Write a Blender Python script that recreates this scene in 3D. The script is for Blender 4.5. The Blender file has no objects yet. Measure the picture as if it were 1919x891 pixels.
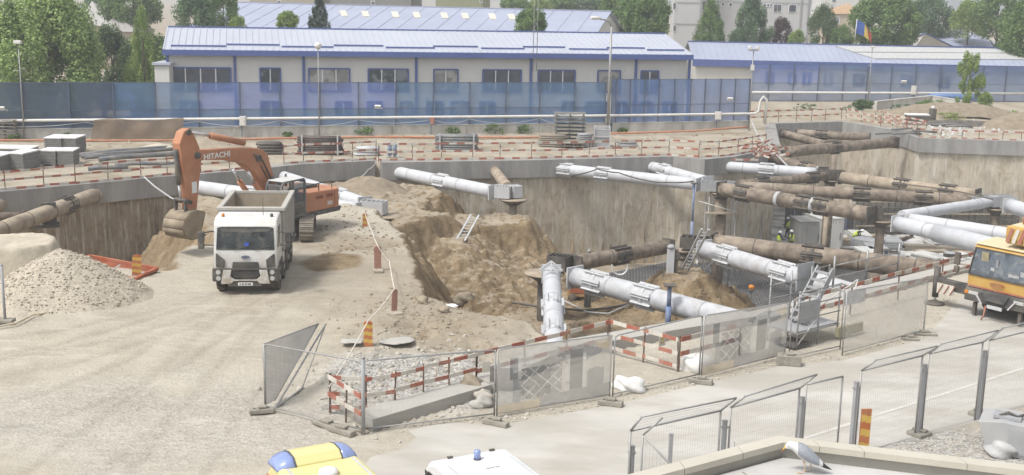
import bpy, bmesh, math, random
import numpy as np
from mathutils import Vector, Matrix
random.seed(7); np.random.seed(7)
R=math.radians
scene=bpy.context.scene
col=scene.collection
# ------------------------------------------------------------------ camera model
FPX=2200.0; CAMH=11.7; TH=math.atan(460/FPX); RO=R(1.2)
_ct,_st=math.cos(TH),math.sin(TH)
_f=Vector((0,_ct,-_st)); _r0=Vector((1,0,0)); _u0=Vector((0,_st,_ct))
_r=_r0*math.cos(RO)+_u0*math.sin(RO); _u=_u0*math.cos(RO)-_r0*math.sin(RO)
CAM=Vector((0,0,CAMH))
def ray(px,py): return _f+_r*((px-959.5)/FPX)-_u*((py-445.5)/FPX)
def W(px,py,z=0.0):
    d=ray(px,py); return CAM+d*((z-CAMH)/d.z)
def WY(px,py,y):
    d=ray(px,py); return CAM+d*(y/d.y)
def PXof(p):
    v=Vector(p)-CAM; c=v.dot(_f); return (959.5+FPX*v.dot(_r)/c, 445.5-FPX*v.dot(_u)/c)
def WH(px,py,base):
    """point above ground point base whose image is at row py"""
    b=Vector(base); d=ray(px,py); t=(b.xy.length)/(d.xy.length); return Vector((b.x,b.y,CAMH+d.z*t))
# ------------------------------------------------------------------ materials
MATS={}
def mat(name,c,rough=.75,metal=0,var=.12,scale=3.0,bump=0.0,bscale=20,dirt=None,dirt_amt=.35,dscale=1.5,stretch=None,alpha=None,spec=.3,c2=None,c2t=(.45,.6),c2scale=2.0,low=None):
    if name in MATS: return MATS[name]
    m=bpy.data.materials.new(name); m.use_nodes=True; nt=m.node_tree; N=nt.nodes; L=nt.links
    b=N['Principled BSDF']; b.inputs['Roughness'].default_value=rough; b.inputs['Metallic'].default_value=metal
    b.inputs['Specular IOR Level'].default_value=spec
    tc=N.new('ShaderNodeTexCoord'); vec=tc.outputs['Object']
    if stretch:
        mp=N.new('ShaderNodeMapping'); mp.inputs['Scale'].default_value=stretch; L.new(vec,mp.inputs['Vector']); vec=mp.outputs['Vector']
    def noise(s,d=4):
        n=N.new('ShaderNodeTexNoise'); n.inputs['Scale'].default_value=s; n.inputs['Detail'].default_value=d; n.inputs['Roughness'].default_value=.6; L.new(vec,n.inputs['Vector']); return n
    def ramp(n,a,bb):
        r=N.new('ShaderNodeMapRange'); r.inputs[1].default_value=a; r.inputs[2].default_value=bb; L.new(n.outputs['Fac'],r.inputs[0]); return r.outputs[0]
    n1=noise(scale,5)
    mx=N.new('ShaderNodeMix'); mx.data_type='RGBA'; L.new(ramp(n1,.3,.7),mx.inputs[0])
    mx.inputs[6].default_value=(*[x*(1-var) for x in c],1); mx.inputs[7].default_value=(*[min(1,x*(1+var)) for x in c],1)
    out=mx.outputs[2]
    if c2:
        m2=N.new('ShaderNodeMix'); m2.data_type='RGBA'; L.new(ramp(noise(c2scale,6),*c2t),m2.inputs[0]); L.new(out,m2.inputs[6]); m2.inputs[7].default_value=(*c2,1); out=m2.outputs[2]
    if dirt:
        m3=N.new('ShaderNodeMix'); m3.data_type='RGBA'
        q=N.new('ShaderNodeMath'); q.operation='MULTIPLY'; q.inputs[1].default_value=dirt_amt; L.new(ramp(noise(dscale,6),.35,.75),q.inputs[0]); L.new(q.outputs[0],m3.inputs[0])
        L.new(out,m3.inputs[6]); m3.inputs[7].default_value=(*dirt,1); out=m3.outputs[2]
    if low:
        sx=N.new('ShaderNodeSeparateXYZ'); L.new(tc.outputs['Object'],sx.inputs[0]); mr=N.new('ShaderNodeMapRange'); mr.inputs[1].default_value=low[0]; mr.inputs[2].default_value=low[1]; mr.inputs[3].default_value=1; mr.inputs[4].default_value=0; L.new(sx.outputs['Z'],mr.inputs[0])
        q=N.new('ShaderNodeMath'); q.operation='MULTIPLY'; L.new(mr.outputs[0],q.inputs[0]); L.new(ramp(noise(5,6),.30,.62),q.inputs[1]); m4=N.new('ShaderNodeMix'); m4.data_type='RGBA'; L.new(q.outputs[0],m4.inputs[0]); L.new(out,m4.inputs[6]); m4.inputs[7].default_value=(*low[2],1); out=m4.outputs[2]
    L.new(out,b.inputs['Base Color'])
    if bump:
        bp=N.new('ShaderNodeBump'); bp.inputs['Strength'].default_value=bump; bp.inputs['Distance'].default_value=.05; L.new(noise(bscale,6).outputs['Fac'],bp.inputs['Height']); L.new(bp.outputs[0],b.inputs['Normal'])
    if alpha is not None:
        tr=N.new('ShaderNodeBsdfTransparent'); ms=N.new('ShaderNodeMixShader')
        o=N['Material Output']
        q=N.new('ShaderNodeMapRange'); q.inputs[1].default_value=.3; q.inputs[2].default_value=.7; q.inputs[3].default_value=alpha[0]; q.inputs[4].default_value=alpha[1]
        L.new(noise(.35,3).outputs['Fac'],q.inputs[0]); L.new(q.outputs[0],ms.inputs[0])
        L.new(tr.outputs[0],ms.inputs[1]); L.new(b.outputs[0],ms.inputs[2]); L.new(ms.outputs[0],o.inputs['Surface'])
    MATS[name]=m; return m
DUST=(.42,.36,.27)
# ------------------------------------------------------------------ objects
def pw(o):
    m=Matrix.Identity(4)
    while o: m=o.matrix_basis@m; o=o.parent
    return m
class MB:
    def __init__(s): s.v=[]; s.f=[]; s.m=[]; s.sm=[]
    def add(s,vs,fs,mi=0,sm=False):
        k=len(s.v); s.v+= [Vector(p) for p in vs]
        for i,f in enumerate(fs):
            s.f.append([k+j for j in f]); s.m.append(mi); s.sm.append(sm)
        return s
    def box(s,c,sz,rz=0,mi=0,ry=0,rx=0):
        M=Matrix.Translation(Vector(c))@Matrix.Rotation(rz,4,'Z')@Matrix.Rotation(ry,4,'Y')@Matrix.Rotation(rx,4,'X')
        h=[x/2 for x in sz]
        vs=[M@Vector((x*h[0],y*h[1],z*h[2])) for x in(-1,1) for y in(-1,1) for z in(-1,1)]
        return s.add(vs,[(0,1,3,2),(4,6,7,5),(0,4,5,1),(2,3,7,6),(0,2,6,4),(1,5,7,3)],mi)
    def bar(s,p,q,w,h=None,mi=0,up=(0,0,1)):
        p=Vector(p);q=Vector(q);h=h or w; d=(q-p).normalized(); up=Vector(up)
        if abs(d.dot(up))>.98: up=Vector((1,0,0))
        a=d.cross(up).normalized(); b=a.cross(d).normalized()
        vs=[e+a*(x*w/2)+b*(y*h/2) for e in(p,q) for x,y in((-1,-1),(1,-1),(1,1),(-1,1))]
        return s.add(vs,[(3,2,1,0),(4,5,6,7),(0,1,5,4),(1,2,6,5),(2,3,7,6),(3,0,4,7)],mi)
    def tube(s,pts,r,n=8,mi=0,caps=True,sm=True,r2=None):
        pts=[Vector(p) for p in pts]; m=len(pts); k=len(s.v); prev=None
        for i,p in enumerate(pts):
            d=(pts[min(i+1,m-1)]-pts[max(i-1,0)]).normalized()
            if prev is None:
                a=d.cross(Vector((0,0,1)));
                if a.length<.05: a=d.cross(Vector((1,0,0)))
            else: a=prev-d*prev.dot(d)
            a.normalize(); prev=a; b=d.cross(a)
            rr=r if not isinstance(r,(list,tuple)) else r[i]
            for j in range(n):
                t=2*math.pi*j/n; s.v.append(p+(a*math.cos(t)+b*math.sin(t))*rr)
        for i in range(m-1):
            for j in range(n):
                a=k+i*n+j; b=k+i*n+(j+1)%n; s.f.append([a,b,b+n,a+n]); s.m.append(mi); s.sm.append(sm)
        if caps:
            s.f.append([k+j for j in range(n)][::-1]); s.m.append(mi); s.sm.append(False)
            s.f.append([k+(m-1)*n+j for j in range(n)]); s.m.append(mi); s.sm.append(False)
        return s
    def cyl(s,p,q,r,n=12,mi=0,r2=None):
        return s.tube([p,q],[r,r if r2 is None else r2],n,mi)
    def lathe(s,c,prof,n=16,mi=0):
        c=Vector(c); k=len(s.v)
        for (r,z) in prof:
            for j in range(n):
                t=2*math.pi*j/n; s.v.append(c+Vector((r*math.cos(t),r*math.sin(t),z)))
        for i in range(len(prof)-1):
            for j in range(n):
                a=k+i*n+j;b=k+i*n+(j+1)%n; s.f.append([a,b,b+n,a+n]); s.m.append(mi); s.sm.append(True)
        s.f.append([k+j for j in range(n)][::-1]); s.m.append(mi); s.sm.append(False)
        s.f.append([k+(len(prof)-1)*n+j for j in range(n)]); s.m.append(mi); s.sm.append(False)
        return s
    def prism(s,poly,ext,mi=0):
        """poly: list of 3D points, ext: extrusion vector"""
        n=len(poly); P=[Vector(p) for p in poly]; e=Vector(ext); k=len(s.v); s.v+=P+[p+e for p in P]
        fs=[list(range(n))[::-1],list(range(n,2*n))]+[[i,(i+1)%n,n+(i+1)%n,n+i] for i in range(n)]
        for f in fs: s.f.append([k+j for j in f]); s.m.append(mi); s.sm.append(False)
        return s
    def sheet(s,A,B,C,D,nu,nv,fn=None,mi=0,sm=False):
        """grid A-B bottom, D-C top"""
        A,B,C,D=map(Vector,(A,B,C,D)); k=len(s.v)
        for j in range(nv+1):
            for i in range(nu+1):
                u=i/nu; w=j/nv; p=(A*(1-u)+B*u)*(1-w)+(D*(1-u)+C*u)*w
                s.v.append(fn(p,u,w) if fn else p)
        for j in range(nv):
            for i in range(nu):
                a=k+j*(nu+1)+i; s.f.append([a,a+1,a+nu+2,a+nu+1]); s.m.append(mi(i/nu,j/nv) if callable(mi) else mi); s.sm.append(sm)
        return s
    def build(s,name,mats,parent=None,bevel=0,local=False,fix=True,solid=0):
        me=bpy.data.meshes.new(name)
        vs=s.v
        if parent and not local:
            M=pw(parent).inverted(); vs=[M@v for v in vs]
        me.from_pydata([tuple(v) for v in vs],[],s.f)
        me.polygons.foreach_set('material_index',s.m); me.polygons.foreach_set('use_smooth',s.sm)
        if not isinstance(mats,(list,tuple)): mats=[mats]
        for m in mats: me.materials.append(m)
        if fix and len(s.f)<20000:
            bm=bmesh.new(); bm.from_mesh(me); bmesh.ops.recalc_face_normals(bm,faces=bm.faces); bm.to_mesh(me); bm.free()
        me.update()
        o=bpy.data.objects.new(name,me); col.objects.link(o)
        if parent: o.parent=parent
        if solid:
            md=o.modifiers.new('thick','SOLIDIFY'); md.thickness=solid
        if bevel:
            md=o.modifiers.new('bevel','BEVEL'); md.width=bevel; md.segments=2; md.limit_method='ANGLE'; md.angle_limit=R(40)
        return o
def tag(o,label=None,cat=None,group=None,kind=None):
    if label: o['label']=label
    if cat: o['category']=cat
    if group: o['group']=group
    if kind: o['kind']=kind
    return o
def thing(name,label,cat,loc=(0,0,0),rz=0,group=None):
    o=bpy.data.objects.new(name,None); col.objects.link(o); o.empty_display_size=.3
    o.location=loc; o.rotation_euler=(0,0,rz); return tag(o,label,cat,group)
def kids(o): return [c for c in bpy.data.objects if c.parent==o]
def copy_tree(o,parent=None,loc=None,rz=None,label=None,sc=None):
    c=o.copy(); col.objects.link(c)
    if parent: c.parent=parent
    if loc is not None: c.location=loc
    if rz is not None: c.rotation_euler=(0,0,rz)
    if sc is not None: c.scale=sc
    if label: c['label']=label
    for ch in kids(o): copy_tree(ch,c)
    return c
def lerp(a,b,t): return Vector(a)*(1-t)+Vector(b)*t
def text_mesh(name,body,size,mat_,parent,M,extrude=.004,sx=1,font_bold=False):
    cu=bpy.data.curves.new(name,'FONT'); cu.body=body; cu.size=size; cu.extrude=extrude; cu.align_x='CENTER'; cu.align_y='CENTER'
    if font_bold: cu.offset=size*.025
    ob=bpy.data.objects.new(name+'_tmp',cu); col.objects.link(ob)
    dg=bpy.context.evaluated_depsgraph_get(); me=bpy.data.meshes.new_from_object(ob.evaluated_get(dg))
    bpy.data.objects.remove(ob); bpy.data.curves.remove(cu)
    S=Matrix.Diagonal((sx,1,1,1)); me.transform(M@S)
    if parent: me.transform(pw(parent).inverted())
    me.materials.clear(); me.materials.append(mat_)
    o=bpy.data.objects.new(name,me); col.objects.link(o)
    if parent: o.parent=parent
    return o
def frame(o,x,y):
    """matrix with local x and y axes along the given vectors, at o"""
    x=Vector(x).normalized(); z=x.cross(Vector(y)).normalized(); y=z.cross(x)
    M=Matrix.Identity(4)
    for i in range(3): M[i][0]=x[i]; M[i][1]=y[i]; M[i][2]=z[i]; M[i][3]=o[i]
    return M
# numpy noise
_perm=np.random.RandomState(3).rand(256,256)
def vnoise(x,y):
    xi=np.floor(x).astype(int); yi=np.floor(y).astype(int); fx=x-xi; fy=y-yi
    fx=fx*fx*(3-2*fx); fy=fy*fy*(3-2*fy)
    g=lambda a,b:_perm[a%256,b%256]
    return (g(xi,yi)*(1-fx)+g(xi+1,yi)*fx)*(1-fy)+(g(xi,yi+1)*(1-fx)+g(xi+1,yi+1)*fx)*fy
def fbm(x,y,o=5,g=.5):
    t=0;a=1;s=0
    for i in range(o): t=t+a*vnoise(x*2**i+17.3*i,y*2**i+5.1*i); s+=a; a*=g
    return t/s-.5
def sdist(poly,X,Y):
    """signed distance to polygon, positive inside"""
    P=np.array([(p[0],p[1]) for p in poly]); n=len(P); d=np.full(X.shape,1e9); ins=np.zeros(X.shape,bool)
    for i in range(n):
        a=P[i];b=P[(i+1)%n]; ex,ey=b-a; L=ex*ex+ey*ey+1e-12
        t=np.clip(((X-a[0])*ex+(Y-a[1])*ey)/L,0,1)
        d=np.minimum(d,np.hypot(X-a[0]-t*ex,Y-a[1]-t*ey))
        c=((a[1]>Y)!=(b[1]>Y))&(X<(b[0]-a[0])*(Y-a[1])/(b[1]-a[1]+1e-12)+a[0]); ins^=c
    return np.where(ins,d,-d)
# ================================================================== terrain, road, pit walls
def sm(x,a,b):
    t=np.clip((x-a)/(b-a),0,1); return t*t*(3-2*t)
FARTOP=[(-60,368),(0,361.5),(210,342),(303,333),(464,321),(563,309.5),(703,303),(716,306.5),(992,302),(1178,297),(1262,295),(1321,300.5),(1376,295),(1432,284.5),(1464,273)]
far_pts=[W(x,y,0) for x,y in FARTOP]
RT=[(1453,233),(1579,229),(1680,246),(1722,260)]
rt_pts=[W(x,y,0) for x,y in RT]+[W(1722.5,260,0)+Vector((26,-3,0))]
near_pts=[Vector((62,85,0)),Vector((25.3,56.6,0)),Vector((15.0,48.0,0)),Vector((9.05,43.2,0)),Vector((1.5,38.4,0)),Vector((-.85,34.6,0)),Vector((-4.1,31.4,0))]
pit=far_pts+rt_pts+near_pts+[Vector((-62,31,0)),Vector((-62,52,0))]
def zbase(X,Y):
    near=Y<56+np.maximum(0,(X-25)*.8)
    t=sm(Y,32,41)*sm(-X,-1.5,5)
    return np.where(near,-.4+.4*t,0)
def ruts(X,Y):
    out=np.zeros(X.shape)
    for pts in ([(-150,690),(120,655),(300,612),(420,572),(470,545)],[(60,900),(230,775),(380,665),(470,585),(490,545)],[(-120,660),(150,628),(330,590),(440,555)],[(-200,800),(100,735),(300,665),(430,590)],[(480,560),(560,500),(600,470)],[(300,880),(400,740),(520,620),(600,560)]):
        P=[W(x,y,0) for x,y in pts]; d=np.full(X.shape,1e9)
        for a,b in zip(P[:-1],P[1:]):
            ex,ey=b.x-a.x,b.y-a.y; t=np.clip(((X-a.x)*ex+(Y-a.y)*ey)/(ex*ex+ey*ey),0,1); d=np.minimum(d,np.hypot(X-a.x-t*ex,Y-a.y-t*ey))
        n=.6+.8*fbm(X*.4+pts[0][1],Y*.4,3)
        for off_ in (.95,):
            out=np.maximum(out,np.exp(-((d-off_)/.19)**2)*np.clip(n,0,1))
    return out
def body(poly,ztop,slope): return (poly,ztop,slope)
Pz=lambda z,*pts:[W(x,y,z) for x,y in pts]
F1=[Vector((-64,29,0)),Vector((-4.2,29,0)),Vector((-4.1,31.2,0)),Vector((-.85,34.4,0)),Vector((1.5,38.2,0)),Vector((4.5,40.4,0))]+Pz(-.3,(1100,640),(1040,622),(985,600),(930,592),(870,582),(815,560),(800,520),(775,490),(750,452),(738,430),(700,404),(650,388),(560,388),(470,398),(430,420),(402,440),(398,470),(345,490),(295,512),(190,515),(80,505),(-100,500),(-420,500))
B_north=Pz(-1.1,(330,382),(345,366),(560,343),(716,338),(800,345),(838,356),(806,372),(792,392),(846,402),(740,425),(640,430),(560,425),(470,435),(400,440))
B_block=Pz(-2.1,(902,424),(948,422),(986,420),(982,404),(940,399),(905,402))
B_bench=Pz(-2.2,(772,452),(862,452),(872,440),(780,436))
B_floor2=Pz(-3.4,(930,585),(1000,566),(1090,532),(1200,522),(1290,520),(1330,552),(1352,590),(1372,612),(1200,660),(1000,650))
B_mound=Pz(-2.0,(1232,512),(1272,503),(1312,504),(1318,520),(1290,534),(1245,530))
B_hol=Pz(-2.6,(835,398),(905,404),(900,430),(860,425))
bodies=[(F1,None,1.5),(B_north,-1.1,1.25),(B_block,-2.1,1.15),(B_bench,-2.2,.42),(B_floor2,-3.4,.95),(B_mound,-2.0,.75),(B_hol,-2.6,1.4)]
road_poly=Pz(-.4,(655,900),(700,858),(760,842),(780,822),(770,806),(850,792),(935,797),(1145,760),(1315,720),(1475,684),(1580,676),(1735,634),(1800,560),(1990,510))+[Vector((60,62,0)),Vector((60,35,0)),W(1990,735,-.4),W(1835,790,-.4),W(1600,850,-.4),W(1450,895,-.4),Vector((6,22,0)),Vector((-3,19,0))]
def height(X,Y):
    zb=zbase(X,Y); sd=sdist(pit,X,Y)
    nx=fbm(X*.35,Y*.35,4); fine=fbm(X*1.3+9,Y*1.3,4,.6)
    h=np.full(X.shape,-8.0)+ .12*fine
    rough=fbm(X*2.7+31,Y*2.7,4,.62)
    grv=np.abs(fbm(X*2.1+Y*.35,Y*.22+7,3,.5))*1.4-.3
    ridge=np.abs(fbm(X*.55+40,Y*.55+3,4,.55))*2
    for poly,zt,sl in bodies:
        d=sdist(poly,X,Y)+nx*1.6+ridge*.7-.25
        top=(zb if zt is None else zt)
        amp=.10 if zt is None else (.25 if sl<.5 else .38)
        out=np.maximum(0,-d)
        h=np.maximum(h, top - sl*out + np.where(out>0,(rough*.75+(grv*.35 if sl>1.2 else 0))*np.minimum(1,out),rough*(.05 if zt is None else .42)) + np.where(out>0,(fine*.7-ridge*.35)*np.minimum(1,out)*(.4 if sl<.5 else 1),0) + nx*amp*2)
    outside=sd<-.45
    zo=zb+np.where(Y>58+np.maximum(0,(X-25)*.8), .10*nx+.05*fine, 0)
    # vegetated bank and dirt heaps beyond the far wall
    zo=zo+np.where(Y>58+np.maximum(0,(X-25)*.8),1,0)*(.9*np.exp(-(((X-42)/9)**2+((Y-119)/4.0)**2))+.8*np.exp(-(((X-58)/6)**2+((Y-108)/4)**2))+.7*np.exp(-(((X+23)/1.9)**2+((Y-86)/1.2)**2)))
    r=np.where(outside,zo,h)
    rd=sdist(road_poly,X,Y)
    haul=(.07*nx+.05*fine)*sm(-rd,.2,2.0)
    lowz=sm(-sdist(F1,X,Y),-3,-.5)
    # dug-over rubble strip beside the near beam
    rub=np.exp(-(((X+1.6)/3.0)**2+((Y-38.5)/4.5)**2))*sm(-rd,.3,1.5)
    r=r+np.where(outside|(sd<-.45),haul,0)+np.where((~outside),haul*.8+rub*(.55*fine+.25*nx),0)
    r=r-np.where(outside|(sdist(F1,X,Y)>.5),.03*ruts(X,Y),0)
    flat=sm(rd,-.5,.1)
    r=np.where((rd>-.5)&(outside|(Y<56)), r*(1-flat)+(-.4)*flat, r)
    return r
xs=np.concatenate([[-1500,-800,-400,-220,-120,-80],np.arange(-62,-14,.25),np.arange(-14,15,.125),np.arange(15,62.01,.25),[80,120,220,400,800,1500]])
ys=np.concatenate([[-100,-40,0,8,14],np.arange(18,46,.25),np.arange(46,78,.125),np.arange(78,124.01,.25),[128,136,150,180,250,400,800,1600]])
GX,GY=np.meshgrid(xs,ys)
GZ=height(GX,GY)
edge=(np.abs(GX)>70)|(GY>126)|(GY<17); GZ=np.where(edge,np.where(GY<60,-.4,0),GZ)
def zat(x,y):
    i=int(np.clip(np.searchsorted(xs,x)-1,0,len(xs)-2)); j=int(np.clip(np.searchsorted(ys,y)-1,0,len(ys)-2))
    fx=(x-xs[i])/(xs[i+1]-xs[i]); fy=(y-ys[j])/(ys[j+1]-ys[j])
    return float((GZ[j,i]*(1-fx)+GZ[j,i+1]*fx)*(1-fy)+(GZ[j+1,i]*(1-fx)+GZ[j+1,i+1]*fx)*fy)
def make_ground():
    me=bpy.data.meshes.new('ground'); nx,ny=len(xs),len(ys)
    V=np.stack([GX,GY,GZ],-1).reshape(-1,3); me.vertices.add(nx*ny); me.vertices.foreach_set('co',V.ravel())
    I=np.arange((ny-1)*(nx-1)); jj=I//(nx-1); ii=I%(nx-1); a=jj*nx+ii
    Fq=np.stack([a,a+1,a+nx+1,a+nx],-1).ravel()
    me.loops.add(len(Fq)); me.loops.foreach_set('vertex_index',Fq); me.polygons.add(len(I)); me.polygons.foreach_set('loop_start',np.arange(len(I))*4)
    me.update(calc_edges=True); me.polygons.foreach_set('use_smooth',np.ones(len(I),bool))
    # soil kinds: r fresh brown cut, g grey gravel, b pale concrete pit floor
    gy,gx=np.gradient(GZ); dx=np.gradient(GX,axis=1); dy=np.gradient(GY,axis=0); slope=np.hypot(gx/dx,gy/dy)
    inside=sdist(pit,GX,GY)>-.45
    n=fbm(GX*.5,GY*.5,4)
    br=sm(slope,.28,.8)*inside*.85+np.where(inside&(GZ<-.75)&(GX<16),.5,0)
    spot=lambda x,y,a,b:np.exp(-(((GX-x)/a)**2+((GY-y)/b)**2))
    p=W(620,492,0); br=br+.75*sm(spot(p.x,p.y,1.5,1.9)+n*.5,.35,.6); p=W(640,455,0); br=br+.35*sm(spot(p.x,p.y,3.5,2.2)+n*.5,.3,.6)
    p=W(1150,560,-3); br=br+.5*spot(p.x,p.y,4,5)
    p=W(850,610,0); br=br+.3*spot(p.x,p.y,3,3)
    br=br+np.where((~inside)&(GY>60),.26+.3*sm(n,-.05,.2),0); p=W(800,520,0); br=br+np.where(inside&(GZ>-1),.42*np.clip(spot(p.x,p.y,6,9)+n*.7,0,1),0)+.4*spot(42,119,10,4)
    gr=.9*sm(spot(-2.6,35.0,4.2,3.4)+n*.6,.35,.75)+.85*sm(spot(12.5,29,3.4,3)+n*.3,.2,.5)+.30*sm(spot(-10,31.5,7,4)+n*.9,.2,.8)
    fl=np.where(inside&(GZ<-6.8)&(GX>11),1.0,0)
    C=np.stack([np.clip(br,0,1),np.clip(gr,0,1),fl,np.clip(ruts(GX,GY)*(sdist(road_poly,GX,GY)<0),0,1)],-1).reshape(-1,4)
    at=me.color_attributes.new('soil','FLOAT_COLOR','POINT'); at.data.foreach_set('color',C.ravel().astype(np.float32))
    m=bpy.data.materials.new('ground_soil'); m.use_nodes=True; nt=m.node_tree; N=nt.nodes; L=nt.links; b=N['Principled BSDF']; b.inputs['Roughness'].default_value=.95; b.inputs['Specular IOR Level'].default_value=.1
    tc=N.new('ShaderNodeTexCoord'); vec=tc.outputs['Object']
    def noise(s,d=6,st=None,r=.6):
        v=vec
        if st: mp=N.new('ShaderNodeMapping'); mp.inputs['Rotation'].default_value=(0,0,st[3]); mp.inputs['Scale'].default_value=st[:3]; L.new(vec,mp.inputs[0]); v=mp.outputs[0]
        n=N.new('ShaderNodeTexNoise'); n.inputs['Scale'].default_value=s; n.inputs['Detail'].default_value=d; n.inputs['Roughness'].default_value=r; L.new(v,n.inputs['Vector']); return n.outputs['Fac']
    def rng(x,a,bb,c=0,d=1):
        r=N.new('ShaderNodeMapRange'); 
        for i,k in enumerate((a,bb,c,d)): r.inputs[i+1].default_value=k
        L.new(x,r.inputs[0]); return r.outputs[0]
    def mix(f,A,B):
        x=N.new('ShaderNodeMix'); x.data_type='RGBA'
        if isinstance(f,float): x.inputs[0].default_value=f
        else: L.new(f,x.inputs[0])
        for i,k in ((6,A),(7,B)):
            if isinstance(k,tuple): x.inputs[i].default_value=(*k,1)
            else: L.new(k,x.inputs[i])
        return x.outputs[2]
    def mul(a,k):
        q=N.new('ShaderNodeMath'); q.operation='MULTIPLY'; L.new(a,q.inputs[0])
        if isinstance(k,(int,float)): q.inputs[1].default_value=k
        else: L.new(k,q.inputs[1])
        return q.outputs[0]
    vc=N.new('ShaderNodeVertexColor'); vc.layer_name='soil'; sp=N.new('ShaderNodeSeparateColor'); L.new(vc.outputs[0],sp.inputs[0])
    dust=mix(rng(noise(.5,8),.35,.65),(.375,.335,.268),(.475,.432,.352))
    dust=mix(mul(rng(noise(.9,6,(.25,1.6,1,.55)),.5,.72),.55),dust,(.35,.32,.265))      # wheel tracks
    dust=mix(mul(rng(noise(7,6),.55,.75),.35),dust,(.30,.25,.19)); dust=mix(mul(vc.outputs['Alpha'],.75),dust,(.29,.25,.195)); dust=mix(mul(rng(noise(1.6,5,(.3,1.8,1,.5)),.52,.66),.45),dust,(.54,.50,.43))
    brown=mix(rng(noise(.9,8),.35,.65),(.155,.11,.062),(.295,.225,.14)); brown=mix(mul(rng(noise(5,6),.5,.7),.5),brown,(.105,.074,.044))
    vo=N.new('ShaderNodeTexVoronoi'); vo.inputs['Scale'].default_value=9; L.new(vec,vo.inputs['Vector'])
    hs=N.new('ShaderNodeSeparateColor'); L.new(vo.outputs['Color'],hs.inputs[0])
    grav=mix(hs.outputs[0],(.25,.24,.225),(.56,.545,.51))
    flo=mix(rng(noise(.6,6),.38,.58),(.27,.265,.26),(.58,.57,.54))
    dust=mix(mul(rng(noise(16,4,None,.8),.52,.68),.5),dust,(.56,.53,.47)); dust=mix(mul(rng(noise(23,3,None,.8),.55,.7),.45),dust,(.25,.225,.185))
    c=mix(sp.outputs[0],dust,brown); c=mix(sp.outputs[1],c,grav); c=mix(sp.outputs[2],c,flo)
    L.new(c,b.inputs['Base Color'])
    bp=N.new('ShaderNodeBump'); bp.inputs['Strength'].default_value=.7; bp.inputs['Distance'].default_value=.16
    ad=N.new('ShaderNodeMath'); ad.operation='ADD'; L.new(noise(3.2,9,None,.72),ad.inputs[0]); L.new(mul(vo.outputs['Distance'],sp.outputs[1]),ad.inputs[1]); L.new(ad.outputs[0],bp.inputs['Height']); L.new(bp.outputs[0],b.inputs['Normal'])
    me.materials.append(m)
    o=bpy.data.objects.new('ground',me); col.objects.link(o); tag(o,kind='structure')
make_ground()
# road: a sheet 4 mm over the flattened ground, its ragged left edge wandering
def make_road():
    pts=[]; n=len(road_poly)
    for i in range(n):
        a=road_poly[i]; b=road_poly[(i+1)%n]; L_=(b-a).length; k=max(1,int(L_/.5)) if i<6 else 1
        for j in range(k):
            p=lerp(a,b,j/k); 
            if i<6: p=p+Vector((random.uniform(-.1,.1),random.uniform(-.1,.1),0))
            pts.append((p.x,p.y,-.396))
    me=bpy.data.meshes.new('road'); me.from_pydata(pts,[],[list(range(len(pts)))]); me.update()
    bm=bmesh.new(); bm.from_mesh(me); bmesh.ops.recalc_face_normals(bm,faces=bm.faces); 
    for f in bm.faces:
        if f.normal.z<0: f.normal_flip()
    bmesh.ops.triangulate(bm,faces=bm.faces); bm.to_mesh(me); bm.free()
    m=mat('dusty_concrete',(.455,.435,.395),.9,var=.10,scale=.7,bump=.1,bscale=14,c2=(.37,.345,.30),c2t=(.42,.62),c2scale=.45,dirt=(.36,.33,.29),dirt_amt=.4,dscale=.9,stretch=(.55,1.2,1))
    me.materials.append(m); o=bpy.data.objects.new('road',me); col.objects.link(o); tag(o,kind='structure')
    # faint painted line
    a=W(1440,843,-.388); b=W(1919,690,-.388); d=(b-a).normalized(); s=Vector((-d.y,d.x,0))*.07
    mb=MB(); mb.add([a-s,b-s,b+s,a+s],[(0,1,2,3)]); o=mb.build('road_line',mat('worn_line',(.50,.48,.44),.9)); tag(o,kind='structure')
make_road()
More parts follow.
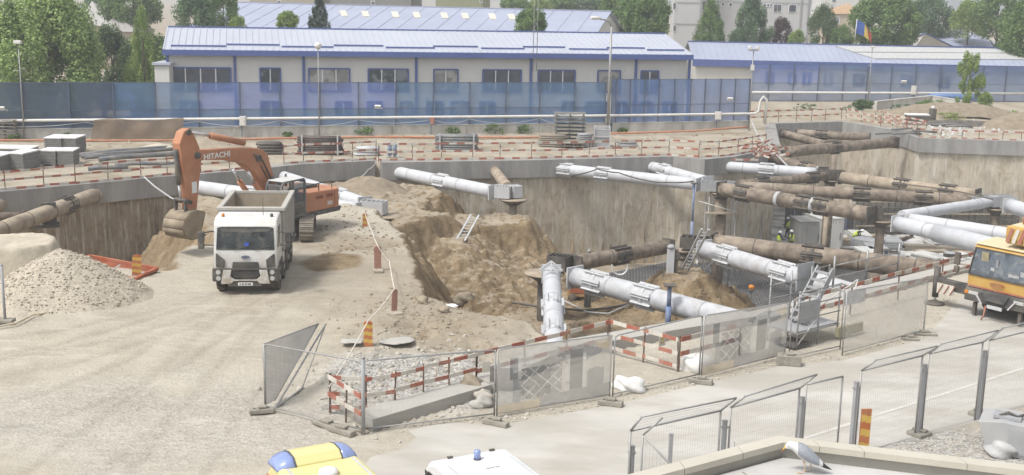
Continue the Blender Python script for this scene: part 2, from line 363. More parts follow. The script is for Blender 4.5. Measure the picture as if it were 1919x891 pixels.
# --- diaphragm walls with capping beams
M_conc=mat('grey_concrete',(.27,.262,.25),.9,var=.2,scale=1.2,bump=.15,bscale=9,c2=(.40,.39,.37),c2t=(.5,.7),c2scale=.8,dirt=(.20,.18,.15),dirt_amt=.45,dscale=1.6,stretch=(1.4,1.4,.3))
M_conc2=mat('pale_concrete',(.40,.385,.35),.9,var=.12,scale=1.0,bump=.1,bscale=9,dirt=(.30,.27,.23),dirt_amt=.4,dscale=1.0)
def streak_mat(name,base,light,dark,rust):
    m=bpy.data.materials.new(name); m.use_nodes=True; nt=m.node_tree; N=nt.nodes; L=nt.links; b=N['Principled BSDF']; b.inputs['Roughness'].default_value=.95; b.inputs['Specular IOR Level'].default_value=.1
    tc=N.new('ShaderNodeTexCoord')
    def noise(s,st,d=6,dist=0):
        mp=N.new('ShaderNodeMapping'); mp.inputs['Scale'].default_value=st; L.new(tc.outputs['Object'],mp.inputs[0])
        n=N.new('ShaderNodeTexNoise'); n.inputs['Scale'].default_value=s; n.inputs['Detail'].default_value=d; n.inputs['Roughness'].default_value=.62; n.inputs['Distortion'].default_value=dist; L.new(mp.outputs[0],n.inputs['Vector']); return n.outputs['Fac']
    def rng(x,a,bb,c=0,d=1):
        r=N.new('ShaderNodeMapRange')
        for i,k in enumerate((a,bb,c,d)): r.inputs[i+1].default_value=k
        L.new(x,r.inputs[0]); return r.outputs[0]
    def mix(f,A,B):
        x=N.new('ShaderNodeMix'); x.data_type='RGBA'; L.new(f,x.inputs[0])
        for i,k in ((6,A),(7,B)):
            if isinstance(k,tuple): x.inputs[i].default_value=(*k,1)
            else: L.new(k,x.inputs[i])
        return x.outputs[2]
    c=mix(rng(noise(.8,(1,1,.8)),.38,.62),base,rust)
    c=mix(rng(noise(1.5,(1,1,.7),8,.6),.46,.64,0,.85),c,dark)
    c=mix(rng(noise(4.2,(1,1,.085),6,.9),.50,.66,0,.7),c,light); c=mix(rng(noise(6.5,(1,1,.09),4,.5),.54,.68,0,.3),c,dark)
    c=mix(rng(noise(.35,(1,1,.3),4),.52,.7,0,.6),c,light)
    L.new(c,b.inputs['Base Color'])
    bp=N.new('ShaderNodeBump'); bp.inputs['Strength'].default_value=.6; bp.inputs['Distance'].default_value=.15; L.new(noise(1.8,(1,1,.4),8),bp.inputs['Height']); L.new(bp.outputs[0],b.inputs['Normal'])
    return m
M_wall=streak_mat('stained_diaphragm_wall',(.42,.37,.29),(.58,.545,.48),(.29,.24,.17),(.47,.405,.31))
M_wallb=streak_mat('dark_dripping_wall',(.31,.26,.195),(.58,.54,.475),(.18,.145,.10),(.29,.235,.165))
def wall_thing(name,label,pts,zt,zb_,mw,beamh=1.25,beamd=1.0,inset=.3,step=1.2,beams=None):
    t=thing(name,label,'retaining wall',pts[0])
    n=len(pts); nor=[]
    for i in range(n):
        d=(pts[min(i+1,n-1)]-pts[max(i-1,0)]); d.z=0; d.normalize(); nor.append(Vector((d.y,-d.x,0)))   # towards the pit (right of travel)
    mb=MB(); fine=[]
    for i in range(n-1):
        k=max(1,int((pts[i+1]-pts[i]).length/step))
        for j in range(k): fine.append((lerp(pts[i],pts[i+1],j/k),lerp(nor[i],nor[i+1],j/k)))
    fine.append((pts[-1],nor[-1]))
    rows=14; k0=0
    for (p,q) in fine:
        for r_ in range(rows+1):
            z=zt-beamh+.05+(zb_-(zt-beamh+.05))*r_/rows
            o=.10*math.sin(p.x*1.9+p.y)+random.uniform(-.05,.05)
            mb.v.append(Vector((p.x,p.y,z))+q*(o-.25))
    for i in range(len(fine)-1):
        for r_ in range(rows):
            a=i*(rows+1)+r_; mb.f.append([a,a+1,a+rows+2,a+rows+1]); mb.m.append(0); mb.sm.append(True)
    mb.build('wall_face',mw,t,fix=False)
    bm_=MB()
    for i in range(n-1):
        a=pts[i];b=pts[i+1]
        A=[a+nor[i]*0.0,b+nor[i+1]*0.0,b-nor[i+1]*beamd,a-nor[i]*beamd]
        lo=[Vector((p.x,p.y,zt-beamh)) for p in A]; hi=[Vector((p.x,p.y,zt)) for p in A]
        bm_.add(lo+hi,[(3,2,1,0),(4,5,6,7),(0,1,5,4),(2,3,7,6)]+([(3,0,4,7)] if i==0 else [])+([(1,2,6,5)] if i==n-2 else []))
    bm_.build('capping_beam',M_conc,t,fix=False)
    return t
wall_thing('diaphragm_wall','brown drip-streaked pit wall with grey capping beam behind the excavator, at left',far_pts[:7],.05,-8.2,M_wallb)
wall_thing('diaphragm_wall','long stained pit wall under the white struts in the middle, ending at a corner',far_pts[7:],.05,-8.2,M_wall)
wall_thing('diaphragm_wall','farthest pit wall at right with bright grey capping beam and a wider end block',rt_pts,.05,-8.2,M_wall)
# hidden return wall joining the two
wall_thing('diaphragm_wall','short return pit wall running away behind the corner of the middle wall',[far_pts[-1]+Vector((-.02,.3,0)),rt_pts[0]],.03,-8.2,M_wall)
# wider grey block at the corner of the right wall
a=W(1681,247,.02); b=W(1722,261,.02)
# near capping beam (broken slab beside the road)
def near_beam():
    t=thing('capping_beam_slab','pale concrete beam slab lying inside the barrier beside the road, bottom centre','concrete beam',W(690,800,-.3))
    ch=near_pts[::-1]; mb=MB()
    for i in range(3):
        a=ch[i];b=ch[i+1]; d=(b-a).normalized(); s=Vector((d.y,-d.x,0))
        A=[a+s*.45,b+s*.45,b-s*.45,a-s*.45]
        mb.add([Vector((p.x,p.y,-1.5)) for p in A]+[Vector((p.x,p.y,-.08)) for p in A],[(3,2,1,0),(4,5,6,7),(0,1,5,4),(2,3,7,6),(3,0,4,7),(1,2,6,5)])
    mb.build('beam',M_conc2,t); 
    t2=thing('capping_beam_slab','long concrete pit-edge beam behind the mesh fence panels, carrying the near strut ends','concrete beam',near_pts[3])
    mb=MB()
    for i in range(3,len(ch)-1):
        a=ch[i];b=ch[i+1]; d=(b-a).normalized(); s=Vector((d.y,-d.x,0))
        A=[a+s*.5,b+s*.5,b-s*.5,a-s*.5]
        mb.add([Vector((p.x,p.y,-8.2)) for p in A]+[Vector((p.x,p.y,-.25)) for p in A],[(3,2,1,0),(4,5,6,7),(0,1,5,4),(2,3,7,6),(3,0,4,7),(1,2,6,5)])
    mb.build('beam',M_conc2,t2)
near_beam()
# ================================================================== tubular struts, posts, props
M_white=mat('white_coated_steel',(.50,.51,.53),.55,var=.08,scale=1.4,dirt=(.36,.35,.34),dirt_amt=.5,dscale=1.9,bump=.12,bscale=5)
M_whited=mat('white_dirty_steel',(.45,.46,.48),.6,var=.16,scale=2.5,dirt=(.30,.27,.23),dirt_amt=.55,dscale=1.7,bump=.15,bscale=6)
M_rust=mat('brown_rusty_steel',(.125,.10,.08),.85,var=.25,scale=1.5,c2=(.27,.225,.175),c2t=(.47,.66),c2scale=1.2,dirt=(.40,.33,.25),dirt_amt=.5,dscale=2.6,bump=.25,bscale=14)
M_dusty=mat('dust_covered_steel',(.40,.335,.25),.9,var=.15,scale=2,dirt=(.17,.13,.10),dirt_amt=.85,dscale=1.3,bump=.3,bscale=12)
M_dark=mat('dark_steel',(.075,.068,.062),.7,var=.3,scale=4,dirt=DUST,dirt_amt=.25)
M_grey=mat('grey_painted_steel',(.33,.34,.35),.6,var=.15,scale=3,dirt=(.2,.17,.14),dirt_amt=.4)
M_lgrey=mat('light_grey_steel',(.50,.51,.52),.55,var=.12,scale=3,dirt=(.28,.25,.21),dirt_amt=.4)
M_galv=mat('galvanised_steel',(.29,.295,.295),.45,metal=.35,var=.12,scale=6,dirt=DUST,dirt_amt=.3)
M_blue=mat('blue_paint',(.13,.19,.33),.6,var=.2,scale=5,dirt=DUST,dirt_amt=.5)
M_seamw=mat('weld_grey',(.34,.34,.345),.6,var=.2,scale=4)
def strut(label,a,b,r=.42,m='w',plates=(),caps=(1,1),zc=-.7,extra=None,bands=()):
    pa,pb=W(*a,zc),W(*b,zc)
    M={'w':M_white,'d':M_whited,'r':M_rust,'p':M_dusty}[m]; Mp=M_dark if m in 'rp' else M_lgrey
    t=thing('steel_strut',label,'steel strut',pa,group='tubular steel struts across the pit')
    d=(pb-pa).normalized(); L_=(pb-pa).length
    n=max(2,int(L_/.8)); pts=[lerp(pa,pb,i/n) for i in range(n+1)]
    MB().tube(pts,[r*(1+(.012*math.sin(i*2.1) if m in 'wd' else 0)) for i in range(n+1)],20).build('tube',M,t,fix=False)
    a_=d.cross(Vector((0,0,1))).normalized(); b_=a_.cross(d)
    for k in range(1,int(L_/2.6)+1):
        c=pa+d*(k*2.6-.4)
        if (c-pb).length>.8: MB().cyl(c-d*.03,c+d*.03,r*1.022,20).build('weld_seam',M_seamw if m in 'wd' else M_dark,t)
    def at(px):
        # parameter of the point of the axis whose image column (or row, for steep ones) is px
        best=min(range(201),key=lambda i:abs(PXof(lerp(pa,pb,i/200))[0 if abs(a[0]-b[0])>40 else 1]-px)); return best/200
    for p in plates:
        c=lerp(pa,pb,at(p)); mb=MB()
        mb.cyl(c-d*.09,c+d*.09,r*1.06,20)
        for k in range(8):
            th=k*math.pi/4+.3; o=a_*math.cos(th)+b_*math.sin(th)
            mb.bar(c+o*(r+.05)-d*.55,c+o*(r+.05)+d*.55,.05,.12,up=o)
            if k%2==0: mb.bar(c+o*(r+.02)-d*.5,c+o*(r+.02)+d*.5,.26,.05,up=o)
        mb.build('splice_collar',Mp,t)
    for p in bands:
        c=lerp(pa,pb,at(p)); MB().cyl(c-d*.12,c+d*.12,r*1.04,20).build('pale_band',M_whited,t)
    for i,(on,c,s) in enumerate(((caps[0],pa,-1),(caps[1],pb,1))):
        if on: MB().bar(c+d*s*-.02,c+d*s*.06,r*2.2,r*2.2).build('end_plate',Mp,t)
    return t,pa,pb,d
st=strut
st('long white strut running behind the orange excavator from the left beam',(326,345),(676,394),.43,'w',(470,),(1,1))
st('white strut behind the excavator cab, upper one of the pair ending at the grey box',(517,328),(684,383),.42,'w',(640,),(1,1))
st('white strut from the grey beam to the small round plate above the ladder',(733,321),(925,360),.42,'w',(828,),(1,1))
st('short brown strut with white ends pointing away above the small round plate',(922,314),(951,352),.36,'p',(),(1,0))
st('longest white strut in front of the middle wall with a black cable draped on it',(1016,314),(1308,346),.42,'w',(1130,1060),(1,1))
st('white strut slanting down from the middle wall, meeting the cable-draped strut',(1200,307),(1326,342),.40,'w',(1246,),(1,1))
st('white strut leaving the middle wall near its corner, level and farther right',(1338,311),(1530,325),.40,'w',(1437,),(1,1))
st('thick brown strut with two dark collars and white smears, right of the middle',(1352,355),(1632,403),.46,'r',(1394,1508,1542),(1,1),bands=(1525,1460))
st('slender brown strut rising right from the middle node to the upper node',(1385,346),(1546,331),.32,'r',(1427,1522),(0,1))
st('long dark brown strut with two black collars running right below the pale one',(1385,351),(1836,377),.40,'r',(1614,1731),(0,1))
st('brown strut with dusty pale thick half and a cable along its top, farther right',(1577,333),(1832,367),.42,'p',(1690,1776),(1,1))
st('short brown strut with whitish tip coming from the corner of the middle wall',(1446,297),(1543,323),.36,'r',(1510,),(1,1))
st('brown strut slanting up to the block of the farthest wall with one dark clamp',(1472,285),(1676,267),.46,'r',(1564,),(0,1))
st('thin brown strut sloping down in the far upper corner of the pit',(1468,251),(1548,272),.36,'r',(),(1,0))
st('dark brown strut lying level against the far beam in the upper corner',(1492,250),(1630,258),.38,'r',(1540,),(1,1))
st('brown strut linking the two near nodes behind the round plates',(1080,494),(1252,462),.36,'r',(1162,),(1,1))
st('white wrapped strut with grey collar running down right to the stair tower',(1320,468),(1622,557),.44,'d',(1362,1470),(1,0))
st('long brown strut with faint red paint marks passing under the crane',(1338,456),(1835,518),.48,'r',(1525,),(1,0))
st('steep white strut pointing straight at the viewer from the big round plate',(1033,514),(1041,668),.40,'w',(575,625),(1,0))
st('big white wrapped strut sloping right behind the printed mesh panels',(1078,520),(1402,608),.45,'d',(1120,1212),(1,0))
st('thin white strut climbing right between two far right nodes',(1690,405),(1862,378),.33,'w',(),(0,1))
st('upper white strut running behind the yellow crane jib',(1706,414),(1990,456),.42,'w',(),(0,0))
s,pa,pb,d=st('lower white strut with a thicker sleeve toward the yellow crane',(1682,419),(1948,485),.42,'w',(),(1,0))
MB().tube([lerp(pa,pb,.30),lerp(pa,pb,1)],.50,20).build('sleeve',M_white,s)
st('white strut leaving the picture at the right above the crane boom',(1893,386),(1960,406),.44,'w',(),(1,0))
s,pa,pb,d=st('thick dusty brown strut crossing the left pit with a dark square bracket',(204,356),(-70,458),.43,'p',(125,),(1,0))
t_=.47; c=lerp(pa,pb,t_); MB().box(c+Vector((0,0,-.15)),(.75,.3,1.35),rz=.4).box(c+Vector((-.3,0,-.75)),(1.6,.7,.2),rz=.4).build('bracket',M_dark,s)
st('pale grey strut stub beside the beam at the left picture edge',(28,376),(-60,398),.40,'p',(),(1,0))
st('thin brown strut lying lowest at the left picture edge',(42,404),(-60,409),.22,'r',(),(1,0))
# red paint marks on the brown strut
pa=W(1338,456,-.7);pb=W(1835,518,-.7);d=(pb-pa).normalized(); b_=Vector((0,-1,0)); b_=(b_-d*b_.dot(d)); b_.normalize()
# label text follows the tube
def node(label,px,z_top,zb_,r=.75,post=.24,disc=True,boxes=(),bottle=False,pm=None,boxm=None):
    c=W(*px,z_top); t=thing('support_post',label,'support post',(c.x,c.y,zb_))
    pm=pm or M_rust
    if bottle: MB().lathe((c.x,c.y,0),[(.46,zb_),(.46,z_top-2.6),(.26,z_top-1.9),(.26,z_top-.3)],16).build('post',pm,t)
    else: MB().lathe((c.x,c.y,0),[(post,zb_),(post,z_top-.2)],14).build('post',pm,t)
    if disc:
        MB().lathe((c.x,c.y,z_top),[(post+.05,-.42),(r*.55,-.30),(r*.97,-.08),(r,-.06)],24).build('dish',M_dark,t)
        MB().lathe((c.x,c.y,z_top),[(r,-.055),(r,.0),(r*.3,.01),(.25,.012)],24).build('round_plate',M_dusty,t)
    for (dx,dy,dz,sx,sy,sz,rz) in boxes:
        mb=MB(); q=Vector((c.x+dx,c.y+dy,z_top+dz)); Mx_=Matrix.Translation(q)@Matrix.Rotation(rz,4,'Z')
        # open-topped welded box with ribs
        for (o,s3) in (((0,-sy/2,0),(sx,.05,sz)),((0,sy/2,0),(sx,.05,sz)),((-sx/2,0,0),(.05,sy-.06,sz)),((sx/2,0,0),(.05,sy-.06,sz)),((0,0,-sz/2+.03),(sx-.06,sy-.06,.05))): mb.box(Mx_@Vector(o),s3,rz)
        for k in range(4): mb.box(Mx_@Vector((-sx/2+sx*(k+1)/5,0,sz*.2)),(.04,sy-.08,sz*.55),rz)
        mb.build('bracket_box',boxm or M_lgrey,t)
    return t,c
node('post with wide round plate under the grey box left of the ladder',(728,404),-1.0,-4.5,r=.88,boxes=((-.85,.15,.45,1.35,.9,.75,-.22),),pm=M_grey)
node('post with round plate where the white strut ends above the ladder',(962,373),-1.05,-4.0,r=.88,boxes=((-.65,0,.45,.95,.8,.75,-.2),(.1,.25,.45,.6,.8,.75,.5)))
node('near post with the largest round plate, where two white struts meet',(1020,511),-1.12,-5,r=.95,post=.3,boxes=((.72,.25,.45,.95,.85,.7,-.45),),pm=M_dark,boxm=M_dark)
node('brown post with dark drum plate beside the grey jack, centre right',(1281,469),-1.1,-5,r=.46,post=.33,boxes=((.62,-.05,.45,1.5,.9,.55,-.3),),boxm=M_dark)
node('brown post with scaffold around it in front of the middle wall',(1352,361),-1.1,-8.2,r=.75,post=.40,boxes=((-.55,.1,.4,1.6,.9,.6,-.2),(.45,-.1,.4,.7,.9,.7,-.3)),boxm=M_grey)
node('bottle shaped brown post in the middle of the pit floor',(1651,413),-1.15,-8.2,r=.68,bottle=True,boxes=((-.55,.1,.45,1.2,.9,.75,-.15),),boxm=M_dark)
node('upper brown post with dark box under the pale strut',(1556,338),-1.1,-8.2,r=.55,post=.36,boxes=((0,.1,.4,1.9,.9,.6,-.1),),boxm=M_dark)
node('bottle shaped brown post at right near the crane boom',(1866,391),-1.1,-8.2,r=.62,bottle=True,boxes=((-.7,.1,.45,1.6,.9,.65,.1),(.55,0,.45,.8,.9,.8,0)),boxm=M_grey)
node('slim rusty post under the clamp of the slanting far strut',(1564,288),-1.0,-8.2,disc=False,post=.2)
# gussets on the box of the near node: white steel tent over the steep strut's end plate
c=W(1033,506,-.15)
t=thing('end_bracket','triangular white bracket on top of the steep white strut','steel bracket',c)
mb=MB(); 
for s_ in(-.5,.5): mb.bar(c+Vector((s_,0,-.02)),c+Vector((0,.1,.36)),.07)
mb.bar(c+Vector((-.5,0,-.02)),c+Vector((.5,0,-.02)),.07).bar(c+Vector((0,-.1,-.05)),c+Vector((0,.1,.38)),.07); mb.build('gusset',M_lgrey,t)
# ---- props and jacks
def prop(label,a,za,b_row,r=.09,m=None,lean=(0,0),base=True,name='steel_prop'):
    p=W(*a,za); q=WH(*b_row,p)+Vector((lean[0],lean[1],0)); t=thing(name,label,'prop',p)
    MB().tube([p,lerp(p,q,.55)],r,10).build('outer_tube',m or M_blue,t); MB().tube([lerp(p,q,.5),q],r*.75,10).build('inner_tube',m or M_blue,t)
    MB().box(q+Vector((0,0,.03)),(r*4,r*4,.05)).build('head_plate',M_dark,t)
    if base: MB().box(p+Vector((0,0,.03)),(r*5,r*5,.06)).build('base_plate',M_dark,t)
    return t
prop('blue steel prop standing in the brown dirt before the mound',(1251,620),-1.6,(1251,536),.12)
prop('tall blue prop leaning beside the ladder on the near node',(1293,500),-2.6,(1304,345),.085)
prop('small blue prop by the bottle shaped post on the pit floor',(1660,486),-6.5,(1663,470),.16)
p=W(1255,520,-2.05); t=thing('hydraulic_jack','grey upright hydraulic jack post on a dark base by the brown strut','jack',p)
q=WH(1255,466,p); MB().box(lerp(p,q,.5),(.36,.3,(q-p).length)).build('column',M_lgrey,t,bevel=.03); MB().box(p+Vector((0,0,.08)),(.75,.6,.16)).build('base',M_dark,t); MB().box(p+Vector((.3,.1,.75)),(.16,.3,1.3)).build('guide_rail',M_dark,t)
MB().lathe(q,[(.2,0),(.2,.12),(.1,.2)],12).build('head',M_grey,t); MB().cyl(q+Vector((.28,-.1,-.35)),q+Vector((.28,.2,-.35)),.2,12).build('pump',M_dark,t)
# ---- ladders
def ladder(label,a,za,b,zb_,w=.42,n=12):
    p=W(*a,za); q=W(*b,zb_); t=thing('ladder',label,'ladder',p); d=(q-p).normalized(); s=Vector((1,0,0)); s=(s-d*s.dot(d)).normalized()*w/2
    for k in(-1,1): MB().bar(p+s*k,q+s*k,.09,.06).build('rail',M_lgrey,t)
    for i in range(1,n): c=lerp(p,q,i/n); MB().tube([c-s,c+s],.025,6).build('rung',M_lgrey,t)
ladder('aluminium ladder leaning on the brown dirt bank','863 450'.split() and (863,451),-2.2,(890,403),-1.6,.5,9)
ladder('aluminium ladder propped against the near node by the white strut',(1283,507),-2.0,(1322,430),.75,.34,13)
# ================================================================== red and white barriers, mesh fences, beacons
M_red=mat('barrier_red',(.34,.095,.06),.75,var=.25,scale=5,dirt=DUST,dirt_amt=.5)
M_wht=mat('barrier_white',(.58,.55,.49),.75,var=.12,scale=5,dirt=(.36,.31,.24),dirt_amt=.6)
M_post=mat('barrier_post',(.13,.09,.07),.8,var=.3,scale=6)
def board(mb,p,q,h=.13,th=.03,red=.55,per=1.12,ph=0.0):
    p=Vector(p);q=Vector(q); L_=(q-p).length; d=(q-p)/max(L_,1e-6); s=-ph*per
    while s<L_:
        for (a,b,mi) in ((s,s+red,0),(s+red,s+per,1)):
            a=max(a,0);b=min(b,L_)
            if b-a>.02: mb.bar(p+d*a,p+d*b,th,h,mi)
        s+=per
def barrier(name,label,chain,heights,nposts,grp='red and white barriers round the pit',jit=.0,h=.13,posttop=None,skip=(),wob=.03):
    """chain: ground points; one rail object per height, posts spread evenly"""
    t=thing(name,label,'barrier',chain[0],group=grp)
    L_=[0]
    for i in range(len(chain)-1): L_.append(L_[-1]+(chain[i+1]-chain[i]).length)
    def at(s):
        for i in range(len(chain)-1):
            if s<=L_[i+1]+1e-6: return lerp(chain[i],chain[i+1],(s-L_[i])/max(1e-6,L_[i+1]-L_[i]))
        return Vector(chain[-1])
    P=[]
    for k in range(nposts):
        s=L_[-1]*k/(nposts-1) if nposts>1 else 0; s=min(max(s+random.uniform(-jit,jit),0),L_[-1]); P.append(at(s))
    H=posttop or max(heights)+.1
    for p in P: MB().bar(p+Vector((0,0,-.1)),p+Vector((random.uniform(-.04,.04),0,H)),.048).build('post',M_post,t)
    n=(chain[-1]-chain[0]); n.z=0; n.normalize(); off=Vector((n.y,-n.x,0))*.05
    for k,hh in enumerate(heights):
        mb=MB()
        for i in range(len(P)-1):
            if (k,i) in skip: continue
            w=lambda:Vector((0,0,hh+random.uniform(-wob,wob)))
            board(mb,P[i]+off+w(),P[i+1]+off+w(),h,ph=random.random()*.9)
        mb.build('rail',[M_red,M_wht],t)
    return t
gz=lambda pts,z:[W(x,y,z) for x,y in pts]
off=Vector((0,.45,0))
c1=[p+off+Vector((0,0,.05)) for p in gz([(-60,368),(0,361),(210,342),(303,333),(480,319)],0)]
barrier('striped_barrier','three-rail red and white barrier on the beam behind the excavator, left edge onwards',c1,(.08,.58,1.08),10,jit=.15)
c2=[p+off+Vector((0,0,.05)) for p in gz([(530,312),(563,309),(640,306),(703,302)],0)]
barrier('striped_barrier','short red and white barrier in front of the dark rebar bundle, behind the excavator arm',c2,(.10,.68,1.25),5,jit=.2)
c3=[p+off+Vector((0,0,.05)) for p in gz([(708,305),(992,301),(1178,296),(1262,294),(1321,299.5),(1376,294),(1436,283)],0)]
barrier('striped_barrier','long three-rail red and white barrier along the middle wall above the white struts',c3,(.08,.62,1.15),16,jit=.2)
c4=[p+off for p in gz([(1405,233),(1455,231),(1579,227)],0)]
barrier('striped_barrier','far two-rail red and white barrier on the beam in the upper right corner',c4,(.60,1.15),7,jit=.2)
c5=[p+Vector((.3,.5,0)) for p in gz([(1582,227),(1630,235),(1678,244),(1718,256)],0)]
barrier('striped_barrier','crooked red and white barrier turning down toward the far grey block',c5,(.5,1.0),6,jit=.4,wob=.2)
c6=[p+Vector((0,.6,0)) for p in gz([(1724,260),(1800,262.5),(1870,265),(1960,268)],0)]
barrier('striped_barrier','faded two-rail red and white barrier on the bright far beam, right edge',c6,(.08,.75),7,jit=.3)
c7=gz([(1735,246),(1700,240),(1665,236),(1640,228)],0)
barrier('striped_barrier','bent red and white barrier among black pipes beyond the far block',c7,(.45,.95),5,jit=.3,wob=.25)
# near ones
c8=gz([(617,768),(711,772),(798,746),(892,721)],-.3); 
barrier('striped_barrier','near three-rail red and white barrier standing on the broken slab, bottom centre',[c8[0]]+c8[1:],(.1,.52,1.0),6,h=.12,jit=.05)
c9=gz([(892,721),(960,704),(1140,656)],-.3)
barrier('striped_barrier','red and white barrier crossing in front of the steep white strut',c9,(.45,1.0),4,h=.14,jit=.05)
c10=gz([(1142,656),(1207,674),(1270,692)],-.3)
barrier('striped_barrier','red and white barrier with a small hanging sign, between the two printed panels',c10,(.10,.55,1.02),3,h=.13,jit=.02)
c11=gz([(1272,692),(1320,679),(1385,662)],-.3)
barrier('striped_barrier','short red and white barrier corner entering behind the right printed panel',c11,(.55,1.02),2,h=.16)
c12=gz([(618,768),(652,790),(680,808)],-.32)
barrier('striped_barrier','peeling pale barrier return at the corner of the open fence',c12,(.5,1.0),3,h=.13)
c13=gz([(1486,612),(1600,583),(1700,553),(1802,523),(1905,492)],-.22)
barrier('striped_barrier','red and white barrier rising right past the stair tower to the yellow crane',c13,(.5,1.05),6,h=.15)
# hanging signs
def sign(label,px,z,w_,h_,m2):
    p=W(*px,z); t=thing('warning_sign',label,'sign',p); MB().box(p,(w_,.02,h_),rz=.6).build('board',M_wht,t); M3=Matrix.Rotation(.6,3,'Z')
    n=M3@Vector((0,-.014,0)); mb=MB(); a=M3@Vector((1,0,0)); up=Vector((0,0,1))
    mb.add([p+n+a*(-w_*.36)+up*(-h_*.05),p+n+a*(w_*.36)+up*(-h_*.05),p+n+up*(h_*.4)],[(0,1,2)]); mb.add([p+n+a*(-w_*.3)+up*(-h_*.28),p+n+a*(w_*.3)+up*(-h_*.28),p+n+a*(w_*.3)+up*(-h_*.2),p+n+a*(-w_*.3)+up*(-h_*.2)],[(0,1,2,3)])
    mb.build('symbol',m2,t,fix=False)
M_yel=mat('sign_yellow',(.50,.36,.05),.6,dirt=DUST,dirt_amt=.3)
sign('white sign with yellow triangle hung on the barrier between the printed panels',(1241,636),.35,.28,.46,M_yel)
sign('yellow triangle sign beside the steep white strut on its barrier',(1060,632),.42,.26,.40,M_yel)
p=W(911,688,.55); t=thing('paper_notice','blank white notice sheet tied to the open fence before the barrier','notice',p); MB().box(p,(.26,.015,.34),rz=.4).build('sheet',M_wht,t)
# heap of broken boards on the beam corner
for i in range(26):
    p=W(random.gauss(1436,20),random.gauss(277,9),random.uniform(.1,.7)); a=random.uniform(0,3.14); v=Vector((math.cos(a),math.sin(a),random.uniform(-.3,.4)))*random.uniform(.5,1.1)
    mb=MB(); board(mb,p-v,p+v,.13,.04,ph=random.random()); o=mb.build('barrier_board',[M_red,M_wht]); tag(o,'loose red and white board thrown on the heap at the corner of the beam','board','boards in the heap at the beam corner')
# ------------------------------------------------------------------ temporary fence panels
M_net=mat('pale_debris_net',(.50,.49,.46),.9,var=.08,scale=2,alpha=(.30,.55))
M_netd=mat('grey_leaning_net',(.42,.42,.41),.9,var=.08,scale=2,alpha=(.62,.85))
M_wire=mat('fence_wire',(.42,.42,.41),.6)
def print_mats():
    r=[]
    for n,c,a in (('banner_pale',(.56,.54,.50),.62),('banner_grey',(.33,.33,.33),.66),('banner_dark',(.22,.225,.225),.68),('banner_cream',(.58,.50,.36),.72),('banner_white',(.60,.59,.56),.66)):
        r.append(mat(n,c,.85,var=.10,scale=4,alpha=(a-.08,a+.08)))
    return r
BM=print_mats()
def banner_pattern(u,v):
    """faded print: caged drum, pale pillars with dark gaps, figure, hill, caption strip"""
    n=math.sin(u*37)*math.sin(v*23)*.012
    if .0<u<.36 and .0<v<.14: return 3
    if v<.13+.10*u and u>.3: return 1
    if .19<u<.56 and .16<v<.74:                       # drum with net
        if v>.66 : return 0 if abs((u-.375)/.19)**2+((v-.70)/.05)**2<1 else 4
        k=((u*21+v*13)%1); l=((u*21-v*13)%1)
        if k<.10 or l<.10: return 4
        return 2 if (u<.46) else 1
    if .10<u<.17 and .50<v<.84: return 2              # standing figure
    if .13<u<.19 and .12<v<.50: return 1
    if .58<u<.62 or .74<u<.77: 
        if .2<v<.78: return 4
    if .62<=u<.73 and .18<v<.84+n: return 2
    if .52<u<.9 and v>.62+abs(u-.72)*.7 and v<.92-abs(u-.72)*.6: return 1
    if .78<u<.93 and (u-.86)**2*2+(v-.34)**2<.03: return 1
    if .86<u<.97 and .80<v<.94: return 3
    return 0
def panel(label,a,b,ta,tb,mode='open',zb_=-.4,foot=True):
    A=W(*a,zb_);B=W(*b,zb_); TA=WH(*ta,A) if ta else A+Vector((0,0,2)); TB=WH(*tb,B) if tb else B+Vector((0,0,2))
    t=thing('temporary_fence',label,'fence panel',A,group='temporary fence panels along the road')
    up=Vector((0,0,.12)); A2=A+up;B2=B+up; r=.024
    for p,q in ((A,TA),(B,TB)): MB().tube([p,q],r,8).build('upright',M_galv,t)
    MB().tube([A2+Vector((0,0,0)),B2],r*.9,8).build('bottom_tube',M_galv,t)
    # top tube with rounded corners
    dA=(TB-TA).normalized(); 
    MB().tube([TA-Vector((0,0,.10)),TA-Vector((0,0,.03))+dA*.03,TA+dA*.12,TB-dA*.12,TB-Vector((0,0,.03))-dA*.03,TB-Vector((0,0,.10))],r,8).build('top_tube',M_galv,t)
    mb=MB()
    if mode=='open':
        L_=(B-A).length; n=int(L_/.16)
        for i in range(1,n): mb.bar(lerp(A2,B2,i/n),lerp(TA,TB,i/n),.0025)
        for j in range(1,8): mb.bar(lerp(A2,TA,j/8),lerp(B2,TB,j/8),.0025)
        mb.build('wire_mesh',M_wire,t,fix=False)
    else:
        s=(B-A).cross(Vector((0,0,1))).normalized()*.03
        if mode=='banner': mb.sheet(A2+s,B2+s,TB+s,TA+s,72,44,lambda p,u,v:p+s*(.9*math.sin(u*9)*math.sin(v*3)),lambda u,v:banner_pattern(u+.007,v+.01)); mb.build('printed_mesh',BM,t,fix=False)
        else: mb.sheet(A2+s,B2+s,TB+s,TA+s,16,10,lambda p,u,v:p+s*(1.2*math.sin(u*7+v*3))); mb.build('net_sheet',M_net,t,fix=False)
    return A,B,TA,TB
panel('left printed mesh panel with faded cage picture beside the notice',(931,783),(1142,747),(936,655),(1150,628),'banner')
panel('right printed mesh panel with faded cage picture before the big white strut',(1314,710),(1470,670),(1320,592),(1475,567),'banner')
panel('open wire panel between the two printed panels, white bag behind it',(1148,746),(1310,708),(1154,630),(1317,591))
panel('open wire panel in front of the broken slab and striped barrier',(681,812),(926,783),(680,677),(934,656))
panel('open wire panel turning away at the left end of the fence',(498,768),(679,813),(498,645),(679,678))
panel('open panel in front of the grey access tower',(1478,676),(1574,655),(1484,563),(1600,533))
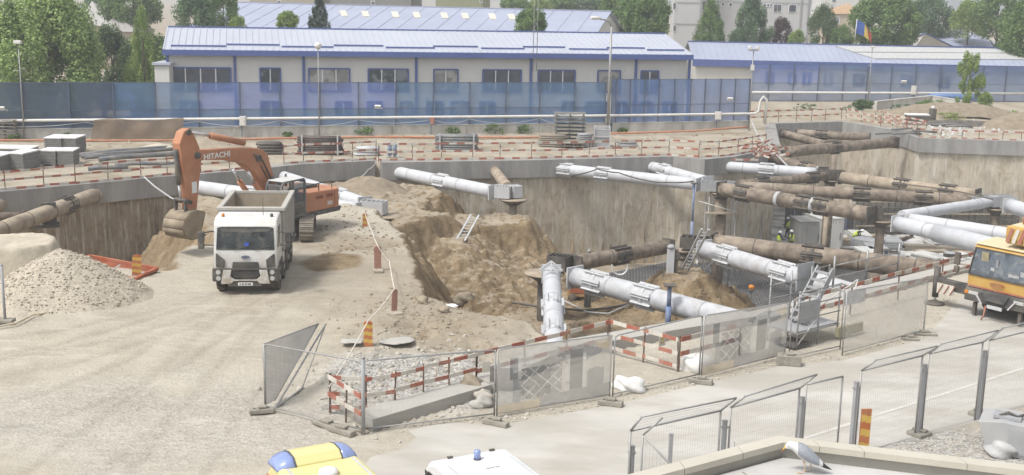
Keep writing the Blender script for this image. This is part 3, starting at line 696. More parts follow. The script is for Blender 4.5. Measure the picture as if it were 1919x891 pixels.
panel('grey netted panel at the right end of the fence toward the crane',(1578,667),(1730,625),(1583,546),(1732,520),'net')
# leaning netted panels at the left corner
def leaning():
    A=W(497,768,-.4); TA=WH(497,645,A); C=W(598,705,-.4); TC=WH(604,607,C); 
    t=thing('temporary_fence','grey netted panel leaning away at the left corner of the fence','fence panel',A,group='temporary fence panels along the road')
    Bm=lerp(A,C,.10)
    MB().tube([A,TA],.024,8).build('upright',M_galv,t); MB().tube([TA,TC],.024,8).build('top_tube',M_galv,t)
    q=lerp(A,C,.16)+Vector((0,0,.1)); MB().tube([q,TC],.024,8).build('slanted_edge',M_galv,t)
    mb=MB(); mb.sheet(A+Vector((0,0,.15)),q,TC,TA,12,14,lambda p,u,v:p+Vector((.04*math.sin(v*6+u*4),0,0))); mb.build('net_sheet',M_netd,t,fix=False)
    q1=W(515,767,-.4); q2=WH(619,607,W(612,700,-.4)); t=thing('temporary_fence','bare steel frame edge leaning behind the grey netted panel','fence panel',q1,group='temporary fence panels along the road')
    MB().tube([q1,q2],.03,8).build('upright',M_galv,t); q3=lerp(q1,W(612,700,-.4),.5)+Vector((0,0,.05)); MB().tube([q1,q3],.03,8).build('bottom_tube',M_galv,t); MB().tube([q3,q2],.02,8).build('brace',M_galv,t)
leaning()
M_foot=mat('weathered_foot',(.27,.25,.21),.95,var=.2,scale=5,bump=.4,bscale=12)
def foot(label,px,rz,sz=(.75,.28,.16),z=-.4,grp='concrete weights under the fences',m=None):
    p=W(*px,z); t=thing('concrete_weight',label,'concrete weight',p,group=grp)
    MB().box(p+Vector((0,0,sz[2]/2)),sz,rz).build('block',m or M_foot,t,bevel=.03)
    MB().box(p+Vector((.02,.02,sz[2]+.04)),(sz[0]*.35,sz[1]*.8,.07),rz+.1).build('pad',M_foot,t,bevel=.02)
    mb=MB()
    for k in(-.2,.2): mb.cyl(p+Vector((k*math.cos(rz),k*math.sin(rz),sz[2]-.01)),p+Vector((k*math.cos(rz),k*math.sin(rz),sz[2]+.015)),.035,8)
    mb.build('holes',M_dark,t)
foot('concrete foot under the left end of the left printed panel',(929,797),-.5,(.8,.24,.15))
foot('mossy concrete foot between the left printed panel and the open panel',(1144,760),-.3)
foot('mossy concrete foot at the left of the right printed panel',(1313,719),-.3)
foot('tall stack of concrete feet before the access tower',(1478,684),-.2,(.8,.4,.36))
foot('concrete foot at the left corner under the leaning net',(490,774),.3,(.7,.24,.14))
foot('tan concrete foot in the middle of the turning wire panel',(610,800),-.75,(1.0,.26,.13))
foot('tan concrete foot with two holes at the fence corner post',(640,812),-.6,(.9,.26,.15))
foot('flat concrete foot at the right end of the netted panel',(1732,628),-.1,(.9,.3,.1))
foot('flat concrete foot lying just left of the netted panel end',(1706,637),-.1,(.6,.3,.1))
# corner post
p=W(681,815,-.4); q=WH(679,672,p); t=thing('fence_post','thick grey corner post of the open fence beside the slab','fence post',p); MB().tube([p,q],.055,10).build('tube',M_grey,t); MB().lathe(q,[(.06,0),(.06,.03),(.03,.05)],10).build('cap',M_galv,t)
# ------------------------------------------------------------------ cranked mesh fence, nearer side of the road
def near_fence():
    ZT,ZB=2.0,-.5
    def P(px,py): q=W(px,py,ZT); return q,Vector((q.x,q.y,ZB))
    def npanel(label,a,b,ca,cb,post=True):
        (ta,ba),(tb,bb)=P(*a),P(*b); t=thing('cranked_mesh_fence',label,'fence panel',ba,group='cranked mesh fence panels')
        d=(tb-ta).normalized(); ta2,tb2=ta+d*.07,tb-d*.07; ba2,bb2=ba+d*.07+Vector((0,0,.08)),bb-d*.07+Vector((0,0,.08)); r=.027
        for p,q in ((ba2,ta2),(bb2,tb2)): MB().tube([p,q],r,8).build('upright',M_galv,t)
        MB().tube([ta2,tb2],r,8).build('top_tube',M_galv,t); MB().tube([ba2,bb2],r,8).build('bottom_tube',M_galv,t)
        mb=MB(); L_=(tb2-ta2).length; n=max(4,int(L_/.075))
        for i in range(1,n): mb.bar(lerp(ba2,bb2,i/n),lerp(ta2,tb2,i/n),.0024)
        for j in range(1,12): mb.bar(lerp(ba2,ta2,j/12),lerp(bb2,tb2,j/12),.0024)
        mb.build('wire_mesh',M_wire,t,fix=False)
        if ca:
            CA=W(*ca,ZT+.36); CB=W(*cb,ZT+.36)
            for p,q in ((ta2,CA),(tb2,CB)): MB().tube([p,q],r,8).build('crank',M_galv,t)
            MB().tube([CA,CB],r*.8,8).build('crank_tube',M_galv,t)
            mb=MB()
            for i in range(1,n): mb.bar(lerp(ta2,tb2,i/n),lerp(CA,CB,i/n),.0018)
            for j in range(1,4): mb.bar(lerp(ta2,CA,j/4),lerp(tb2,CB,j/4),.006)
            mb.build('crank_mesh',M_wire,t,fix=False)
    npanel('cranked mesh panel at the left end, in front of a loose second panel',(1177,809),(1355,769),(1202,782),(1380,746))
    npanel('cranked mesh panel in the middle, left of the narrow gate',(1366,765),(1502,727),(1396,743),(1531,702))
    npanel('narrow flat-topped gate leaf with a latch and brownish top bar',(1508,722),(1583,705),None,None)
    npanel('cranked mesh panel right of the gate, behind the striped marker',(1611,696),(1732,666),(1642,675),(1757,649))
    npanel('cranked mesh panel second from the right edge',(1738,664),(1845,641),(1764,645),(1872,619))
    npanel('cranked mesh panel cut off by the right picture edge',(1851,639),(1965,612),(1880,615),(1992,588))
    def npost(label,px,top=0,h=2.05,thick=.10):
        q,b=P(*px); t=thing('fence_post',label,'fence post',b,group='square posts of the cranked fence'); MB().box(b+Vector((0,0,h/2)),(thick,thick,h),.6).build('tube',M_grey,t,bevel=.01)
        MB().box(b+Vector((0,0,h+.01)),(thick*1.1,thick*1.1,.02),.6).build('cap',M_galv,t)
        MB().box(b+Vector((0,0,h*.93)),(thick*1.3,thick*1.3,.05),.6).build('clamp',M_galv,t)
    for i,(px,l) in enumerate((((1360,767),'square post between the left and middle cranked panels'),((1505,724),'square post at the hinge side of the narrow gate'),((1607,697),'square post left of the striped marker'),((1735,665),'square post in a concrete foot, left of the two at right'),((1848,640),'square post in a concrete foot nearest the right edge'))): npost(l,px,h=2.2)
    p=W(1192,835,1.6); npost('square post at the left end of the cranked fence',(1186,806),h=2.1)
    # the loose second panel, standing at an angle behind the first
    a=W(1205,812,2.0); t=thing('cranked_mesh_fence','loose mesh panel with long brace leaning behind the left cranked panel','fence panel',(a.x,a.y,-.5),group='cranked mesh fence panels')
    A=Vector((a.x,a.y,-.5)); B=A+Vector((2.0,-.3,0)); TA=A+Vector((0,0,2.45)); TB=B+Vector((0,0,2.45)); 
    for p,q,nm in ((A,TA,'upright'),(B,TB,'upright'),(TA,W(1242,783,2.36),'crank'),(TA,B+Vector((.1,0,.3)),'brace')): MB().tube([p,q],.024,8).build(nm,M_galv,t)
    mb=MB()
    for i in range(1,25): mb.bar(lerp(A,B,i/25),lerp(TA,B+Vector((.1,0,.3)),i/25),.005)
    mb.build('wire_mesh',M_wire,t,fix=False)
    b=W(1258,815,1.5); t=thing('fence_post','lone square post standing behind the left cranked panel','fence post',(b.x,b.y,-.5)); MB().box(Vector((b.x,b.y,.5)),(.09,.09,2.0)).build('tube',M_grey,t); MB().box(Vector((b.x,b.y,1.51)),(.1,.1,.02)).build('cap',M_galv,t)
    foot('round-edged concrete foot of the right cranked fence, left one',(1722,822),.6,(.55,.5,.22),-.5)
    foot('round-edged concrete foot of the right cranked fence, right one',(1836,785),.6,(.55,.5,.22),-.5)
near_fence()
# ------------------------------------------------------------------ striped delineator boards
M_or=mat('beacon_orange',(.42,.13,.04),.6,var=.2,scale=5,dirt=DUST,dirt_amt=.35); M_oy=mat('beacon_yellow',(.55,.36,.07),.6,dirt=DUST,dirt_amt=.25)
M_dred=mat('beacon_back',(.30,.15,.11),.7,var=.2,scale=5,dirt=DUST,dirt_amt=.35)
def beacon(label,px,z,top,w_=.25,rz=0,style='stripe',lean=0,base=True):
    p=W(*px,z); q=WH(*top,p); h=(q-p).length; t=thing('striped_marker_board',label,'marker board',p,group='striped marker boards')
    c,s_=math.cos(rz),math.sin(rz); X=Vector((c,s_,0)); Nn=Vector((s_,-c,0)); Z=Vector((lean,0,1)).normalized(); b0=.12
    mb=MB(); n=26
    out=[]
    prof=lambda v:w_/2*(1 if v<.9 else math.sqrt(max(0,1-((v-.9)/.1)**2))*.999+.001) if style!='flat' else w_/2
    if style=='back': mb.prism([p+X*(-w_/2)+Z*b0,p+X*(w_/2)+Z*b0]+[p+X*prof(v)+Z*(b0+(h-b0)*v) for v in (.9,.95,.99)]+[p-X*prof(v)+Z*(b0+(h-b0)*v) for v in (.99,.95,.9)],-Nn*.05); mb.build('board',M_dred,t)
    else:
        k=34
        for j in range(k):
            v0,v1=j/k,(j+1)/k; 
            for i in range(8):
                u0,u1=i/8,(i+1)/8; a=lambda u,v:p+X*((u*2-1)*prof(v))+Z*(b0+(h-b0)*v)
                st_=((v0*3.4+ (u0*.22)))%1; mi=0 if (st_<.5 or v0>.93 or v0<.05) else 1
                A=[q_+Nn*.026 for q_ in (a(u0,v0),a(u1,v0),a(u1,v1),a(u0,v1))]; mb.add(A,[(0,1,2,3)],mi)
        vs_=(0,.9,.93,.96,.985,1) if style!='flat' else (0,1); mb.prism([p+X*prof(v)+Z*(b0+(h-b0)*v)-Nn*.025 for v in vs_]+[p-X*prof(v)+Z*(b0+(h-b0)*v)-Nn*.025 for v in vs_[::-1]],Nn*.05)
        mb.build('board',[M_or,M_oy],t,fix=False)
    if base:
        MB().box(p+Vector((0,0,.05)),(.42,.8,.1),rz).build('rubber_foot',mat('marker_foot',(.36,.32,.26),.9,var=.15,scale=6),t,bevel=.02); 
        for k in (-.07,.07): MB().cyl(p+X*k,p+X*k+Z*(b0+.02),.03,8).build('leg',M_dred,t)
    return q
tops=[]
tops.append(beacon('bright orange and yellow striped board nearest the fence, on its foot',(690,655),-.15,(688,602),.30,.1))
tops.append(beacon('brown back of a narrow marker board, leaning, second from the fence',(739,588),-.1,(742,542),.22,.5,'back',.03))
tops.append(beacon('brown back of a marker board on the rise beside the excavation edge',(708,508),-.05,(709,461),.30,.2,'back'))
tops.append(beacon('striped board beside the grey box, farthest along the rope',(684,439),-.35,(684,400),.24,.3))
tops.append(beacon('big striped board leaning on the orange skip by the gravel pile',(256,521),0,(262,477),.36,.2,'stripe',.06))
beacon('striped square-topped board standing beside the post right of the gate',(1616,862),-.5,(1619,766),.28,.15,'flat')
def rope(label,pts,r=.016,m=None,sag=.0,name='rope',cat='rope'):
    P=[]
    for i in range(len(pts)-1):
        for k in range(8):
            t_=k/8; q=lerp(pts[i],pts[i+1],t_); q.z-=sag*4*t_*(1-t_); P.append(q)
    P.append(Vector(pts[-1])); o=MB().tube(P,r,6).build(name,m or M_wht); tag(o,label,cat); return o
rope('white warning tape strung between the marker boards up to the fence',[W(617,725,.5),tops[0],tops[1]]+[W(730,490,.4),tops[2],tops[3]],.022,mat('tape_white',(.62,.57,.50),.7),.06,'warning_tape','tape')
# ================================================================== blue site fence, buildings, trees
def netmat(name,c,a): return mat(name,c,.85,var=.10,scale=1.2,alpha=a,c2=[x*.75 for x in c],c2t=(.5,.75),c2scale=.25,stretch=(.6,.6,1.6))
N_slate=netmat('blue_grey_net',(.115,.205,.345),(.70,.80)); N_low=netmat('lower_blue_net',(.10,.18,.325),(.80,.89)); N_vio=netmat('violet_blue_net',(.14,.205,.47),(.64,.74)); N_dark=netmat('tree_shaded_net',(.065,.095,.155),(.78,.88)); N_pale=netmat('pale_blue_net',(.16,.22,.35),(.66,.8)); N_blue=netmat('clear_blue_net',(.12,.205,.41),(.70,.80))  # darkest net has the trees and their shadow behind put into its colour
M_fpost=mat('fence_post_grey',(.075,.10,.155),.6,var=.2,scale=4)
M_lowwall=mat('low_white_wall',(.54,.525,.49),.9,var=.10,scale=.8,bump=.1,dirt=(.20,.18,.14),dirt_amt=.7,dscale=1.1,stretch=(1,1,.5))
FA,FB,FC=Vector((-60,82.1,0)),W(1140,247,0),W(1403,242,0)
FA=FB+(W(0,261,0)-FB)*1.55
def onfence(px,A,B):
    d=ray(px,200); n=Vector((-(B-A).y,(B-A).x,0)); t=(A-CAM).dot(n)/d.dot(n); p=CAM+d*t; return Vector((p.x,p.y,0))
def blue_fence(label,A,B,posts,zlow,ztop,zmid,kinds,parts_label='net'):
    t=thing('screen_fence',label,'fence',onfence(posts[0],A,B))
    P=[onfence(x,A,B) for x in posts]
    for p in P: MB().bar(p+Vector((0,0,0)),p+Vector((0,0,ztop+.05)),.10).build('post',M_fpost,t)
    for z in (zlow+.04,zmid,ztop): 
        mb=MB(); mb.bar(P[0]+Vector((0,-.06,z)),P[-1]+Vector((0,-.06,z)),.05); mb.build('rail',M_fpost,t)
    for i in range(len(P)-1):
        for k,(a,b) in enumerate(((zlow,zmid),(zmid,ztop))):
            m=kinds(i,k); e=Vector((0,.10,0)); mb=MB()
            mb.sheet(P[i]+e+Vector((0,0,a)),P[i+1]+e+Vector((0,0,a)),P[i+1]+e+Vector((0,0,b)),P[i]+e+Vector((0,0,b)),6,4,lambda p,u,v:p+Vector((0,.05*math.sin(u*6.3+i*2)*math.sin(v*3),0)),sm=True); mb.build('net_sheet',m,t,fix=False)
    return t
blue_fence('long blue netted fence in front of the white two-storey building',FA,FB,[-120,-40,42,130,213,292,372,450,525,600,672,742,812,880,948,1011,1076,1134],.62,4.25,2.15,lambda i,k:N_dark if i<4 else (N_low if k==0 else (N_vio if 6<=i<=10 else N_slate)))
blue_fence('closely posted blue netted fence end, right of the tall street lamp',FB,FC,[1146,1154,1180,1207,1234,1263,1293,1320,1349,1376,1403],.62,4.5,2.3,lambda i,k:N_blue)
G1=W(1380,190,0); G2=W(1990,192,0)
blue_fence('distant pale blue netted fence before the low blue-roofed building at right',G1,G2,[1405,1438,1484,1530,1577,1621,1666,1711,1758,1800,1837,1880,1919,1965],.0,4.2,2.1,lambda i,k:N_vio if(k==1 and i<3) else N_pale)
def lowwall(label,A,B,h=.72,th=.3):
    t=thing('low_concrete_wall',label,'low wall',A); d=(B-A); n=max(1,int(d.length/6)); mb=MB()
    for i in range(n): mb.bar(lerp(A,B,i/n)+Vector((0,0,h/2-.1)),lerp(A,B,(i+.994)/n)+Vector((0,0,h/2-.1)),th,h+.2)
    mb.build('wall',M_lowwall,t); MB().bar(A+Vector((0,0,h+.015)),B+Vector((0,0,h+.015)),th+.08,.07).build('coping',M_lowwall,t)
lowwall('stained low white wall under the long blue fence',FA,FB)
lowwall('stained low white wall under the fence end right of the lamp',FB+Vector((.3,.1,0)),FC)
def pipe(label,pts,r,m,name='conduit_pipe',cat='pipe'): o=MB().tube(pts,r,8).build(name,m); tag(o,label,cat); return o
M_pipew=mat('white_pipe',(.62,.61,.58),.6,var=.08,scale=2,dirt=DUST,dirt_amt=.3)
e=Vector((0,-.3,0)); z1=Vector((0,0,1.42))
q=FC+e+z1+Vector((.4,0,0)); pipe('long white conduit pipe running along the front of the blue fence',[FA+e+z1,FB+e+z1,q,q+Vector((.35,0,.25)),q+Vector((.45,0,1.2)),q+Vector((.7,0,1.55)),q+Vector((1.0,0,1.3)),q+Vector((1.0,0,-.9))],.11,M_pipew)
pipe('distant white conduit pipe along the pale blue fence at right',[onfence(1407,G1,G2)+e+Vector((0,0,1.05)),onfence(1990,G1,G2)+e+Vector((0,0,1.05))],.12,M_pipew)
# sagging cables under the pipe
for k,xs_ in enumerate(((-60,160),(160,372),(372,525),(525,672),(672,812),(812,880),(880,1011),(1011,1090))):
    a,b=onfence(xs_[0],FA,FB),onfence(xs_[1],FA,FB); pts=[lerp(a,b,i/10)+Vector((0,-.35,1.25-.5*4*(i/10)*(1-i/10)*(.6+.1*(k%4)))) for i in range(11)]
    o=MB().tube(pts,.022,5).build('sagging_cable',M_lgrey); tag(o,'grey cable sagging in loops along the foot of the blue fence','cable','sagging cables on the blue fence')
# -------- boxes and lamps on the fence
def cab(label,px,z,sz,A,B,m=None):
    p=onfence(px,A,B)+Vector((0,-.45,z)); t=thing('switch_box',label,'switch box',p); MB().box(p,sz).build('housing',m or M_pipew,t,bevel=.02); MB().box(p+Vector((0,-sz[1]/2-.005,0)),(sz[0]*.8,.02,sz[2]*.85)).build('door',m or M_pipew,t); MB().box(p+Vector((sz[0]*.28,-sz[1]/2-.02,0)),(.03,.02,.12)).build('handle',M_dark,t)
    mb=MB(); 
    mb.bar(p+Vector((-.1,0,-sz[2]/2)),p+Vector((-.1,0,-z)),.06); mb.build('stand',M_fpost,t)
cab('white switch box on the blue fence above the excavator arm',457,1.25,(.5,.3,.75),FA,FB); cab('white switch box near the right end of the blue fence',1345,1.3,(.55,.3,.7),FB,FC); cab('white switch box on the distant pale fence',1707,1.4,(.55,.3,1.0),G1,G2); cab('small reddish junction box on the blue fence, middle',811,1.1,(.35,.25,.5),FA,FB,M_red)
def flood(label,px,z,A,B,k=1):
    p=onfence(px,A,B)+Vector((0,-.35,z)); t=thing('floodlight',label,'floodlight',p); MB().box(p,(.5*k,.2,.28*k),rx=.4).build('lamp_body',M_pipew,t,bevel=.03); MB().box(p+Vector((0,-.11,-.04)),(.42*k,.02,.2*k),rx=.4).build('lens',M_lgrey,t); MB().bar(p+Vector((.2,.05,-.05)),p+Vector((.35,.3,-.2)),.06).build('bracket',M_pipew,t)
flood('small white floodlight at the left picture edge of the fence',6,2.35,FA,FB); flood('small white floodlight on the violet part of the fence',709,2.3,FA,FB); flood('small white floodlight on the closely posted fence end',1366,2.75,FB,FC); flood('small white floodlight on the distant pale fence',1688,2.35,G1,G2,1.2)
# -------- lamp posts
def lamp(label,px,base,top,r,head,A,B,dy=-.8):
    p=onfence(px,A,B)+Vector((0,dy,0)); q=WH(top[0],top[1],p); lx=W(top[0],top[1],q.z); t=thing('street_lamp',label,'street lamp',p)
    q=Vector((p.x+.0,p.y,q.z))
    MB().tube([p,q],[r,r*.6],10).build('pole',M_galv,t)
    if head=='arm':
        a=[q,q+Vector((-.15,-.05,.35)),q+Vector((-.6,-.2,.55)),q+Vector((-1.0,-.3,.62))]; MB().tube(a,r*.55,8).build('arm',M_galv,t); c=a[-1]+Vector((-.35,-.1,.05)); mb=MB(); mb.tube([c+Vector((.4,.1,-.02)),c+Vector((.1,.03,.02)),c+Vector((-.35,-.1,.02)),c+Vector((-.5,-.15,-.02))],[.07,.16,.15,.05],10); mb.build('lamp_head',M_pipew,t)
    elif head=='ball': MB().lathe(q,[(.05,-.05),(.22,.05),(.30,.22),(.26,.4),(.10,.5)],14).build('globe',M_pipew,t)
    elif head=='cam': MB().box(q+Vector((0,-.1,.05)),(.9,.14,.14)).build('crossbar',M_galv,t); MB().cyl(q+Vector((-.35,-.3,.2)),q+Vector((-.35,.15,.25)),.15,10).build('camera',M_pipew,t); MB().cyl(q+Vector((.35,-.3,.2)),q+Vector((.35,.15,.25)),.15,10).build('camera',M_pipew,t); MB().box(q+Vector((0,0,-1.5)),(.3,.25,.5)).build('box',M_pipew,t)
    elif head=='small': MB().box(q+Vector((0,-.1,.1)),(.55,.35,.25)).build('lamp_head',M_pipew,t,bevel=.05); MB().bar(q+Vector((-.1,0,-2)),q+Vector((-.4,-.2,-2)),.05).build('bracket',M_pipew,t)
    return t
lamp('tall galvanised street lamp with curved arm in front of the blue fence',1139,0,(1145,50),.14,'arm',FA,FB)
lamp('thin lamp post with white globe before the violet nets',599,0,(597,92),.05,'ball',FA,FB,-.4)
lamp('lamp post in front of the big chestnut at left',46,0,(42,82),.06,'small',FA,FB,-.4)
lamp('post with two cameras at the right end of the blue fence',1404,0,(1408,95),.07,'cam',FB,FC,-.4)
lamp('lamp post on the distant pale fence under the flag',1624,0,(1628,90),.07,'small',G1,G2,-.4)
# -------- buildings
M_cream=mat('cream_panels',(.60,.59,.555),.8,var=.03,scale=.4,dirt=(.40,.38,.34),dirt_amt=.25,dscale=.5)
M_trim=mat('royal_blue_trim',(.085,.12,.29),.6,var=.08,scale=1)
M_roofw=mat('whitish_blue_roof',(.40,.42,.475),.6,var=.05,scale=.3,dirt=(.42,.44,.51),dirt_amt=.35,dscale=.35)
M_roofb=mat('pale_blue_roof',(.32,.345,.43),.6,var=.07,scale=.3,dirt=(.29,.315,.40),dirt_amt=.5,dscale=.25)
M_glass=mat('window_glass',(.09,.10,.115),.15,var=.25,scale=1.5,spec=.6)
M_glassb=mat('window_blind',(.22,.215,.20),.3,var=.3,scale=1.2,spec=.5,c2=(.36,.35,.33),c2t=(.5,.56),c2scale=.8)
M_glassc=mat('window_bright',(.07,.085,.09),.1,var=.5,scale=.8,spec=.6,c2=(.20,.22,.23),c2t=(.5,.55),c2scale=.7)
M_mull=mat('white_frame',(.68,.68,.67),.6,var=.03)
def roof_plane(mb,E0,E1,R1,R0,rib=.9,rh=.07,mi=0):
    """ribbed sheet roof from eave E0-E1 up to ridge R0-R1"""
    n=(E1-E0).cross(R0-E0).normalized(); 
    if n.z<0: n=-n
    lo=[p-n*.12 for p in (E0,E1,R1,R0)]; mb.add([E0,E1,R1,R0]+lo,[(0,1,2,3),(7,6,5,4),(0,4,5,1),(1,5,6,2),(2,6,7,3),(3,7,4,0)],mi)
    k=int((E1-E0).length/rib); rh=min(rh,.045)
    for i in range(1,k): mb.bar(lerp(E0,E1,i/k)+n*.02,lerp(R0,R1,i/k)+n*.02,.06,rh,mi,up=n)
    return n
def window(t,a,b,z0,z1,out,npan=2,fr=None,frame_w=.09):
    """window on a wall between ground points a,b; out = outward normal"""
    w_=(b-a).length; d=(b-a).normalized(); f=MB(); o=out*.03
    for p,q in ((a+Vector((0,0,z0)),b+Vector((0,0,z0))),(a+Vector((0,0,z1)),b+Vector((0,0,z1))),(a+Vector((0,0,z0)),a+Vector((0,0,z1))),(b+Vector((0,0,z0)),b+Vector((0,0,z1)))): f.bar(p+o,q+o,.12,.14,up=out)
    fo=f.build('window',fr or M_trim,t)
    mb=MB(); mb.add([a+Vector((0,0,z0))+out*.02,b+Vector((0,0,z0))+out*.02,b+Vector((0,0,z1))+out*.02,a+Vector((0,0,z1))+out*.02],[(0,1,2,3)]); mb.build('pane',random.choice((M_glass,M_glass,M_glassb,M_glassc)),fo)
    for i in range(1,npan): p=lerp(a,b,i/npan)+o; MB().bar(p+Vector((0,0,z0)),p+Vector((0,0,z1)),frame_w,.06,up=out).build('mullion',M_mull,fo)
    return fo
def building_white():
    E0,E1=W(306,93,6.5),W(1297,103,6.5)
    d=(E1-E0).normalized(); back=Vector((-d.y,d.x,0)); out=-back; R0=E0+back*6+Vector((0,0,1.62)); R1=E1+back*6+Vector((0,0,1.62))-d*.6
    t=thing('site_office_building','long white two-storey office building with pale ribbed roof and blue trim','building',Vector((E0.x,E0.y,0)))
    a=E0+back*.5+d*.3; b=E1+back*.5-d*.3; a.z=b.z=0; dep=11
    mb=MB(); P=[a,b,b+back*dep,a+back*dep]; hi=6.35
    mb.add([Vector((p.x,p.y,-.1)) for p in P]+[Vector((p.x,p.y,hi)) for p in P],[(0,1,5,4),(1,2,6,5),(2,3,7,6),(3,0,4,7),(4,5,6,7)])
    # gables
    rA=Vector((R0.x,R0.y,8.12))+d*.35; rB=Vector((R1.x,R1.y,8.12))-d*.35
    mb.add([P[0]+Vector((0,0,hi)),P[3]+Vector((0,0,hi)),lerp(P[0],P[3],.5)+Vector((0,0,8.0))],[(0,1,2)]); mb.add([P[1]+Vector((0,0,hi)),P[2]+Vector((0,0,hi)),lerp(P[1],P[2],.5)+Vector((0,0,8.0))],[(0,1,2)])
    mb.build('wall',M_cream,t)
    rf=MB(); n=roof_plane(rf,E0,E1,R1,R0,.55,.045); B0=E0+back*12;B1=E1+back*12
    roof_plane(rf,B1,B0,R0,R1,3); ro=rf.build('roof',M_roofw,t,fix=False)
    for i,(x0,x1,r) in enumerate(((318,415,.12),(415,510,.2),(513,607,.13),(608,700,.21),(703,795,.14),(794,880,.22),(884,968,.15),(968,1052,.24),(1056,1135,.16),(1135,1213,.24),(1213,1290,.16))):
        f0=(x0-306)/991; f1=(x1-306)/991; p=lerp(lerp(E0,E1,f0),lerp(R0,R1,f0),r)+n*.1; q=lerp(lerp(E0,E1,f1),lerp(R0,R1,f1),r)+n*.1
        MB().bar(p,q,.06,.14).build('snow_guard',M_trim,ro)
    z=Vector((0,0,-.24)); MB().bar(E0+z-d*.1+out*.05,E1+z+d*.1+out*.05,.24,.44).build('gutter',M_trim,t)
    MB().bar(R0+Vector((0,0,.04)),R1+Vector((0,0,.04)),.3,.1).build('ridge_cap',M_trim,ro)
    MB().bar(E1+Vector((0,0,-.1)),R1+Vector((0,0,-.1)),.12,.3).build('verge',M_roofw,ro); MB().bar(E0+Vector((0,0,-.1)),R0+Vector((0,0,-.1)),.12,.3).build('verge',M_roofw,ro)
    def onwall(px): 
        dd=ray(px,120); nn=back; tt=(a-CAM).dot(nn)/dd.dot(nn); p=CAM+dd*tt; return Vector((p.x,p.y,0))+out*.0
    for px in (314,440,569,780,995,1192,1292):
        p=onwall(px)+out*.06; MB().bar(p,p+Vector((0,0,6.3)),.22,.12,up=out).build('blue_pilaster',M_trim,t)
    for (x0,x1,n_) in ((318,432,4),(487,525,2),(578,655,3),(690,765,3),(813,858,2),(905,977,3),(1009,1078,3),(1121,1163,2),(1202,1235,2)):
        window(t,onwall(x0),onwall(x1),3.1,5.0,out,n_)
    for (x0,x1,n_) in ((335,372,2),(487,525,2),(628,658,2),(688,715,2),(750,772,2),(800,830,2),(845,880,2),(900,928,2),(1055,1078,2),(1100,1140,2),(1158,1178,2),(1202,1226,2),(1246,1270,2)):
        window(t,onwall(x0),onwall(x1),.95,2.2,out,n_)
    MB().box(onwall(800)+Vector((0,-.06,2.65)),(.1,.1,.1)).build('bracket',M_mull,t)
    # small porch wing at left
    p=onwall(300)+out*1.0; MB().box(p+Vector((.2,1.5,2.6)),(1.2,3,5.2)).build('side_porch',M_cream,t); MB().box(p+Vector((.2,1.5,5.35)),(1.5,3.3,.2)).build('porch_roof',M_roofw,t)
    # ac unit and mast
    for k in (0,.34):
        c=onwall(993)+out*1.2+d*k; o=MB().cyl(Vector((c.x,c.y,5.0)),Vector((c.x,c.y,13.5)),.035,6).build('antenna_mast',M_galv); tag(o,'thin twin antenna mast standing before the white building','mast','twin antenna masts')
building_white()
def simple_building(name,label,E0,E1,R0,R1,wallm,roofm,fascia=.0,fm=None,rib=.9,zb_=0,back_len=None,inset=.4,extra=None):
    t=thing(name,label,'building',Vector((E0.x,E0.y,zb_))); d=(E1-E0); d.z=0; d.normalize(); back=Vector((-d.y,d.x,0)); dep=((R0-E0).dot(back))*2
    a=E0+back*inset+d*inset; b=E1+back*inset-d*inset; P=[a,b,b+back*(dep-2*inset),a+back*(dep-2*inset)]; hi=E0.z-.1
    mb=MB(); mb.add([Vector((p.x,p.y,zb_)) for p in P]+[Vector((p.x,p.y,hi)) for p in P],[(0,1,5,4),(1,2,6,5),(2,3,7,6),(3,0,4,7)])
    for i,j in((0,3),(1,2)): mb.add([Vector((P[i].x,P[i].y,hi)),Vector((P[j].x,P[j].y,hi)),lerp(P[i],P[j],.5)*1.0+Vector((0,0,R0.z-.1-lerp(P[i],P[j],.5).z))],[(0,1,2)])
    mb.build('wall',wallm,t); rf=MB(); n=roof_plane(rf,E0,E1,R1,R0,rib); roof_plane(rf,E1+back*dep,E0+back*dep,R0+Vector((0,0,.0)),R1+Vector((0,0,.0)),rib*3); ro=rf.build('roof',roofm,t,fix=False)
    MB().bar(R0+Vector((0,0,.05)),R1+Vector((0,0,.05)),.35,.1).build('ridge_cap',fm or roofm,ro)
    if fascia: MB().bar(E0+Vector((0,0,-fascia/2))-back*.08,E1+Vector((0,0,-fascia/2))-back*.08,.14,fascia).build('fascia',fm,t)
    return t,ro,n,a,b,back,d
# low blue building at right
E0,E1=W(1298,111,4.1),W(1990,126,4.1); _d=(E1-E0).normalized(); _b=Vector((-_d.y,_d.x,0)); _dp=(W(1600,85,6.0)-E0).dot(_b); R0,R1=[e_+_b*_dp+Vector((0,0,1.9)) for e_ in (E0,E1)]
t,ro,n,a,b,back,d=simple_building('site_office_building','long low building with pale blue roof and wide royal blue fascia, right',E0,E1,R0,R1,M_cream,M_roofb,.85,M_trim,.8)
for k,(q) in enumerate((((1565,88),(1860,93),(1895,101),(1600,99)),((1602,100.5),(1897,102),(1925,113),(1640,111.5)))):
    P=[]
    for (x,y) in q:
        dd=ray(x,y); nn=(E1-E0).cross(R0-E0).normalized(); P.append(CAM+dd*((E0-CAM).dot(nn)/dd.dot(nn))+n*.12)
    mb=MB(); mb.add(P+[p-n*.1 for p in P],[(0,1,2,3),(7,6,5,4),(0,4,5,1),(1,5,6,2),(2,6,7,3),(3,7,4,0)]); mb.build('light_roof_sheet',mat('cream_roof',(.42,.42,.41),.6),ro)
def onw(px,a,back):
    dd=ray(px,140); p=CAM+dd*((a-CAM).dot(back)/dd.dot(back)); return Vector((p.x,p.y,0))
for x0,x1 in ((1436,1450),(1478,1492),(1505,1520),(1545,1560),(1600,1620),(1690,1710),(1760,1780)): window(t,onw(x0,a,back),onw(x1,a,back),1.3,2.6,-back,2)
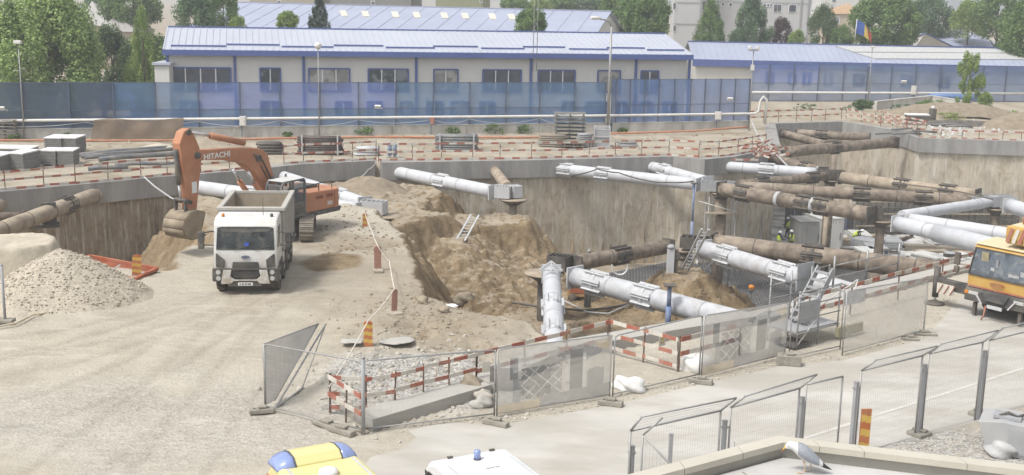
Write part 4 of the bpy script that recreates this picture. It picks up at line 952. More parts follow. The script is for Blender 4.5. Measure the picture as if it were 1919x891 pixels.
A0,A1=W(1775,86,4.6),W(1900,87,4.6); 
t,ro,n,a,b,back,d=simple_building('site_office_building','small white gabled shed with blue-edged roof behind the low building, right',W(1786,86,5.0),W(1786,86,5.0)+Vector((8,0,0)),W(1786,86,5.0)+Vector((-4.0,9,2.0)),W(1786,86,5.0)+Vector((5.5,9,2.0)),M_cream,M_roofb,.15,M_trim)
# gable wall facing the viewer at its left end
p0,p1,p2=W(1677,86,5.0),W(1786,88,5.0),W(1733,63.5,7.0); mb=MB(); ex=Vector((.3,2,0))
mb.prism([Vector((p0.x,p0.y,0)),Vector((p1.x,p1.y,0)),p1,p2,p0],ex); mb.build('gable_wall',M_cream,t); MB().bar(p0,p2+Vector((0,0,.05)),.3,.15).bar(p2+Vector((0,0,.05)),p1,.3,.15).build('gable_trim',M_trim,t)
# big blue roof hall with skylights
E0=W(405,66,6.3); R0,R1=W(442,5,9.7),W(1146,22,9.7); _d=(R1-R0).normalized(); _b=Vector((-_d.y,_d.x,0)); _dp=(R0-E0).dot(_b); E0,E1=[r_-_b*_dp-Vector((0,0,3.4)) for r_ in (R0,R1)]
t,ro,n,a,b,back,d=simple_building('industrial_hall','very long hall with pale blue roof and a row of skylights, behind the white building',E0,E1,R0,R1,M_cream,M_roofb,.0,None,2.2)
for x in (643,684,740,780,832,871,922,958):
    y=26.5+(x-643)*.02; P=[]
    for (dx,dy) in ((-7,-5),(5,-5),(9,5),(-3,5)):
        dd=ray(x+dx,y+dy); nn=(E1-E0).cross(R0-E0).normalized(); P.append(CAM+dd*((E0-CAM).dot(nn)/dd.dot(nn))+n*.1)
    mb=MB(); mb.add(P+[p-n*.1 for p in P],[(0,1,2,3),(0,4,5,1),(1,5,6,2),(2,6,7,3),(3,7,4,0)]); mb.build('skylight',mat('skylight_cream',(.58,.55,.46),.5),ro)
# grey apartment block
M_block=mat('block_plaster',(.47,.465,.46),.9,var=.04,scale=.2,dirt=(.36,.35,.34),dirt_amt=.3,dscale=.15)
def block(label,x0,x1,depth,z1,m,wins,wm=None,lines=(),pipes=(),side=12,z0=0,roof=None):
    a=WY(x0,60,depth);b=WY(x1,60,depth); a.z=b.z=z0; t=thing('apartment_block',label,'building',a); out=Vector((0,-1,0))
    mb=MB(); P=[a,b,b+Vector((1,side,0)),a+Vector((1,side,0))]; mb.add([Vector((p.x,p.y,z0)) for p in P]+[Vector((p.x,p.y,z1)) for p in P],[(0,1,5,4),(1,2,6,5),(2,3,7,6),(3,0,4,7),(4,5,6,7)]); mb.build('wall',m,t)
    for (u0,v0,u1,v1) in wins:
        p=WY(u0,v0,depth);q=WY(u1,v1,depth); f=MB(); f.box(((p.x+q.x)/2,depth-.03,(p.z+q.z)/2),(q.x-p.x+.2,.1,p.z-q.z+.2)); fo=f.build('window',M_mull,t); MB().box(((p.x+q.x)/2,depth-.09,(p.z+q.z)/2),(q.x-p.x,.04,p.z-q.z)).build('pane',M_glass,fo)
    for y in lines:
        p=WY(x0,y,depth); MB().box(((a.x+b.x)/2,depth-.03,p.z),(b.x-a.x,.06,.18)).build('floor_band',M_grey,t)
    for x in pipes:
        p=WY(x,40,depth); MB().box((p.x,depth-.1,z1/2),(.16,.16,z1)).build('downpipe',M_grey,t)
    if roof: MB().box(((a.x+b.x)/2+.5,depth+side/2,z1+.25),((b.x-a.x)+1,side+1,.5)).build('roof',roof,t)
    return t
block('tall grey plaster apartment block rising out of the picture behind the conical trees',1300,1516,190,26,M_block,[(1315,4,1321,17),(1353,6,1357,11),(1367,6,1371,12),(1431,8,1435,12),(1438,8,1441,12),(1443.5,8,1446,12),(1450.5,9,1455.5,22),(1458,9,1463,22),(1479,10,1484,22.5),(1486,10,1491,22.5)],pipes=(1344,1499,1513),lines=(3,))
block('paler wing of the grey apartment block with floor lines and balconies, left side',1262,1314,186,26,M_block,[(1262,6,1266,17),(1262,48,1266,58)],lines=(5,45),pipes=(1311,))
block('dark roofed long house at the top edge behind the skylight hall',620,770,215,11.6,mat('dark_wall',(.20,.20,.19),.9),[(696,3,702,9)],roof=mat('grey_tiles',(.2,.2,.2),.9))
block('olive green flat building at the top edge behind the hall',816,904,210,12.5,mat('olive_wall',(.24,.25,.15),.9),[(900,0,903,5)])
block('tan low house at the top edge above the spruce',470,600,220,12.2,mat('tan_wall',(.34,.30,.24),.9),[(520,2,526,8)])
block('white building far right above the orange roofed house',1535,1640,260,12.6,mat('far_white',(.55,.54,.52),.9),[(1560,-4,1566,4)])
block('pale far block above the trees at right',1690,1760,300,16,M_block,[(1700,-3,1706,3),(1720,-3,1726,3)])
def house(label,x0,x1,ye,xa,ya,depth,ze,wm,rm,dz=5):
    a=WY(x0,ye,depth); b=WY(x1,ye,depth); c=WY(xa,ya,depth+4); t=thing('house',label,'house',Vector((a.x,depth,0))); z=a.z
    P=[Vector((a.x+.3,depth+.3,0)),Vector((b.x-.3,depth+.3,0)),Vector((b.x-.3,depth+8,0)),Vector((a.x+.3,depth+8,0))]
    mb=MB(); mb.add(P+[p+Vector((0,0,z)) for p in P],[(0,1,5,4),(1,2,6,5),(2,3,7,6),(3,0,4,7)]); mb.build('wall',wm,t)
    mb=MB(); A=[Vector((a.x,depth,z)),Vector((b.x,depth,z)),Vector((b.x,depth+8.3,z)),Vector((a.x,depth+8.3,z)),c]; mb.add(A,[(0,1,4),(1,2,4),(2,3,4),(3,0,4),(3,2,1,0)]); mb.build('roof',rm,t)
    window(t,P[0]+Vector((1,0,0)),P[0]+Vector((2,0,0)),z-1.8,z-.6,Vector((0,-1,0)),2,M_mull)
house('house with pyramid grey roof between the trees at left',188,257,59,217,27,150,5.5,mat('house_tan',(.36,.30,.23),.9),mat('grey_shingle',(.30,.285,.27),.9,var=.12,scale=2))
house('house with pale grey gabled roof behind the chestnut at left',146,206,48,172,2,170,8,mat('house_tan',(.36,.30,.23),.9),mat('pale_shingle',(.36,.345,.33),.9,var=.1,scale=1))
house('beige house with orange tiled roof beside the grey block, right',1552,1612,26,1590,6,230,8,mat('house_beige',(.44,.38,.29),.9),mat('orange_tiles',(.40,.27,.16),.9,var=.15,scale=2))
# flag on the low building
p=W(1600,88,5.5); p.z=5.4; q=Vector((p.x+.15,p.y,WH(1602,36,p).z)); t=thing('flagpole','white flagpole with blue yellow and red flag drooping, on the low roof','flagpole',p)
MB().cyl(p,q,.06,8,r2=.04).build('pole',M_mull,t)
mb=MB()
def fl(pp,u,v): return pp+Vector((0,.35*math.sin(u*7+v*2),-1.15*u*u-.25*u*math.sin(v*3)))
mb.sheet(q+Vector((.05,0,-1.9)),q+Vector((2.3,0,-2.15)),q+Vector((2.15,0,-.75)),q+Vector((.05,0,-.1)),18,6,fl,lambda u,v:0 if u<.40 else (1 if u<.68 else 2),sm=True)
mb.build('flag',[mat('flag_blue',(.06,.12,.36),.8),mat('flag_yellow',(.6,.43,.08),.8),mat('flag_red',(.42,.07,.05),.8)],t,fix=False)
# -------- trees
def leafmat(name,a,b):
    m=bpy.data.materials.new(name); m.use_nodes=True; nt=m.node_tree; N=nt.nodes; L=nt.links; bs=N['Principled BSDF']; bs.inputs['Roughness'].default_value=.6; bs.inputs['Specular IOR Level'].default_value=.2
    g=N.new('ShaderNodeNewGeometry'); mx=N.new('ShaderNodeMix'); mx.data_type='RGBA'; L.new(g.outputs['Random Per Island'],mx.inputs[0]); mx.inputs[6].default_value=(*a,1); mx.inputs[7].default_value=(*b,1)
    tc=N.new('ShaderNodeTexCoord'); no=N.new('ShaderNodeTexNoise'); no.inputs['Scale'].default_value=1.1; no.inputs['Detail'].default_value=3; L.new(tc.outputs['Object'],no.inputs['Vector']); ma=N.new('ShaderNodeMath'); ma.operation='MULTIPLY_ADD'; L.new(g.outputs['Random Per Island'],ma.inputs[0]); ma.inputs[1].default_value=.55; mr=N.new('ShaderNodeMapRange'); mr.inputs[1].default_value=.36; mr.inputs[2].default_value=.64; mr.inputs[3].default_value=-.1; mr.inputs[4].default_value=.6; L.new(no.outputs['Fac'],mr.inputs[0]); L.new(mr.outputs[0],ma.inputs[2]); L.new(ma.outputs[0],mx.inputs[0])
    L.new(mx.outputs[2],bs.inputs['Base Color'])
    tl=N.new('ShaderNodeBsdfTranslucent'); L.new(mx.outputs[2],tl.inputs['Color']); ms=N.new('ShaderNodeMixShader'); ms.inputs[0].default_value=.3; L.new(bs.outputs[0],ms.inputs[1]); L.new(tl.outputs[0],ms.inputs[2]); L.new(ms.outputs[0],N['Material Output'].inputs['Surface']); return m
L_chest=leafmat('leaf_chestnut',(.155,.25,.06),(.42,.53,.20)); L_mid=leafmat('leaf_mid',(.075,.14,.04),(.21,.30,.10)); L_dark=leafmat('leaf_dark',(.05,.09,.035),(.135,.20,.075)); L_light=leafmat('leaf_light',(.15,.23,.05),(.32,.41,.13)); L_blue=leafmat('leaf_bluegreen',(.075,.135,.07),(.19,.27,.14)); L_purp=leafmat('leaf_purple',(.07,.045,.045),(.15,.10,.095)); L_spr=leafmat('needle_dark',(.03,.06,.035),(.075,.115,.065))
M_bark=mat('bark',(.11,.085,.06),.95,var=.3,scale=6,bump=.4)
def crown_mesh(kind,n,leaf,seed):
    """unit crown: x,y in -1..1, z in 0..1 (scaled per tree)"""
    rg=np.random.RandomState(seed); cl=[]
    if kind=='broad':
        for i in range(70):
            z=rg.rand()**.8; ph=rg.rand()*6.283; prof=math.sin(math.pi*min(1,(z*.86+.12)))**.55; r=prof*(.62+.38*rg.rand()) ; cl.append((r*math.cos(ph)*.86,r*math.sin(ph)*.86,.06+.86*z,.17+.13*rg.rand()))
    elif kind=='cone':
        for i in range(80):
            z=rg.rand()**1.3; ph=rg.rand()*6.283; prof=min(1,(1-z)*1.5)**.85*(.55+.45*min(1,z*5)); r=prof*(.55+.45*rg.rand()); cl.append((r*math.cos(ph)*.88,r*math.sin(ph)*.88,.03+.93*z,.13+.10*rg.rand()))
    elif kind=='spruce':
        for k in range(16):
            z=k/16; R_=(1-z)**.9
            for j in range(int(5+9*R_)):
                ph=rg.rand()*6.283; r=R_*(.3+.7*rg.rand()); cl.append((r*math.cos(ph),r*math.sin(ph),.02+.95*z-.05*r,.10+.05*rg.rand()))
        cl.append((0,0,.97,.05))
    elif kind=='sparse':
        for i in range(34):
            z=rg.rand(); ph=rg.rand()*6.283; r=(.2+.8*rg.rand())*(.35+.65*math.sin(math.pi*min(1,z*.8+.15))); cl.append((r*math.cos(ph)*.9,r*math.sin(ph)*.9,z*.95+.03,.10+.12*rg.rand()))
    cl=np.array(cl); w_=cl[:,3]**2; idx=rg.choice(len(cl),n,p=w_/w_.sum())
    dirs=rg.normal(size=(n,3)); dirs/=np.linalg.norm(dirs,axis=1)[:,None]; rad=rg.rand(n)**.4
    c=cl[idx,:3]+dirs*(cl[idx,3]*rad)[:,None]*np.array([1,1,.75])
    nrm=dirs*.7+rg.normal(size=(n,3))*.6+np.array([0,0,.45]); nrm/=np.linalg.norm(nrm,axis=1)[:,None]
    t1=np.cross(nrm,rg.normal(size=(n,3))); t1/=np.linalg.norm(t1,axis=1)[:,None]; t2=np.cross(nrm,t1)
    s=leaf*(.6+.8*rg.rand(n))[:,None]; asp=np.array([1,1,1.0])
    return c,t1*s,t2*s*.6
def leaf_verts(cr,S,lf,off):
    c,a,b=cr; c=c*np.array(S)+np.array(off); a=a*lf; b=b*lf
    return np.stack([c-a,c+b,c+a,c-b],1).reshape(-1,3)
CR={}
def tree(label,cx,x0,x1,y0,yb,depth,kind='broad',m=None,n=5200,leaf=.075,zb_=0,name=None,group='trees beyond the fences',seed=1,trunk=True):
    base=WY(cx,yb,depth); top=WY(cx,y0,depth); z0=max(zb_,base.z) if yb<400 else zb_; h=top.z-z0; w_=(WY(x1,y0,depth).x-WY(x0,y0,depth).x)/2
    t=thing(name or {'broad':'broadleaf_tree','cone':'conical_tree','spruce':'spruce_tree','sparse':'young_tree'}[kind],label,'tree',(base.x,depth,zb_),group=group)
    n=int(n*(3.3 if n>6500 else 2.4)); V=leaf_verts(crown_mesh(kind,n,leaf*.72,seed),(w_,w_,h),max(w_,.5)*.95,(0,0,z0-zb_))
    # leaves keep about square proportions
    me=bpy.data.meshes.new('crown'); me.from_pydata(V.tolist(),[],[[4*i,4*i+1,4*i+2,4*i+3] for i in range(n)]); me.materials.append(m or L_mid); me.update(); o=bpy.data.objects.new('crown',me); col.objects.link(o); o.parent=t
    if trunk:
        rg=random.Random(seed); mb=MB(); H=z0-zb_+h*.75; r=max(.08,min(.35,w_*.07)); mb.tube([Vector((0,0,-.1)),Vector((.05*w_,0,H*.5)),Vector((0,.03*w_,H))],[r,r*.7,r*.2],8)
        for k in range(5):
            a=rg.random()*6.28; zz=H*(.35+.1*k); mb.tube([Vector((0,0,zz)),Vector((math.cos(a)*w_*.35,math.sin(a)*w_*.35,zz+h*.12)),Vector((math.cos(a)*w_*.65,math.sin(a)*w_*.65,zz+h*.2))],[r*.4,r*.25,r*.08],6)
        mb.build('trunk',M_bark,t,local=True)
    return t
tree('huge fresh green chestnut overhanging the blue fence at left',92,-14,210,-30,215,99,'broad',L_chest,15000,.040,seed=11)
tree('chestnut cut off by the left picture edge, behind the lamp',-35,-110,40,-30,225,102,'broad',L_chest,7000,.05,seed=12)
tree('dark leafy hedge tree below the pyramid roof',214,166,262,56,235,112,'broad',L_dark,7000,.06,seed=13)
tree('light green upright tree left of the white building',273,236,312,16,225,104,'cone',L_light,7200,.055,seed=14)
tree('dark hedge-like tree low behind the left end of the white building',285,225,345,70,235,122,'broad',L_mid,4200,.07,seed=61)
tree('grey-green tree filling the gap left of the pyramid roof',190,150,235,-25,60,185,'broad',L_blue,3600,.07,seed=62)
tree('dark round tree at the top edge above the pyramid roof',250,192,312,-30,46,155,'broad',L_mid,6000,.055,seed=15)
tree('blue-green tree behind the left end of the white building',367,326,414,-14,80,120,'broad',L_blue,5200,.06,seed=16)
tree('second dark tree right of the blue-green one, before the hall roof',420,382,452,-24,80,124,'broad',L_mid,5200,.06,seed=17)
tree('small yellow-green bush at the corner of the hall',447,434,474,30,72,118,'broad',L_light,1600,.09,seed=18)
tree('small round yellow-green treetop before the hall roof',538,514,562,22,56,122,'broad',L_light,2600,.08,seed=19)
tree('dark spruce standing before the hall roof',598,570,626,-12,58,124,'spruce',L_spr,5200,.055,seed=20)
tree('round dark treetop before the right half of the hall',996,961,1031,18,70,124,'broad',L_mid,4200,.07,seed=21)
tree('big spreading tree at the right end of the hall',1207,1150,1262,-14,76,150,'broad',L_mid,7000,.052,seed=22)
tree('tree peeping out behind the spreading tree at the hall end',1162,1120,1210,-22,40,175,'broad',L_mid,4200,.07,seed=23)
for i,(c,w_,y) in enumerate(((965,30,-6),(1010,26,-2),(1048,28,-10),(1092,34,-8),(1130,24,0))): tree('treetop in the far row above the hall ridge','0' and c,c-w_,c+w_,y,24,200+i*4,'broad',(L_mid,L_light,L_mid,L_blue,L_dark)[i],2600,.09,seed=30+i,group='far treetops above the hall ridge')
tree('pointed mixed green tree left of the conical one, before the grey block',1328,1290,1366,-4,92,160,'cone',L_mid,6000,.055,seed=41)
tree('broad conical dark green tree before the grey block windows',1404,1358,1452,-14,92,162,'cone',L_blue,7000,.05,seed=42)
tree('purple-leaved tree before the grey block',1461,1436,1484,36,90,164,'broad',L_purp,2600,.08,seed=43)
tree('pale green bush beside the purple-leaved tree',1492,1476,1510,56,90,160,'broad',L_light,1800,.1,seed=44)
tree('dark tree at the right edge of the grey block',1540,1510,1572,10,92,170,'broad',L_dark,5200,.06,seed=45)
tree('low green bush left of the flagpole',1578,1556,1606,46,90,158,'broad',L_mid,2600,.08,seed=46)
tree('large green tree right behind the flag',1655,1592,1735,-12,92,166,'broad',L_mid,8000,.048,seed=47)
tree('olive grey tree behind the big one at right',1738,1690,1792,-4,72,190,'broad',L_blue,5200,.06,seed=48)
tree('yellow-green tree between two darker ones, right',1812,1778,1850,2,70,184,'broad',L_light,4600,.065,seed=49)
tree('dark full tree above the small gabled shed',1866,1816,1916,-14,70,176,'broad',L_mid,6400,.055,seed=50)
tree('near green tree cut by the right picture edge',1925,1862,1990,4,124,150,'broad',L_mid,8000,.048,seed=51)
tree('thin young tree growing in front of the pale fence, right',1812,1782,1848,104,196,126,'sparse',L_light,3200,.07,zb_=.5,seed=52)
tree('small slanting shrub right of the young tree',1844,1828,1860,172,204,125,'broad',L_light,1000,.11,zb_=.5,seed=53,group='shrubs on the far bank')
tree('low bush left of the young tree on the bank',1738,1718,1764,190,205,122,'broad',L_mid,900,.11,zb_=.6,seed=54,group='shrubs on the far bank',trunk=False)
tree('low weeds at the left end of the far bank',1618,1596,1640,188,204,122,'broad',L_dark,700,.12,zb_=.3,seed=55,group='shrubs on the far bank',trunk=False)
for i,(px,A,B,s) in enumerate(((686,FA,FB,.7),(850,FA,FB,.6),(925,FA,FB,.8),(985,FA,FB,.7),(540,FA,FB,.4),(130,FA,FB,.5),(30,FA,FB,.4),(1168,FB,FC,.4))):
    p=onfence(px,A,B)+Vector((0,-.6,0)); t=thing('weed_clump','green weed clump at the foot of the low white wall','weeds',p,group='weeds along the low wall')
    V=leaf_verts(crown_mesh('broad',220,.14,60+i),(s*1.3,.35,s),.6,(0,0,0)); me=bpy.data.meshes.new('leaves'); me.from_pydata(V.tolist(),[],[[4*k,4*k+1,4*k+2,4*k+3] for k in range(220)]); me.materials.append(L_mid); o=bpy.data.objects.new('leaves',me); col.objects.link(o); o.parent=t

# blue portal frame seen through the net at left
a,b=onfence(185,FA,FB)+Vector((0,1.2,0)),onfence(240,FA,FB)+Vector((0,1.2,0)); t=thing('gate_portal','blue portal frame standing behind the net at left','portal frame',a)
for q in (a,b): MB().bar(q,q+Vector((0,0,3.1)),.32).build('column',M_trim,t)
MB().bar(a+Vector((0,0,3.2)),b+Vector((0,0,3.2)),.2,.25).build('beam',M_trim,t)

for i,(x,y,sz,m_) in enumerate(((1690,207,1.0,L_blue),(1755,212,1.3,L_mid),(1778,222,1.0,L_light),(1838,214,1.2,L_blue),(1868,206,1.0,L_mid),(1600,200,1.0,L_blue),(1510,196,.8,L_blue),(1893,214,.9,L_light),(1720,222,.9,L_blue))):
    p=W(x,y,.5); p.z=zat(p.x,p.y); t=thing('weed_clump','dusty green weeds on the far bank before the distant fence','weeds',p,group='weeds on the far bank')
    V=leaf_verts(crown_mesh('sparse',420,.10,90+i),(sz*2.0,sz*.8,sz*.8),.8,(0,0,-.1)); me=bpy.data.meshes.new('leaves'); me.from_pydata(V.tolist(),[],[[4*k,4*k+1,4*k+2,4*k+3] for k in range(420)]); me.materials.append(m_); o=bpy.data.objects.new('leaves',me); col.objects.link(o); o.parent=t
# ================================================================== vehicles
M_vwhite=mat('lorry_white',(.60,.60,.585),.4,var=.04,scale=2,dirt=(.40,.36,.30),dirt_amt=.6,dscale=1.5,spec=.45,low=(.45,1.75,(.30,.25,.185)))
M_vgrey=mat('plastic_grey',(.045,.046,.048),.6,var=.2,scale=4,dirt=DUST,dirt_amt=.3)
M_rub=mat('tyre_rubber',(.045,.043,.04),.9,var=.2,scale=6,dirt=DUST,dirt_amt=.6,dscale=3)
M_rim=mat('rim_grey',(.28,.27,.25),.6,var=.15,scale=5,dirt=DUST,dirt_amt=.5)
M_bed=mat('tipper_steel',(.43,.42,.385),.6,var=.12,scale=1.6,dirt=(.30,.24,.17),dirt_amt=.55,dscale=1.6)
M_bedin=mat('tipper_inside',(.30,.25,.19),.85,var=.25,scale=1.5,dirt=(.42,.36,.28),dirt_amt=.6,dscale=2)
M_wind=mat('windscreen_glass',(.028,.032,.033),.16,var=.7,scale=2.6,spec=.35,c2=(.075,.075,.065),c2t=(.52,.62),c2scale=2.4)
M_lampl=mat('lamp_lens',(.42,.42,.40),.25,var=.1,spec=.6)
M_lampo=mat('amber_lens',(.55,.20,.03),.3)
def wheel(t,c,r,w_,axis,rim=True,name='wheel'):
    """axis: unit vector outwards, local or world"""
    c=Vector(c); a=Vector(axis).normalized(); mb=MB(); x=a.orthogonal().normalized(); y=a.cross(x); n=28
    prof=[(r*.56,-w_/2),(r*.93,-w_/2),(r,-w_*.36),(r,w_*.36),(r*.93,w_/2),(r*.56,w_/2)]
    k=0
    for (rr,h) in prof:
        for j in range(n): th=2*math.pi*j/n; mb.v.append(c+a*h+(x*math.cos(th)+y*math.sin(th))*rr)
    for i in range(len(prof)-1):
        for j in range(n): p=i*n+j;q=i*n+(j+1)%n; mb.f.append([p,q,q+n,p+n]); mb.m.append(0); mb.sm.append(True)
    for j in range(n):
        th=2*math.pi*(j+.5)/n; d=x*math.cos(th)+y*math.sin(th); mb.bar(c+d*r-a*w_*.34,c+d*r+a*w_*.34,.05,.03,up=d)
    wo=mb.build('wheel',M_rub,t,local=True,fix=False)
    mb=MB(); mb.cyl(c-a*w_*.3,c+a*w_*.34,r*.57,20); mb.cyl(c+a*w_*.34,c+a*w_*.52,r*.24,12)
    for j in range(8): th=2*math.pi*j/8; mb.cyl(c+(x*math.cos(th)+y*math.sin(th))*r*.38+a*w_*.33,c+(x*math.cos(th)+y*math.sin(th))*r*.38+a*w_*.37,.04,8)
    mb.build('rim',M_rim,wo,local=True)
def ext(poly,y0,y1): # side profile (x,z) -> prism from y0 to y1
    return [Vector((x,y0,z)) for x,z in poly],Vector((0,y1-y0,0))
def fplate(mb,poly,x0,x1,mi=0): # front polygon (y,z), thickness along x
    mb.prism([Vector((x0,y,z)) for y,z in poly],Vector((x1-x0,0,0)),mi)
def truck():
    t=thing('tipper_lorry','white tipper lorry with empty dusty body facing the viewer beside the excavator','lorry',(-10.22,43.9,0.0),R(-84.5))
    cabp=[(-.04,.98),(-.04,1.16),(-.07,1.72),(-.30,2.70),(-.46,2.90),(-.75,2.98),(-1.72,3.0),(-1.84,2.85),(-1.86,1.0)]
    mb=MB(); mb.prism(*ext(cabp,-1.2,1.2)); cab_=mb.build('cab',M_vwhite,t,bevel=.07,local=True)
    # wind screen, following the slope
    def sl(y,z,o=0): f=(z-1.72)/.98; return Vector((-.07-.23*f+o,y,z))
    mb=MB(); P=[sl(-1.10,1.80,.01),sl(1.10,1.80,.01),sl(1.06,2.62,.01),sl(.9,2.66,.01),sl(-.9,2.66,.01),sl(-1.06,2.62,.01)]; mb.prism(P,Vector((.02,0,.005))); w_=mb.build('windscreen',M_wind,t,local=True)
    mb=MB(); mb.prism([sl(-1.0,2.60,.035),sl(1.0,2.60,.035),sl(.85,2.50,.035),sl(0,2.45,.035),sl(-.85,2.50,.035)],Vector((.004,0,0))); mb.build('sun_visor',M_vgrey,w_,local=True)
    MB().box(sl(.05,1.98,.035),(.01,.16,.2)).build('blue_ornament',mat('ornament_blue',(.05,.10,.45),.5),w_,local=True)
    for y in(-.45,.35): MB().bar(sl(y,1.80,.05),sl(y+.55,1.95,.05),.02).build('wiper',M_dark,w_,local=True)
    # side windows
    for s in(-1,1):
        MB().prism([Vector((-.42,s*1.205,1.85)),Vector((-1.25,s*1.205,1.85)),Vector((-1.25,s*1.205,2.6)),Vector((-.62,s*1.205,2.6))],Vector((0,s*.015,0))).build('side_window',M_wind,cab_,local=True)
        MB().box((-1.32,s*1.22,1.75),(.2,.04,.05)).build('door_handle',M_vgrey,cab_,local=True)
        mb=MB(); fplate(mb,[(s*1.1,1.68),(s*.78,1.42),(s*.80,1.12),(s*1.12,1.16)],-.06,.02); mb.build('corner_vane',M_vgrey,t,local=True,bevel=.02)
        mb=MB(); mb.box((-.24,s*1.05,.83),(.62,.42,.52)); mb.build('bumper_corner',M_vgrey,t,local=True,bevel=.06)
        for z in(.96,.72): MB().cyl((.06,s*1.02,z),(.11,s*1.02,z),.09,16).build('headlight',M_lampl,t,local=True)
        mb=MB(); fplate(mb,[(s*.83,1.05),(s*.52,1.05),(s*.57,.78),(s*.40,.66),(s*.52,.52),(s*.66,.50),(s*.93,.50)],-.03,.115); mb.build('bumper',M_vwhite,t,local=True,bevel=.015)
        # mirrors
        a=Vector((-.25,s*1.2,2.5)); b=Vector((.02,s*1.62,2.48)); mb=MB(); mb.tube([a,b],.025,6).tube([Vector((-.25,s*1.2,1.95)),Vector((.0,s*1.62,2.0))],.025,6); mo=mb.build('mirror_arm',M_vgrey,t,local=True)
        MB().box((.0,s*1.64,2.33),(.14,.26,.42)).build('mirror',M_vgrey,mo,bevel=.04,local=True); MB().box((.0,s*1.64,1.98),(.14,.24,.24)).build('mirror',M_vgrey,mo,bevel=.04,local=True)
        MB().box((-1.6,s*1.18,.95),(.5,.1,.5)).build('step_panel',M_vgrey,t,local=True,bevel=.03)
        mb=MB(); n=10
        for i in range(n):
            a0=math.pi*i/n;a1=math.pi*(i+1)/n; mb.bar(Vector((-.98+.66*math.cos(a0),s*1.1,.52+.66*math.sin(a0))),Vector((-.98+.66*math.cos(a1),s*1.1,.52+.66*math.sin(a1))),.3,.04)
        mb.build('mudguard',M_vgrey,t,local=True)
        MB().box((-1.9,s*.9,2.2),(.12,.12,1.2)).build('snorkel',M_vgrey,t,local=True)
    mb=MB(); fplate(mb,[(-.40,.66),(.40,.66),(.57,.72),(.55,.66),(.44,.62),(-.44,.62),(-.55,.66),(-.57,.72)],-.03,.112); mb.build('bumper_bridge',M_vwhite,t,local=True)
    mb=MB(); fplate(mb,[(-.53,.84),(-.40,.69),(.40,.69),(.53,.84),(.48,1.34),(-.48,1.34)],-.05,.05); g=mb.build('grille',M_vgrey,t,local=True,bevel=.02)
    for z in(.78,.86,.94,1.16,1.24): MB().box((.055,0,z),(.02,.86,.025)).build('grille_bar',M_dark,g,local=True)
    MB().box((.075,0,1.085),(.05,2.46,.05)).build('trim_line',M_dark,t,local=True)
    mb=MB(); fplate(mb,[(-.62,.40),(.62,.40),(.62,.50),(.45,.61),(-.45,.61),(-.62,.50)],-.05,.06); mb.build('lower_intake',M_dark,t,local=True)
    p=MB().box((.125,0,.50),(.012,.56,.12)).build('number_plate',M_mull,t,local=True)
    mb=MB(); 
    for y,wd in ((-.2,.05),(-.1,.09),(.02,.08),(.15,.13)): mb.box((.134,y,.5),(.004,wd,.06))
    mb.build('plate_marks',M_dark,p,local=True)
    mb=MB(); k=[(.17*math.cos(a),1.53+.075*math.sin(a)) for a in [i*2*math.pi/24 for i in range(24)]]; fplate(mb,k,-.06,-.015); e_=mb.build('badge',M_lgrey,t,local=True)
    mb=MB(); k=[(.15*math.cos(a),1.53+.06*math.sin(a)) for a in [i*2*math.pi/24 for i in range(24)]]; fplate(mb,k,-.03,-.008); mb.build('badge_field',mat('badge_blue',(.03,.05,.13),.4),e_,local=True)
    text_mesh('badge_lettering','Ford',.10,M_lampl,None,frame(Vector((-.004,0,1.53)),(0,1,0),(0,0,1)),.002).parent=e_
    for y in(-.9,.95): MB().lathe((-.75,y,2.97),[(.06,0),(.06,.09),(.04,.13)],10).build('roof_beacon',M_lampo if y<0 else M_vgrey,t,local=True)
    MB().cyl((-1.0,.6,2.98),(-.98,.6,3.75),.012,6).build('aerial',M_dark,t,local=True)
    MB().box((-3.5,0,.85),(5.8,.9,.32)).build('chassis',M_vgrey,t,local=True)
    for x in(-.98,-2.75,-4.55,-5.85):
        for s in(-1,1): wheel(t,(x,s*1.03,.52),.52,.36,(0,s,0))
    MB().cyl((-2.4,1.0,.8),(-2.4,1.0,1.35),.25,14).build('fuel_tank',M_vwhite,t,local=True)
    # tipper body
    x0,x1,z0,z1,h=-2.15,-6.25,1.3,2.98,1.27; th=.09
    mb=MB(); mb.prism([Vector((x0,h,z0)),Vector((x1,h,z0)),Vector((x1,h,z1)),Vector((x0,h,z1))],Vector((0,-th,0))); mb.prism([Vector((x0,-h,z0)),Vector((x1,-h,z0)),Vector((x1,-h,z1)),Vector((x0,-h,z1))],Vector((0,th,0)))
    mb.box((x0-.045,0,(z0+z1)/2+.03),(.09,2*h-2*th,z1-z0+.06)); mb.box((x1+.045,0,(z0+z1)/2),(.09,2*h-2*th,z1-z0)); mb.box(((x0+x1)/2,0,z0+.05),(abs(x1-x0),2*h-.02,.1))
    b=mb.build('tipper_body',M_bed,t,local=True)
    for x in [x0-.5-i*.78 for i in range(5)]:
        for s in(-1,1): MB().box((x,s*(h+.04),(z0+z1)/2-.05),(.14,.09,z1-z0-.2)).build('body_rib',M_bed,b,local=True)
    for s in(-1,1): MB().box(((x0+x1)/2,s*(h-.02),z1+.05),(abs(x1-x0)+.1,.2,.12)).build('top_rail',M_bed,b,local=True,bevel=.02)
    MB().box((x1+.03,0,z1+.03),(.16,2*h-.3,.1)).build('tail_rail',M_bed,b,local=True); MB().box((x0+.04,0,z1+.05),(.26,2*h+.12,.14)).build('front_rail',M_bed,b,local=True,bevel=.02)
    MB().box((x0+.1,.0,2.5),(.06,2*h-.2,1.0)).build('front_shield',M_vgrey,b,local=True)
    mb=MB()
    for s in(-1,1): mb.box(((x0+x1)/2,s*(h-th-.006),(z0+z1)/2),(abs(x1-x0)-.2,.006,z1-z0-.1))
